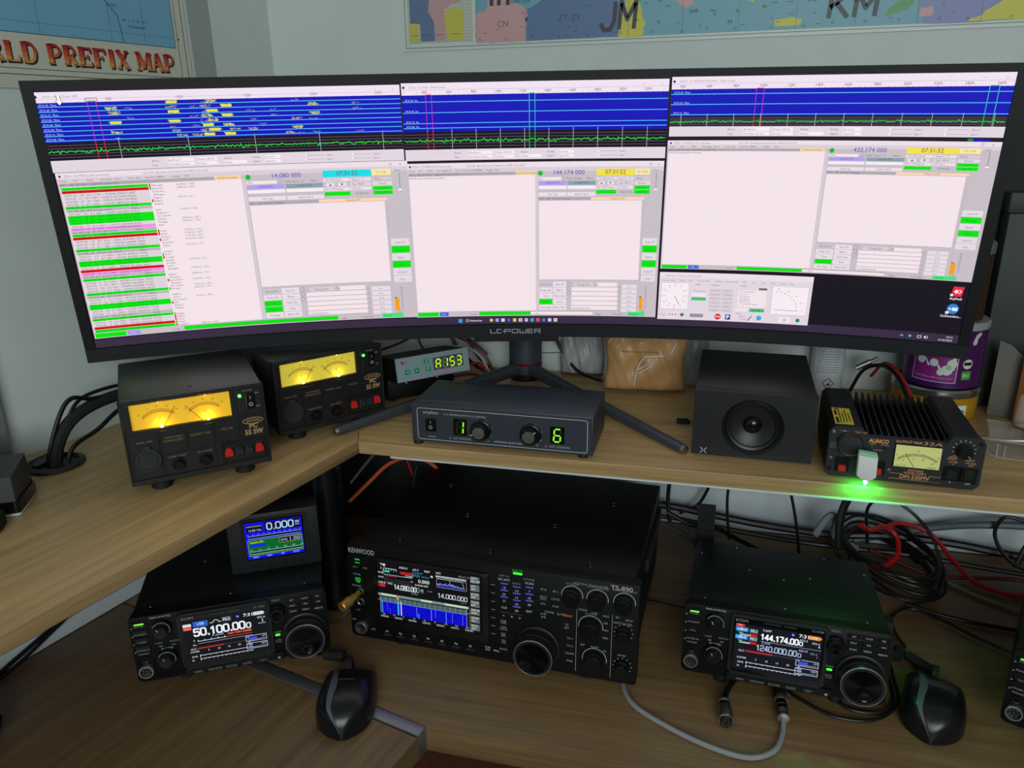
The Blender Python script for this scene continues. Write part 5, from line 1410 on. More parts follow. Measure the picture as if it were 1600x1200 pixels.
for x in (-48, 6):
    G().cyl((x, 6, -1.2), (0, 0, -1), 1.6, 2, seg=10).done('screw', STEEL, ro)

# loudspeaker
sp = thing('desktop_speaker', 'black box loudspeaker with one round cone, between the switch box and the spray can', 'speaker', (.1991, .1375, HS + .0007), -.0367)
SPK = mat('black_ash_vinyl', (22, 24, 28), .5, noise=.12, nscale=120, bump=.15)
bm_ = G()
bm_.box(-77, 77, 17, 205, 4, 95, 1.5, 2)
bm_.done('cabinet', SPK, sp)
g = G()
n = 48
pts = [(42 * math.cos(2 * PI * i / n), 48 + 40 * math.sin(2 * PI * i / n)) for i in range(n)]
# front baffle with a round opening
co = []
for i in range(n):
    a = 2 * PI * i / n
    dx, dz = math.cos(a), math.sin(a)
    s_ = min(77 / abs(dx) if abs(dx) > 1e-6 else 1e9, (47 if dz > 0 else 44) / abs(dz) if abs(dz) > 1e-6 else 1e9)
    co.append((dx * s_, 48 + dz * s_))
IN = [g.v(40 * math.cos(2 * PI * i / n), 0, 48 + 39 * math.sin(2 * PI * i / n)) for i in range(n)]
OUT = [g.v(a, 0, b) for a, b in co]
INB = [g.v(36 * math.cos(2 * PI * i / n), 4.6, 48 + 35 * math.sin(2 * PI * i / n)) for i in range(n)]
OB = [g.v(a, 18, b) for a, b in co]
for i in range(n):
    j = (i + 1) % n
    g.bm.faces.new([IN[i], IN[j], OUT[j], OUT[i]]); g.bm.faces.new([IN[i], INB[i], INB[j], IN[j]]); g.bm.faces.new([OUT[i], OUT[j], OB[j], OB[i]])
for x, z in ((-77, 95), (77, 95), (77, 4), (-77, 4)):       # the four corners
    i = min(range(n), key=lambda k: (co[k][0] - x) ** 2 + (co[k][1] - z) ** 2)
    c = g.v(x, 0, z)
    l, r_ = OUT[(i - 1) % n], OUT[(i + 1) % n]
    g.bm.faces.new([l, OUT[i], c]); g.bm.faces.new([OUT[i], r_, c])
    cb_ = g.v(x, 18, z)
    for e in ((i - 1) % n, (i + 1) % n):
        g.bm.faces.new([OUT[e], c, cb_, OB[e]])
g.done('baffle', SPK, sp)
cone = mat('cone_rubber', (20, 21, 23), .32)
G().lathe([(36, 3), (33, .5), (29.5, 1.4), (28.5, 3)], (0, 1.5, 48), (0, 1, 0), 48, caps=False).done('cone_surround', cone, sp)
G().lathe([(28.5, 3), (13, 11), (12, 11)], (0, 1.5, 48), (0, 1, 0), 48, caps=False).done('cone', mat('cone_paper', (30, 31, 33), .4), sp)
G().lathe([(12.4, 11), (11, 7), (8, 4.4), (4, 3), (.1, 2.6)], (0, 1.5, 48), (0, 1, 0), 32, caps=False).done('dust_cap', mat('glossy_black', (14, 14, 15), .15), sp, 'glossy dust cap')
cv = Canvas(front(0))
for sx in (-1, 1):
    cv.line(-61 + sx * 4.2, 14, -61 + sx * 1.2, 11, 1.0, (190, 194, 194)); cv.line(-61 + sx * 1.2, 11, -61 + sx * 1.2, 9, 1.0, (190, 194, 194)); cv.line(-61 + sx * 1.2, 9, -61 + sx * 4.2, 6, 1.0, (190, 194, 194))
cv.done('emblem', M_PRINT, sp, 'small silver crossed emblem')
for fx, fy in ((-64, 16), (64, 16), (-64, 190), (64, 190)):
    G().cyl((fx, fy, 0), (0, 0, 1), 7, 4.2, seg=12).done('foot', RUB, sp)

# finned power supply
dm = thing('power_supply', 'black finned power supply with a pale green meter and orange lettering, beside the speaker', 'power supply', (.3755, .102, HS + .004), -.055)
DMB = mat('dm_black_paint', (26, 27, 29), .45, bump=.3, nscale=900)
G().prism([(-87, 6), (-81, 0), (81, 0), (87, 6), (87, 60), (80, 67), (51, 67), (45, 57), (-43, 57), (-49, 67), (-80, 67), (-87, 60)], 0, 7, 'y', .8, 1).done('front_panel', mat('dm_panel', (36, 38, 41), .45), dm)
G().box(-85, 85, 7, 160, 1, 46, 1, 1).done('case', DMB, dm)
for a, b in ((-85, -47), (49, 85)):
    G().prism([(a, 46), (b, 46), (b, 62), (b - 4 if b > 0 else b, 66), (a + 5 if a > -60 else a + 5, 66), (a, 60)] if False else [(a, 44), (b, 44), (b, 62 if b < 0 else 60), (b - 5, 66.5), (a + 5, 66.5), (a, 60 if a < 0 else 62)], 7, 158, 'y', .8, 1).done('case_shoulder', DMB, dm)
for i in range(12):
    x = -41 + i * 7.9
    G().prism([(4, 44), (4, 54), (12, 58), (150, 66), (156, 44)], x - .9, x + .9, 'x').done('cooling_fin', DMB, dm)
G().box(-11.2, 41, -1.4, 0, 21.5, 52.5, .6, 1).done('meter_frame', BLK2, dm)
mtr = G().box(-10, 40.5, -2.6, -1.2, 22.6, 51, .4, 1).done('meter', mat('pale_green_meter', (216, 218, 140), .4, emit=(206, 214, 120), estr=.16), dm, 'pale green lit meter')
cv = Canvas(front(-2.6))
cv.arc(15, 3, 38, .9, (190, 110, 70), 55, 125, n=20); cv.arc(15, 3, 36, .6, (50, 54, 40), 53, 127, n=20)
for i in range(15):
    a = math.radians(55 + 5 * i)
    cv.line(15 + 36 * math.cos(a), 3 + 36 * math.sin(a), 15 + (39.5 if i % 5 == 0 else 37.8) * math.cos(a), 3 + (39.5 if i % 5 == 0 else 37.8) * math.sin(a), .4, (50, 54, 40))
for i, t in enumerate(('5', '10', '15')):
    a = math.radians(122 - 32 * i); cv.text(t, 15 + 43 * math.cos(a), 1 + 43 * math.sin(a), 2.2, (150, 70, 40), al='c')
for i, t in enumerate(('0', '10', '20', '30')):
    a = math.radians(118 - 20 * i); cv.text(t, 15 + 32 * math.cos(a), 2 + 32 * math.sin(a), 2.0, (50, 54, 40), al='c')
cv.line(13, 23, 1, 41, .5, (40, 44, 34), 2); cv.text('ALINCO', 37, 24, 1.8, (90, 96, 60), al='r'); cv.text('VOLT  AMP', -8, 24, 1.6, (180, 110, 60))
cv.done('meter_scale', M_PRINT, mtr)
cv = Canvas(front(0))
OR = (214, 150, 100)
cv.text('ALINCO', -41, 50, 5, OR, 22, bold=.05, shear=.15); cv.text('OUTPUT MAX', -10.5, 53.2, 3.2, OR, 29, bold=.025, k=1); cv.text('32A', 19.5, 52.8, 4.4, OR, 21, shear=.2)
cv.text('SWITCHING', 16, 16.4, 3.0, OR, 17, 'c', .015); cv.text('POWER SUPPLY', 16, 12.6, 3.0, OR, 25, 'c', .015); cv.text('DM-330MV', 16, 6.6, 5.0, OR, 33, 'c', .02)
for z in (12.2, 5.0):
    cv.rect(-13, z, 2 if z > 8 else 45, z + .5, OR); cv.rect(31, z, 45, z + .5, OR)
cv.text('RESET', -36, 47, 1.8, OR, al='c'); cv.text('POWER', -22, 47, 1.8, OR, al='c'); cv.text('PROTECT', -29, 39.6, 1.8, OR, al='c'); cv.text('MAX 10A', -58, 60.6, 2.4, OR, 14)
cv.line(-76, 62, -64, 62, .4, OFFW); cv.disc(-70, 62, 1.2, OFFW, 0, 8)
for t, x, z in (('NOISE', 54, 40), ('OFFSET', 53, 37.2), ('METER', 55, 33.4), ('V', 55, 30.4), ('ADJUST', 72, 37.2), ('POWER', 74, 33.4), ('ON', 74, 30.4)):
    cv.text(t, x, z, 2.2, OR, al='c', bold=.015)
cv.text('A', 55, 6.8, 2.4, WH, al='c'); cv.text('OFF', 74, 6.4, 2.4, WH, al='c'); cv.text('OUTPUT', -52, 6.2, 2.2, OR)
for i in range(11):
    a = math.radians(-40 + 26 * i)
    cv.line(64 + 11 * math.cos(a), 51 + 11 * math.sin(a), 64 + 13 * math.cos(a), 51 + 13 * math.sin(a), .8, WH)
cv.done('lettering', M_PRINT, dm)
knob(dm, 64, 51, 7.5, 13, 0, skirt=8.5, mark=-50, ridges=20)
for x in (45.6, 64.2):
    fr = G().box(x, x + 18.6, -2, .5, 10, 29, .8, 1).done('rocker_switch', KNOB, dm)
    G().prism([(-2, 13), (-4.6, 24), (-2, 26), (0, 26), (0, 13)], x + 4, x + 14.6, 'x').done('rocker', mat('rocker_black', (60, 64, 70) if x > 60 else (26, 40, 32), .3), fr)
cap = G().lathe([(15, 0), (15, 8), (14.2, 9.5), (13, 9)], (-62, 0, 47), (0, -1, 0), 36, caps=False).done('outlet_cap', mat('outlet_rubber', (34, 36, 38), .45), dm, 'round black outlet cap')
G().lathe([(13.2, 8.8), (.2, 9.4)], (-62, 0, 47), (0, -1, 0), 36, caps=False).done('cap_face', mat('outlet_rubber'), cap)
G().box(-86, -74, -4, 0, 38, 48, .8, 1).done('hinge_tab', mat('dark_green_grey', (48, 70, 64), .45), dm)
for x in (-68, -27):
    tm = G().box(x - 8, x + 8, -2, .5, 8, 27, .6, 1).done('terminal', KNOB, dm)
    G().box(x - 4.5, x + 4.5, -6, -1.5, 9.5, 17, .8, 1).done('lever', RED_P, tm, 'red terminal lever')
for x, z in ((-82, 60), (-82, 10), (81, 60), (80.5, 10), (-14, 16), (-82, 25)):
    G().lathe([(2.6, 0), (2.2, 1.2), (.2, 1.4)], (x, 0, z), (0, -1, 0), 14).done('screw', STEEL if z > 12 and x < 0 else mat('black_screw', (48, 49, 52), .35, .8), dm)
for i, (x, z) in enumerate(((-36.5, 44), (-22, 44), (-29, 36.6))):
    G().cyl((x, .3, z), (0, -1, 0), 1.5, 1.2, seg=12).done('indicator_light', mat('dark_led_%d' % i, (20, 90, 60) if i == 0 else (12, 12, 12), .3), dm)
# yellow warning label on the shoulder
lb = G().box(-80, -58, 12, 72, 66.4, 66.7).done('warning_label', mat('yellow_label', (214, 196, 60), .5), dm, 'yellow warning label')
cv = Canvas(lambda a, b, k: (a * .001, b * .001, .0668 + k * .00015))
cv.poly([(-78, 66), (-72, 66), (-73, 71), (-77, 69)], (30, 30, 20)); cv.rect(-78, 44, -75, 62, (40, 40, 30))
for i in range(4):
    cv.rect(-73 + i * 3.6, 16 + i * 2, -71.6 + i * 3.6, 66 - (i % 2) * 12, (50, 50, 36))
cv.rect(-78, 15, -74.6, 36, (30, 30, 20))
cv.done('label_print', M_PRINT, lb)
for fx, fy in ((-70, 14), (70, 14), (-70, 146), (70, 146)):
    G().cyl((fx, fy, -3.7), (0, 0, 1), 6, 4.8, seg=12).done('foot', RUB, dm)

# small night light plugged into the outlet terminals, with its green diode
nl = thing('led_plug', 'white clip-on lamp with a green glowing diode, hanging at the finned power supply', 'lamp', (.3305, .0795, HS + .0385), -.055, -.06)
G().prism([(-10, -19), (-3, -24), (5, -25), (12, -19), (11, 7), (-11, 9)], -5, 6, 'y', 1.6, 2).done('body', WHITE_P, nl)
G().prism([(-11, 9), (11, 7), (10, 11), (-10.5, 13)], -4, 5, 'y', .8, 1).done('top_cap', mat('translucent_green_cap', (150, 214, 170), .3), nl)
G().box(-2, 2, 5.5, 22, -2, 2, .3, 1).done('wire_clip', STEEL, nl)
G().lathe([(2.2, 0), (2.5, .5), (2.5, 5), (1.6, 6.8), (.2, 7.3)], (1.5, 0, -24.5), (0, 0, -1), 16).done('diode', mat('green_diode', (180, 255, 220), .2, emit=(120, 255, 190), estr=6), nl, 'glowing green diode')
pl = bpy.data.lights.new('diode_light', 'SPOT')
pl.spot_size, pl.spot_blend = math.radians(172), .25
pl.energy, pl.color, pl.shadow_soft_size = .24, (.01, 1.0, .10), .003
lo = bpy.data.objects.new('diode_light', pl)
COL.objects.link(lo)
lo.parent = nl
lo.location = (.0015, 0, -.0335)
# ------------------------------------------------------------------ things at the back and ends of the shelf
def wrap(r, z0=0):
    return lambda a, b, k: ((r + .25 + k * .12) * .001 * math.sin(a / r), -(r + .25 + k * .12) * .001 * math.cos(a / r), (b + z0) * .001)
# spray can
cn = thing('spray_can', 'white spray can with fine black print behind the speaker', 'can', (.334, .455, HS + .0005))
G().lathe([(25, 0), (26, 1.5), (26, 150), (23, 158), (19, 163)], (0, 0, 0), (0, 0, 1), 40).done('can_body', mat('white_can_paint', (206, 212, 216), .35), cn)
G().lathe([(24, 158), (24, 185), (21, 190), (.2, 190)], (0, 0, 0), (0, 0, 1), 32).done('cap', mat('pale_cap', (190, 196, 200), .4), cn)
cv = Canvas(wrap(26), 4)
for i in range(16):
    cv.text('respirer les vapeurs, tenir hors de portée des enfants'[i:i + 34], -20, 108 - i * 4.4, 2.2, (70, 76, 86), 34)
cv.rect(-21, 112, 20, 116, (90, 96, 110))
for p, q in (((0, 33), (9, 24)), ((9, 24), (0, 15)), ((0, 15), (-9, 24)), ((-9, 24), (0, 33))):
    cv.line(*p, *q, 1.2, (60, 60, 70))
cv.line(-3, 21, 3, 27, 1.2, (50, 50, 60)); cv.rect(-2, 20, 3, 23, (50, 50, 60)); cv.text('Danger', -8, 8, 3, (60, 66, 76))
cv.done('label_print', M_PRINT, cn)
# three stacked tins, paint darkened for the shade at this end
tn = thing('round_tin', 'wide yellow tin with a silver lid, lowest of the stack by the wall', 'tin', (.486, .405, HS + .0005), 0, 0, 'tins stacked behind the finned power supply')
G().lathe([(58, 0), (60, 1), (60, 40)], (0, 0, 0), (0, 0, 1), 56).done('tin_body', mat('yellow_tin_paint', (170, 126, 22), .4, noise=.15, nscale=30), tn)
G().lathe([(61.5, 37), (62.5, 39), (62.5, 47), (60, 49.5), (57, 49.5), (56, 48), (.5, 48)], (0, 0, 0), (0, 0, 1), 56).done('lid', mat('silver_tin_lid', (170, 172, 168), .25, .95), tn, 'silver lid')
cv = Canvas(wrap(60), 5)
cv.rect(10, 6, 34, 26, (224, 226, 214)); cv.text('BIO', 13, 11, 8, (40, 60, 90), 18, bold=.03); cv.rect(-50, 4, -10, 30, (210, 170, 40))
cv.done('label_print', M_PRINT, tn)
tp = thing('round_tin', 'purple tin with white flower print, standing on the yellow tin', 'tin', (.4905, .404, HS + .0500), 0, 0, 'tins stacked behind the finned power supply')
G().lathe([(50, 0), (53, 1.5), (53, 92)], (0, 0, 0), (0, 0, 1), 56).done('tin_body', mat('purple_tin_paint', (66, 18, 84), .35), tp)
G().lathe([(53.6, 90), (54, 92), (54, 99), (52, 101), (.5, 101)], (0, 0, 0), (0, 0, 1), 56).done('lid', mat('pale_grey_lid', (150, 156, 156), .4), tp, 'pale grey lid')
cv = Canvas(wrap(53), 5)
cv.rect(-56, 12, 6, 80, (128, 26, 120), 0); cv.frame(-56, 10, 6, 82, 1.2, (190, 180, 200), 1)
f = [(-50, 60), (-46, 40), (-38, 44), (-34, 34), (-22, 38), (-18, 28), (-8, 34), (2, 30), (3, 60)]
cv.poly(f, (206, 214, 216), 2)
for x, z, r in ((-44, 42, 6), (-8, 30, 8), (-2, 40, 7), (-26, 40, 6), (-16, 26, 5)):
    cv.disc(x, z, r, (200, 214, 206), 2.5, 10)
cv.disc(-6, 34, 4, (150, 190, 150), 3, 8)
cv.text('Serenity Night', -38, 50, 5, (70, 90, 110), 30, k=3.5, shear=.2); cv.text('herbal infusion with organic herbs', -50, 16, 3, (214, 150, 214), 50, k=3)
cv.disc(20, 40, 7.5, (214, 216, 206), 1, 16); cv.rect(14, 38, 26, 43, (30, 30, 34), 2); cv.rect(13, 16, 27, 29, (70, 160, 50), 1); cv.text('BIO', 15, 20, 5, (220, 236, 210), 10, k=2)
cv.poly([(22, 72), (26, 84), (34, 88), (36, 84), (30, 78), (29, 70), (24, 68)], (206, 200, 206), 1)
cv.done('label_print', M_PRINT, tp)
tb = thing('round_tin', 'brown tin with a pale lid, topmost of the stack beside the monitor', 'tin', (.4840, .402, HS + .1515), 0, 0, 'tins stacked behind the finned power supply')
G().lathe([(46, 0), (48, 1.5), (48, 100)], (0, 0, 0), (0, 0, 1), 48).done('tin_body', mat('brown_tin_paint', (58, 36, 20), .4), tb)
G().lathe([(48.6, 98), (49, 100), (49, 112), (46, 115), (.5, 115)], (0, 0, 0), (0, 0, 1), 48).done('lid', mat('sage_lid', (100, 110, 100), .4), tb, 'pale lid')
cv = Canvas(wrap(48), 5)
cv.text('coffee', 4, 70, 5, (190, 150, 90), 20); cv.text('moulu', 6, 60, 3, (190, 150, 90), 20); cv.text('100% pur', 8, 46, 4, (190, 150, 90), 22); cv.text('arabica', 8, 38, 3, (190, 150, 90), 18)
cv.poly([(0, 14), (24, 12), (28, 26), (20, 22), (14, 32), (8, 24), (0, 22)], (170, 196, 186)); cv.done('label_print', M_PRINT, tb)

# cushion-like parcels in plastic bags
def bag(name, label, cat, pose, yaw, w, h, d, m, wob, seed, inner=None):
    t = thing(name, label, cat, pose, yaw)
    rg = random.Random(seed)
    ph = [rg.uniform(0, 6) for _ in range(6)]
    def shell(nm, mm, s_, ex):
        bm = bmesh.new()
        nu, nv = 28, 20
        for side in (-1, 1):
            gr = []
            for i in range(nu + 1):
                row = []
                for j in range(nv + 1):
                    u, v = i / nu * 2 - 1, j / nv
                    bul = (max(0, 1 - abs(u) ** 3.5) * max(0, 1 - abs(2 * v - 1) ** 5)) ** .6
                    wv = wob * (math.sin(u * 9 + v * 5 + ph[0]) + math.sin(v * 13 - u * 6 + ph[1]) + .7 * math.sin(u * 21 + v * 17 + ph[2])) * bul
                    x = u * w / 2 * s_ * (1 + .03 * math.sin(v * 9 + ph[3]))
                    z = (h * v) * s_ + (1 - s_) * h * .15 + .8
                    y = side * (d / 2 * bul * s_ + .4) + wv * (.5 if side > 0 else 1)
                    row.append(bm.verts.new((x * .001, y * .001, max(.6, z) * .001)))
                gr.append(row)
            for i in range(nu):
                for j in range(nv):
                    bm.faces.new([gr[i][j], gr[i + 1][j], gr[i + 1][j + 1], gr[i][j + 1]])
        bmesh.ops.remove_doubles(bm, verts=bm.verts, dist=.0009)
        g = G(); g.bm.free(); g.bm = bm
        return g.done(nm, mm, t, ang=180)
    if inner:
        shell('contents', inner, .93, 0)
    shell('bag', m, 1.0, 0)
    return t
CLEAR = mat('clear_plastic_film', (235, 225, 205), .08, alpha=.12, spec=.9)
pb = bag('plastic_bag', 'brown padded parcel in a shiny clear plastic bag, leaning behind the monitor stand', 'bag', (.038, .400, HS + .0005), .10, 142, 118, 46, CLEAR, 2.6, 4, mat('brown_kraft_parcel', (196, 142, 76), .55, noise=.12, nscale=25))
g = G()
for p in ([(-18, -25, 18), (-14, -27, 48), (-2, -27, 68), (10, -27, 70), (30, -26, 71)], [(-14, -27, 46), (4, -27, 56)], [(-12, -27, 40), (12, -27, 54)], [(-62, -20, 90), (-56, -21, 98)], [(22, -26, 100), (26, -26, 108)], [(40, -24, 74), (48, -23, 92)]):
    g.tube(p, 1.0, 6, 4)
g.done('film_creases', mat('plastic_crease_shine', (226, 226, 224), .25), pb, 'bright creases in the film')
cv = Canvas(lambda a, b, k: (a * .001, -.0262 - k * .0002, b * .001))
cv.text('Attention - ce sac peut presenter un danger', -40, 76, 2.6, (60, 44, 30), 62); cv.done('bag_print', M_PRINT, pb)
bag('plastic_bag', 'grey cloudy plastic bag by the monitor stand, next to the brown parcel', 'bag', (-.080, .470, HS + .0005), .05, 78, 120, 30, mat('grey_cloudy_film', (168, 170, 172), .35), 2.4, 9)
bag('plastic_bag', 'thin clear bag pinched between the brown parcel and the speaker', 'bag', (.118, .440, HS + .0005), .1, 46, 112, 22, mat('clear_grey_film', (150, 156, 160), .15, alpha=.5), 2.2, 12)

# small black cap lying on the shelf
bt = G(); bt.box(-9, 9, -5, 5, .3, 7, 2, 2); bt.box(4, 11, -3.4, 3.4, .3, 5.4, 1.2, 1)
tag(bt.done('rubber_cap', RUB, None, loc=(.107, .262, HS)), 'tiny black rubber cap lying on bare shelf before the speaker', 'cap')

# packaging at the far end of the shelf, with an added dark board and box
cb = thing('added_dark_board', 'tall dark board added against the wall to make the dark area behind the tins', 'board', (.70, .480, HS + .0005))  # board added to give the dark area beside the monitor
G().box(-190, 400, -7, 7, 0, 490, 1, 1).done('sheet', mat('shade_dark_board', (19, 28, 24), .65), cb)
G().box(-190, 400, -9, -7.2, 476, 490, .5, 1).done('added_board_top', mat('added_board_edge', (52, 62, 56), .6), cb)
gc = thing('added_grey_box', 'grey-green box added for the dark area behind the orange package', 'box', (.72, .436, HS + .0005))  # box added in front of the board, for the same dark area
G().box(-165, 200, 0, 34, 0, 300, 2, 2).done('body', mat('added_box_grey_green', (48, 58, 54), .55), gc)
G().box(-168, 203, -2, 35.5, 300.3, 330, 2, 2).done('lid', mat('added_box_grey_green', (48, 58, 54), .55), gc)
kp = thing('cardboard_package', 'orange-brown printed cardboard package at the end of the shelf', 'package', (.622, .345, HS + .0005), -.5)
G().box(-42, 60, 0, 26, 0, 96, 1, 1).done('carton', mat('orange_carton', (128, 78, 30), .55, noise=.1, nscale=40), kp)
G().prism([(-42, 96), (60, 96), (60, 118), (-20, 112), (-42, 104)], 2, 4, 'y').done('flap', mat('orange_carton', (128, 78, 30), .55), kp)
cv = Canvas(front(0)); cv.text('HTT', -38, 84, 8, (120, 50, 26), 18, bold=.03); cv.text('box', -38, 60, 5, (150, 70, 30), 12); cv.rect(-10, 10, 50, 70, (182, 128, 60)); cv.done('carton_print', M_PRINT, kp)
kb = thing('grey_board', 'plain grey board leaning between the tins and the orange package', 'board', (.585, .385, HS + .0005), -.35)
G().prism([(-26, 0), (30, 0), (34, 62), (12, 92), (-10, 112), (-26, 118)], 0, 3, 'y', .4, 1).done('sheet', mat('grey_card', (112, 108, 100), .7), kb)
bl = thing('blister_pack', 'clear glossy plastic blister pack lying at the end of the shelf', 'packaging', (.562, .262, HS + .0005), -.25)
CLR2 = mat('clear_rigid_plastic', (226, 220, 210), .05, alpha=.28, spec=1.0)
G().prism([(-48, -40), (-30, -58), (70, -50), (80, 50), (-30, 60)], 1, 3, 'z', .6, 1).done('tray', CLR2, bl)
g = G(); g.tube([(-48, -38, 20), (-20, -46, 24), (20, -44, 30), (64, -40, 36)], 1.6, 8, 5); g.tube([(-30, -50, 2), (-31, -52, 20)], 1.4, 8, 2); g.tube([(-22, -50, 2), (-22, -52, 18)], 1.2, 8, 2); g.done('bright_rim', CHROME, bl)
G().box(-40, 70, -44, 40, 20, 22, .6, 1).done('upper_tray', CLR2, bl)
cp = thing('clear_cup', 'small clear plastic cup upside down on the blister pack', 'cup', (.572, .276, HS + .0232))
G().lathe([(21, 0), (21, 2), (18, 4), (17, 8), (16, 44), (14, 47), (.3, 47.5)], (0, 0, 0), (0, 0, 1), 32, caps=False).done('cup_wall', CLR2, cp)
G().lathe([(19, .4), (19.4, 4), (19, 7)], (0, 0, 0), (0, 0, 1), 32, caps=False).done('cup_rim', mat('smoky_rim', (70, 40, 34), .2, alpha=.7), cp)
ln = thing('clear_lens', 'curved glassy plastic dome catching the window light, on the blister pack', 'packaging', (.578, .232, HS + .0232))
G().lathe([(24, 0), (22, 7), (16, 13), (8, 16), (.3, 17)], (0, 0, 0), (0, 0, 1), 32, caps=False).done('dome', mat('glossy_dome', (190, 200, 206), .06, .75), ln)

# things at the side end of the shelf
dd = thing('docking_station', 'charcoal grey box with a glossy black base, at the side end of the shelf', 'device', (-.688, -.226, HS + .0005), .50)
G().prism([(0, 18), (0, 50), (55, 58), (60, 18)], -70, 46, 'x', 2, 2).done('upper_case', mat('charcoal_case', (60, 64, 64), .5), dd)
G().box(-71, 48, -1, 62, 4, 19, 4, 3, 'z').done('lower_case', mat('glossy_black', (14, 14, 15), .15), dd)
G().box(-70, 47, 0, 61, 0.2, 4.2, 3.6, 3, 'z').done('foot_line', WHITE_P, dd, 'thin white base')
G().lathe([(20, 0), (22, 3), (20, 5)], (-20, 60, 56), (0, 0, 1), 24).done('top_dial', BLK2, dd)
sb = thing('black_hub', 'small matte black box in front of the charcoal grey box', 'device', (-.664, -.266, HS + .0005), .50)
G().box(-60, 38, 0, 30, 0, 20, 4, 3).done('case', RUB, sb)
g = G(); g.lathe([(34, 0), (36, 1), (36, 4), (31, 6), (29, 6), (29, 1)], (0, 0, 0), (0, 0, 1), 40); g.box(-36, -10, -20, 20, .3, 6, 1, 1)
tag(g.done('cable_grommet', mat('grommet_plastic', (34, 36, 37), .5), None, loc=(-.722, -.072, HS + .0003)), 'black round cable grommet in the shelf beside the side wall', 'grommet')

# ------------------------------------------------------------------ mice
def mouse(pose, yaw, label):
    t = thing('computer_mouse', label, 'mouse', pose, yaw, 0, 'black computer mice on the desk')
    def width(v, s_):           # v 0 = rear (towards hand), 1 = front
        if s_ > 0:
            return 31 + 3.5 * math.sin(v * PI * .9) - 7 * max(0, v - .45) + 2 * v * v - 16 * max(0, .14 - v) * 2.2
        return 30 + 3.5 * math.sin(v * PI * 1.3 + .3) * 1.0 - 16 * max(0, .14 - v) * 2.2 + (1.8 if v > .8 else 0)
    def taper(v):
        return .96 * math.sqrt(max(.02, 1 - (max(0, .34 - v) / .345) ** 2)) * (1 - .35 * (max(0, v - .86) / .14) ** 2)
    def hgt(v):
        return 7 + 33 * (max(0, math.sin(min(1, (v * .86 + .13)) * PI)) ** .62) - 8 * v
    bm = bmesh.new()
    nu, nv = 26, 34
    def pt(i, j, lift=0):
        v = j / nv
        a = PI * i / nu
        vv = (1 - math.cos(v * PI)) / 2
        edge = min(1, math.sqrt(max(0, 1 - (2 * vv - 1) ** 8)) + .02)
        w = width(vv, 1 if math.cos(a) > 0 else -1) * math.sqrt(max(.02, 1 - (max(0, .34 - vv) / .345) ** 2)) * (1 - .3 * (max(0, vv - .86) / .14) ** 2)
        x = math.copysign(abs(math.cos(a)) ** .55, math.cos(a)) * w * edge
        z = 3 + (hgt(vv) * edge - 3) * (max(0, math.sin(a)) ** .62)
        z += 4 * math.sin(a) * (-math.cos(a)) * .5
        y = -58 + 118 * vv
        return Vector((x, y, max(2.2, z) + lift))
    gr = [[bm.verts.new(pt(i, j) * .001) for j in range(nv + 1)] for i in range(nu + 1)]
    for i in range(nu):
        for j in range(nv):
            bm.faces.new([gr[i][j], gr[i + 1][j], gr[i + 1][j + 1], gr[i][j + 1]])
    bmesh.ops.remove_doubles(bm, verts=bm.verts, dist=.00005)
    g = G(); g.bm.free(); g.bm = bm
    g.done('shell', mat('mouse_shell', (20, 20, 24), .28), t, ang=80)
    g = G()
    g.prism([(x, y) for x, y in [(width(v / 14, 1) * taper(v / 14), -57 + 116 * v / 14) for v in range(15)] + [(-width(v / 14, -1) * taper(v / 14), -57 + 116 * v / 14) for v in range(14, -1, -1)]], .4, 3, 'z')
    g.done('underside', BLK2, t)
    # curved grey band along the thumb side
    bm = bmesh.new()
    prev = None
    for j in range(2, 32):
        v = j / nv
        a0 = 17.6 - 3.8 * math.sin(min(1, max(0, v - .02) / .9) * PI) ** 1.0
        row = []
        for q in range(5):
            i = a0 + .42 * q * (1.0 if v > .12 else .8)
            i0 = int(i)
            p = pt(i0, j).lerp(pt(min(nu, i0 + 1), j), i - i0)
            n_ = Vector((math.cos(PI * i / nu) * .6, 0, math.sin(PI * i / nu) + .2)).normalized()
            row.append(bm.verts.new((p + n_ * .45) * .001))
        if prev:
            for q in range(4):
                bm.faces.new([prev[q], prev[q + 1], row[q + 1], row[q]])
        prev = row
    g = G(); g.bm.free(); g.bm = bm
    g.done('grey_band', mat('mouse_band', (84, 92, 98), .35), t, 'curved grey side band')
    g = G(); g.cyl((-3.5, 44, 22), (1, 0, 0), 10, 7, seg=28)
    for i in range(20):
        a = 2 * PI * i / 20
        g.box(-3.4, 3.4, 44 + 10.1 * math.cos(a) - .5, 44 + 10.1 * math.cos(a) + .5, 22 + 10.1 * math.sin(a) - .5, 22 + 10.1 * math.sin(a) + .5)
    g.done('scroll_wheel', RUB, t)
    p0, p1 = pt(13, 16), pt(13, 33)
    g = G(); g.tube([pt(13, j) + Vector((0, 0, .1)) for j in range(21, 33)], .5, 6, 1); g.done('button_gap', mat('vent_black', (4, 4, 4), .8), t)
    vs_, fs, tw = glyphs('logitech', 0.0)
    bm = bmesh.new()
    V = []
    for a, b in vs_:
        x, y = (a / tw - .5) * 22, 2 + b * 4.6
        vv = (y + 58) / 118
        zz = 0
        best = min(range(nv + 1), key=lambda j: abs((1 - math.cos(j / nv * PI)) / 2 - vv))
        ii = min(range(nu * 4 + 1), key=lambda i: abs(pt(i / 4, best).x - x))
        V.append(bm.verts.new(Vector((x, y, pt(ii / 4, best).z + .5)) * .001))
    for f_ in fs:
        bm.faces.new([V[i] for i in f_])
    g = G(); g.bm.free(); g.bm = bm
    g.done('lettering', mat('mouse_print', (88, 90, 94), .4), t)
    t.scale = (1.05, 1.05, 1.05)
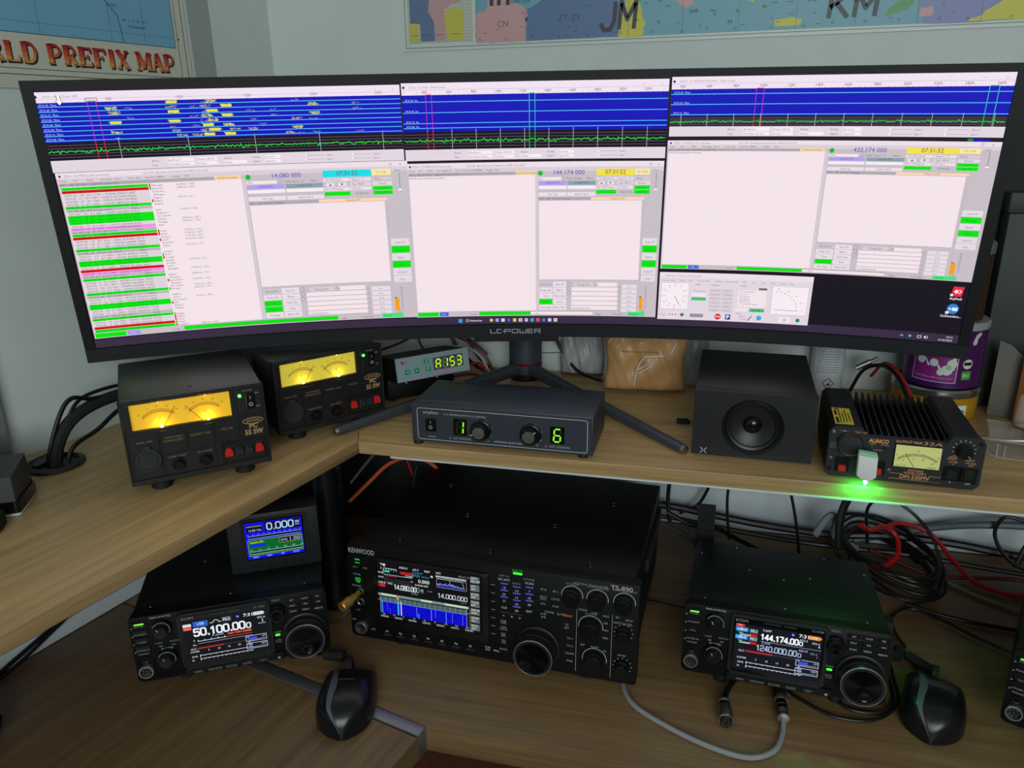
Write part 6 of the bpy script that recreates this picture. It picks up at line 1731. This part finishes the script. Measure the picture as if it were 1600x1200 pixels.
    G().lathe([(3.6, 0), (3.0, 3), (2.2, 12)], (0, 57, 8), (0, 1, 0), 14).done('cord_sleeve', RUB, t)
    return t
mouse((-.2800, -.1370, .0006), .34, 'black mouse with a grey side band, beside the aluminium desk joint strip')
mouse((.4290, .0150, .0006), -.27, 'black mouse with a grey side band, lit green, beside the transceiver showing 144.174')
# ------------------------------------------------------------------ cables
def cable(name, label, pts, r, m, group=None, cat='cable', sub=7):
    g = G()
    g.tube([(x * 1000, y * 1000, z * 1000) for x, y, z in pts], r, 8, sub)
    return tag(g.done(name, m), label, cat, group)
BK = 'cables tangled along the wall behind the desk'
SHF = 'cables behind the monitor on the shelf'
# side wall bundle through the grommet
GB = 'cables rising from the cable grommet'
cable('cable_bundle', 'thick black sleeved cable bundle rising from the shelf grommet', [(-.722, -.078, .240), (-.719, -.068, .285), (-.712, -.040, .318), (-.700, .010, .330), (-.680, .075, .325), (-.62, .16, .30)], 8.5, mat('cable_sleeve', (26, 27, 28), .7, bump=.6, nscale=2500), GB)
cable('power_cable', 'thin black cable arching highest above the shelf grommet', [(-.728, -.085, .24), (-.722, -.078, .282), (-.716, -.054, .330), (-.710, -.036, .347), (-.704, -.010, .338), (-.695, .03, .332), (-.66, .11, .32)], 3.2, CBL, GB)
cable('power_cable', 'thin black cable bowing over the thick sleeved bundle', [(-.722, -.072, .24), (-.716, -.055, .30), (-.710, -.030, .338), (-.700, .008, .346), (-.68, .06, .342), (-.64, .13, .33)], 2.6, CBL, GB)
cable('power_cable', 'thin black cable sagging lowest behind the orange-lit power supply', [(-.716, -.066, .24), (-.712, -.05, .278), (-.702, -.010, .292), (-.690, .035, .312), (-.655, .10, .318), (-.61, .18, .30)], 3.2, CBL, GB)
# behind the rotator display
for i, (lab, m, r, pts) in enumerate((
    ('dark red cable arching over the rotator display', CDRED, 2.4, [(-.43, .28, .33), (-.39, .36, .335), (-.36, .42, .345), (-.31, .43, .335), (-.26, .43, .31), (-.235, .43, .27)]),
    ('thin dark red cable falling onto the rotator display', CDRED, 2.0, [(-.40, .44, .44), (-.385, .43, .36), (-.365, .40, .325), (-.33, .36, .315), (-.30, .335, .30)]),
    ('black cable sagging between the power supply and the rotator display', CBL, 2.2, [(-.46, .35, .36), (-.42, .41, .335), (-.38, .44, .325), (-.34, .44, .34), (-.29, .44, .33), (-.25, .44, .30)]),
    ('black cable slanting down beside the monitor stand', CBL, 3.4, [(-.345, .455, .40), (-.325, .455, .33), (-.305, .45, .300), (-.27, .44, .275), (-.235, .43, .266)]),
    ('black cable slanting steeply to the stand base', CBL, 2.6, [(-.315, .46, .40), (-.292, .46, .32), (-.268, .455, .285), (-.235, .445, .266)]),
    ('white cable curling beside the monitor stand', mat('white_cable_sheath', (176, 172, 170), .5), 2.8, [(-.33, .40, .318), (-.29, .42, .318), (-.262, .43, .30), (-.245, .43, .268)]),
    ('bright red cable lying low behind the antenna switch box', CRED, 2.4, [(-.30, .40, .28), (-.262, .41, .292), (-.242, .40, .280), (-.225, .375, .268)]),
    ('dark red cable lying lowest behind the antenna switch box', CDRED, 2.4, [(-.31, .38, .27), (-.275, .39, .276), (-.25, .385, .276), (-.215, .36, .267)]))):
    cable('cable', lab, pts, r, m, SHF)
cable('cable', 'black cable slanting from the monitor down to the grey plastic bag', [(-.145, .465, .38), (-.128, .462, .332), (-.110, .462, .300), (-.085, .452, .275), (-.045, .435, .266), (0, .425, .2655)], 3.0, CBL, SHF)
cable('cable', 'thin grey wire along the wall right of the monitor stand', [(-.22, .484, .296), (-.15, .484, .296), (-.10, .484, .300), (-.05, .484, .296)], .9, mat('grey_wire', (120, 124, 128), .5), SHF)
cable('cable', 'black cable with red one behind the finned power supply', [(.37, .44, .27), (.385, .43, .312), (.405, .40, .33), (.42, .36, .325), (.43, .32, .30)], 3.0, CBL, SHF)
cable('cable', 'red cable arching behind the finned power supply', [(.40, .44, .30), (.408, .40, .334), (.418, .35, .334), (.425, .30, .318), (.427, .275, .300)], 2.6, CRED, SHF)
g = G(); g.tube([(372, 420, 318), (392, 420, 330)], 4.5, 12, 1); g.tube([(392, 420, 330), (402, 420, 336)], 2.8, 10, 1)
tag(g.done('jack_plug', STEEL), 'small silver plug lying on cables behind the finned power supply', 'plug', SHF)
# on the desk
cable('grey_cable', 'light grey cable looping on the desk from the large transceiver to the silver plug', [(.052, .010, .022), (.053, -.015, .006), (.068, -.053, .0034), (.105, -.080, .0034), (.158, -.104, .0034), (.205, -.113, .0034), (.235, -.098, .0034), (.2475, -.070, .0034), (.2510, -.046, .007)], 3.2, mat('light_grey_cable', (142, 146, 148), .5))
pg = thing('microphone_plug', 'black and silver plug on the grey cable, before the 144.174 transceiver', 'plug', (.2508, -.048, .0085), .01)
G().lathe([(4.2, 0), (7.4, 1), (7.6, 4), (6.6, 5)], (0, 0, 0), (0, 1, 0), 20).done('end_ring', mat('socket_chrome'), pg)
G().lathe([(6.8, 4), (6.8, 32)], (0, 0, 0), (0, 1, 0), 20).done('barrel', KNOB, pg)
for y in (7, 10, 13, 21):
    G().lathe([(7.0, 0), (7.2, .6), (7.0, 1.2)], (0, y, 0), (0, 1, 0), 20, caps=False).done('silver_band', mat('socket_chrome'), pg)
G().lathe([(7.5, 31), (7.8, 32), (7.8, 36), (7, 37)], (0, 0, 0), (0, 1, 0), 20).done('collar', mat('socket_chrome'), pg)
G().lathe([(8, 37), (8, 58), (6.5, 62)], (0, 0, 0), (0, 1, 0), 20).done('socket_sleeve', RUB, pg)
cable('black_cable', 'short black cable leading under the transceiver to the loose silver plug', [(.215, .045, .012), (.203, .022, .010), (.190, .000, .0085), (.183, -.022, .0085), (.1815, -.034, .0085)], 3.6, CBL)
p2 = thing('microphone_plug', 'loose silver plug with black pin face, before the 144.174 transceiver', 'plug', (.1815, -.033, .0095), .05)
G().lathe([(4.4, 0), (7.6, 1), (8, 4), (7, 6)], (0, 0, 0), (0, -1, 0), 22).done('strain_ring', mat('socket_chrome'), p2)
G().lathe([(7.2, 5), (7.2, 13)], (0, 0, 0), (0, -1, 0), 22).done('sleeve', KNOB, p2)
G().lathe([(8.6, 12), (9, 13), (9, 25), (9.2, 26), (9.2, 33), (8.4, 34), (7.6, 34), (7.4, 30)], (0, 0, 0), (0, -1, 0), 28, caps=False).done('coupling_nut', mat('nickel_metal', (176, 172, 160), .3, .95), p2)
G().lathe([(7.4, 28), (7.4, 37), (6.8, 37.5)], (0, 0, 0), (0, -1, 0), 24).done('pin_face', BLK2, p2)
g = G()
for i in range(7):
    a = 2 * PI * i / 7
    g.cyl((4.4 * math.cos(a), -37, 4.4 * math.sin(a)), (0, -1, 0), .9, 1.2, seg=8)
g.done('pins', STEEL, p2)
# mouse cords
cable('mouse_cable', 'black mouse cord looping under the transceiver showing 144.174', [(.428, .088, .008), (.424, .105, .010), (.412, .118, .012), (.399, .108, .008), (.397, .062, .004), (.395, .030, .003), (.381, .002, .0028), (.352, -.020, .0028), (.312, -.022, .0028), (.280, -.004, .0028), (.262, .012, .0028), (.245, .04, .004)], 2.0, CBL)
cable('black_cable', 'second black cord looping under the dial of the transceiver showing 144.174', [(.391, .075, .004), (.389, .030, .003), (.375, .003, .0028), (.352, -.006, .0028), (.330, -.003, .003), (.315, .012, .004)], 2.6, CBL)
cable('mouse_cable', 'black mouse cord with a thick ferrite beside the 50.100 transceiver', [(-.3085, -.066, .008), (-.314, -.060, .010), (-.322, -.061, .010), (-.345, -.0625, .009), (-.372, -.060, .006), (-.40, -.045, .004)], 1.8, CBL)
fr = G(); fr.tube([(-320, -61, 10), (-326, -61.3, 10), (-344, -62.3, 9.6), (-348, -62.5, 9.4)], 7.5, 16, 2)
tag(fr.done('ferrite_core', RUB), 'black barrel-shaped ferrite on the mouse cord in front of the shelf leg', 'ferrite')
fr = G(); fr.tube([(405, 98, 15), (409, 108, 15), (412, 114, 14)], 8, 16, 2); fr.tube([(420, 105, 14), (432, 92, 14), (446, 78, 14)], 6.5, 14, 2)
tag(fr.done('cable_plug', RUB), 'black plug and ferrite lying between the transceiver and the green-lit mouse', 'plug')
g = G(); g.box(-14, 14, -9, 12, .6, 46, 4, 2)
tag(g.done('cable_plug', RUB, None, loc=(.392, .135, .0005)), 'upright black adapter standing beside the transceiver showing 144.174', 'plug')
# brass adapter at the large transceiver
br = thing('brass_plug', 'brass adapter plug sticking out of the headphone socket of the large transceiver', 'plug', (-.3072, -.0270, .0905), -.30, -.10)
br.scale = (1.25, 1.25, 1.25)
G().lathe([(3.2, 0), (3.2, 12), (2.2, 13)], (0, 0, 0), (0, -1, 0), 18).done('tip', BRASS, br)
G().lathe([(4.4, 8), (4.4, 14), (5.8, 15), (5.8, 27), (4.8, 28), (2.4, 28)], (0, 0, 0), (0, -1, 0), 24).done('barrel', BRASS, br)
cable('thin_wire', 'thin dark wire hanging from the brass plug', [(-.308, -.056, .083), (-.322, -.066, .070), (-.345, -.066, .060), (-.375, -.05, .05), (-.40, -.03, .04)], 1.0, CBL)
# behind the small transceiver: coil, red cables, long runs along the wall
def wirecoil(cx, cy, z, rx, ry, n, ang, jit, seed, steps=14):
    rg = random.Random(seed)
    P = []
    for i in range(n * steps + 1):
        a = 2 * PI * i / steps
        k = i / (n * steps)
        s_ = 1 + .11 * math.sin(i * .37) + rg.uniform(-jit, jit)
        x, y = rx * s_ * math.cos(a), ry * s_ * math.sin(a)
        P.append((cx + x * math.cos(ang) - y * math.sin(ang), cy + x * math.sin(ang) + y * math.cos(ang), z + .045 * k + .012 * math.sin(a) + rg.uniform(0, .004)))
    return P
cable('coiled_cable', 'black cable coiled up in loops on the desk behind the transceiver showing 144.174', wirecoil(.440, .330, .010, .060, .085, 7, .5, .06, 3), 2.6, CBL, BK, sub=3)
cable('red_cable', 'red cable looping out from behind the transceiver showing 144.174', [(.385, .30, .10), (.405, .325, .080), (.432, .352, .075), (.452, .350, .060), (.450, .325, .04), (.428, .305, .03), (.40, .30, .03)], 4.0, CRED, BK)
cable('red_cable', 'red cable winding to the transceiver at the picture edge', [(.445, .385, .06), (.470, .395, .062), (.512, .392, .050), (.540, .362, .025), (.562, .325, .010), (.60, .305, .006), (.645, .300, .006), (.70, .30, .01)], 3.6, CRED, BK)
cable('red_cable', 'dull red cable lying flat on the desk behind the coil', [(.42, .37, .02), (.50, .335, .008), (.56, .335, .008), (.62, .345, .008), (.70, .34, .01)], 3.2, CDRED, BK)
cable('black_cable', 'thin black cable arching over the red cables', [(.398, .30, .07), (.402, .345, .108), (.432, .372, .114), (.47, .372, .098), (.500, .345, .070), (.512, .31, .030), (.505, .29, .008), (.48, .262, .004)], 2.6, CBL, BK)
cable('black_cable', 'black cable bundle running along the foot of the wall', [(-.10, .40, .055), (.085, .395, .052), (.16, .39, .046), (.25, .39, .036), (.36, .395, .028), (.46, .40, .034), (.55, .395, .034), (.66, .38, .030), (.9, .38, .02)], 6.5, CBL, BK)
cable('black_cable', 'second black cable along the wall below the thick bundle', [(-.10, .38, .04), (.085, .375, .040), (.16, .372, .034), (.26, .375, .022), (.36, .38, .014), (.48, .375, .016), (.60, .36, .014), (.75, .35, .01)], 4.0, CBL, BK)
cable('black_cable', 'black cable curving down behind the lid of the transceiver showing 144.174', [(.09, .345, .065), (.13, .335, .052), (.17, .325, .056), (.205, .305, .050), (.235, .28, .05), (.26, .24, .06)], 4.0, CBL, BK)
cable('grey_cable', 'grey cable lying behind the upright hook tape strip', [(.085, .33, .05), (.115, .315, .045), (.145, .30, .035), (.17, .28, .02)], 4.5, mat('dark_grey_cable', (62, 66, 70), .5), BK)
cable('black_cable', 'thin black cable hanging from the shelf beside the hook tape strip', [(.205, .36, .238), (.196, .36, .17), (.187, .35, .118), (.187, .33, .085), (.192, .30, .05)], 2.4, CBL, BK)
cable('black_cable', 'thin black cable hanging from the shelf and bending behind the transceiver lid', [(.255, .375, .238), (.27, .37, .16), (.285, .36, .12), (.296, .33, .075), (.30, .29, .04)], 2.4, CBL, BK)
cable('black_cable', 'black cable slanting from the shelf towards the large transceiver', [(.172, .40, .238), (.165, .40, .13), (.150, .40, .075), (.135, .395, .055), (.11, .385, .045)], 2.8, CBL, BK)
cable('black_cable', 'black cable dropping beside the large transceiver', [(.105, .36, .238), (.095, .36, .16), (.090, .355, .11), (.090, .35, .08), (.095, .34, .05)], 3.4, CBL, BK)
cable('black_cable', 'thick black cable bending down from the shelf behind the coil', [(.42, .33, .235), (.385, .33, .165), (.365, .325, .125), (.358, .315, .095), (.356, .290, .06)], 6.5, CBL, BK)
cable('grey_cable', 'thick grey cable bowing up behind the transceiver lid', [(.325, .325, .06), (.338, .335, .082), (.350, .34, .092), (.358, .345, .080), (.360, .35, .05), (.40, .37, .02)], 6.0, CGREY, BK)
cable('grey_cable', 'thick grey cable rising along the wall at the picture edge', [(.40, .40, .02), (.46, .405, .035), (.52, .40, .058), (.58, .385, .078), (.66, .375, .088), (.75, .37, .08)], 6.5, mat('slate_cable', (84, 94, 100), .5), BK)
cable('grey_cable', 'thin pale grey cable across the dark desk behind the coil', [(.47, .36, .006), (.52, .325, .005), (.57, .285, .004), (.63, .25, .004), (.70, .22, .004)], 3.0, mat('beige_cable', (120, 116, 104), .5), BK)
cable('black_cable', 'black loop of cable by the wall at the picture edge', [(.64, .36, .10), (.605, .365, .105), (.595, .365, .075), (.61, .35, .045), (.64, .34, .03), (.70, .34, .02)], 3.0, CBL, BK)
cable('black_cable', 'black cable slanting into the corner at the picture edge', [(.70, .37, .14), (.665, .37, .10), (.640, .36, .06), (.625, .345, .03)], 4.5, CBL, BK)
cable('black_cable', 'thin black cable winding over the desk behind the green-lit mouse', [(.425, .135, .006), (.420, .17, .004), (.425, .21, .004), (.455, .235, .004), (.49, .215, .004), (.53, .18, .004), (.58, .145, .004), (.66, .10, .004)], 2.0, CBL, BK)
cable('black_cable', 'black cable crossing the desk towards the transceiver at the picture edge', [(.45, .245, .004), (.50, .225, .004), (.55, .215, .004), (.62, .21, .004), (.72, .21, .004)], 3.0, CBL, BK)
cable('black_cable', 'thin black cable lying between the large and the small transceiver', [(.05, .17, .004), (.09, .165, .004), (.13, .16, .004), (.16, .155, .01)], 2.2, CBL, BK)
# corner behind the large transceiver
cable('orange_cable', 'orange cable arching in the dark corner behind the large transceiver', [(-.43, .20, .10), (-.405, .235, .125), (-.38, .26, .148), (-.345, .275, .158), (-.31, .275, .150), (-.285, .27, .13)], 3.4, CORANGE, BK)
cable('striped_cable', 'dark green cable slanting in the corner behind the large transceiver', [(-.435, .22, .125), (-.405, .25, .165), (-.375, .275, .200), (-.35, .29, .238)], 3.4, mat('dark_green_cable', (40, 56, 46), .5), BK)
cable('red_cable', 'thin red cable in the dark corner behind the large transceiver', [(-.42, .31, .238), (-.39, .31, .19), (-.37, .30, .16), (-.345, .28, .12)], 1.8, CRED, BK)
cable('black_cable', 'black cable hanging in the dark corner behind the large transceiver', [(-.30, .29, .238), (-.315, .285, .19), (-.335, .275, .14), (-.34, .26, .10)], 2.0, CBL, BK)
cable('black_cable', 'black cable lying slack along the foot of the side wall', [(-.775, -.28, .004), (-.762, -.215, .005), (-.754, -.172, .014), (-.745, -.14, .024), (-.735, -.095, .037), (-.722, -.05, .06), (-.70, .02, .12)], 3.0, CBL, BK)
cable('black_cable', 'second black cable along the foot of the side wall', [(-.768, -.28, .003), (-.754, -.205, .004), (-.746, -.165, .012), (-.738, -.135, .024), (-.728, -.095, .040), (-.716, -.05, .065), (-.695, .02, .12)], 2.4, CBL, BK)
# strip of hook tape standing up behind the radio lid
vt = thing('hook_tape', 'ribbed black hook tape strip standing up behind the transceiver lid', 'tape', (.152, .246, .060))
g = G(); g.box(-14, 14, 0, 4, 0, 38, .5, 1); g.done('lower_fold', mat('woven_black', (26, 27, 28), .8), vt)
g = G(); g.box(-13, 13, -3, 0, 36, 78, .5, 1)
for i in range(14):
    g.box(-13, 13, -3.8, -3, 38 + i * 2.8, 39.6 + i * 2.8)
g.done('upper_fold', mat('woven_black', (26, 27, 28), .8), vt)
G().box(-13, 13, -4.5, 0, 33, 38, .5, 1).done('clasp', BLK2, vt)
G().tube([(0, 4, 4), (0, 12, -30), (0, 14, -59.6)], 4, 8, 4).done('stem', CBL, vt)
# dark box in the corner behind the shelf leg
db = thing('equipment_box', 'dark box with faint grey letters standing behind the watt meter', 'box', (-.482, .152, .0005), .60)
G().box(-60, 62, 0, 90, 0, 185, 2, 2).done('case', BLK2, db)
cv = Canvas(front(0))
cv.rect(40, 168, 58, 172, (70, 74, 78)); cv.text('UR', 44, 130, 10, (46, 48, 52)); cv.text('A', 52, 92, 7, (44, 40, 36))
cv.done('lettering', M_PRINT, db)
eq = thing('equipment_box', 'large dark box added to darken the corner behind the large transceiver', 'box', (-.430, .330, .0005), .12)  # added to cover the bright wall and keep this corner dark
G().box(-150, 130, 0, 85, 0, 205, 2, 2).done('case', BLK2, eq)
G().box(-150, 130, -3, 0, 150, 158, .5, 1).done('added_box_rail', mat('added_dark_rail', (40, 44, 48), .5), eq)
# dark fabric at the very edge of the side wing
g = G()
bmesh.ops.create_icosphere(g.bm, subdivisions=3, radius=.035)
for v in g.bm.verts:
    v.co *= 1 + .12 * math.sin(v.co.x * 210 + v.co.z * 170) * math.sin(v.co.y * 190)
    v.co.z = max(v.co.z * .8, -.018)
tag(g.done('dark_cloth', mat('dark_purple_cloth', (26, 22, 32), .9), None, loc=(-.694, -.300, .0195), ang=180), 'crumpled dark cloth at the edge of the side wing of the desk', 'cloth')

for o in bpy.data.objects:
    if o.parent and o.name.split('.')[0] in ('vent_slots', 'grip_ribs', 'pins', 'film_creases'):
        o['kind'] = 'stuff'
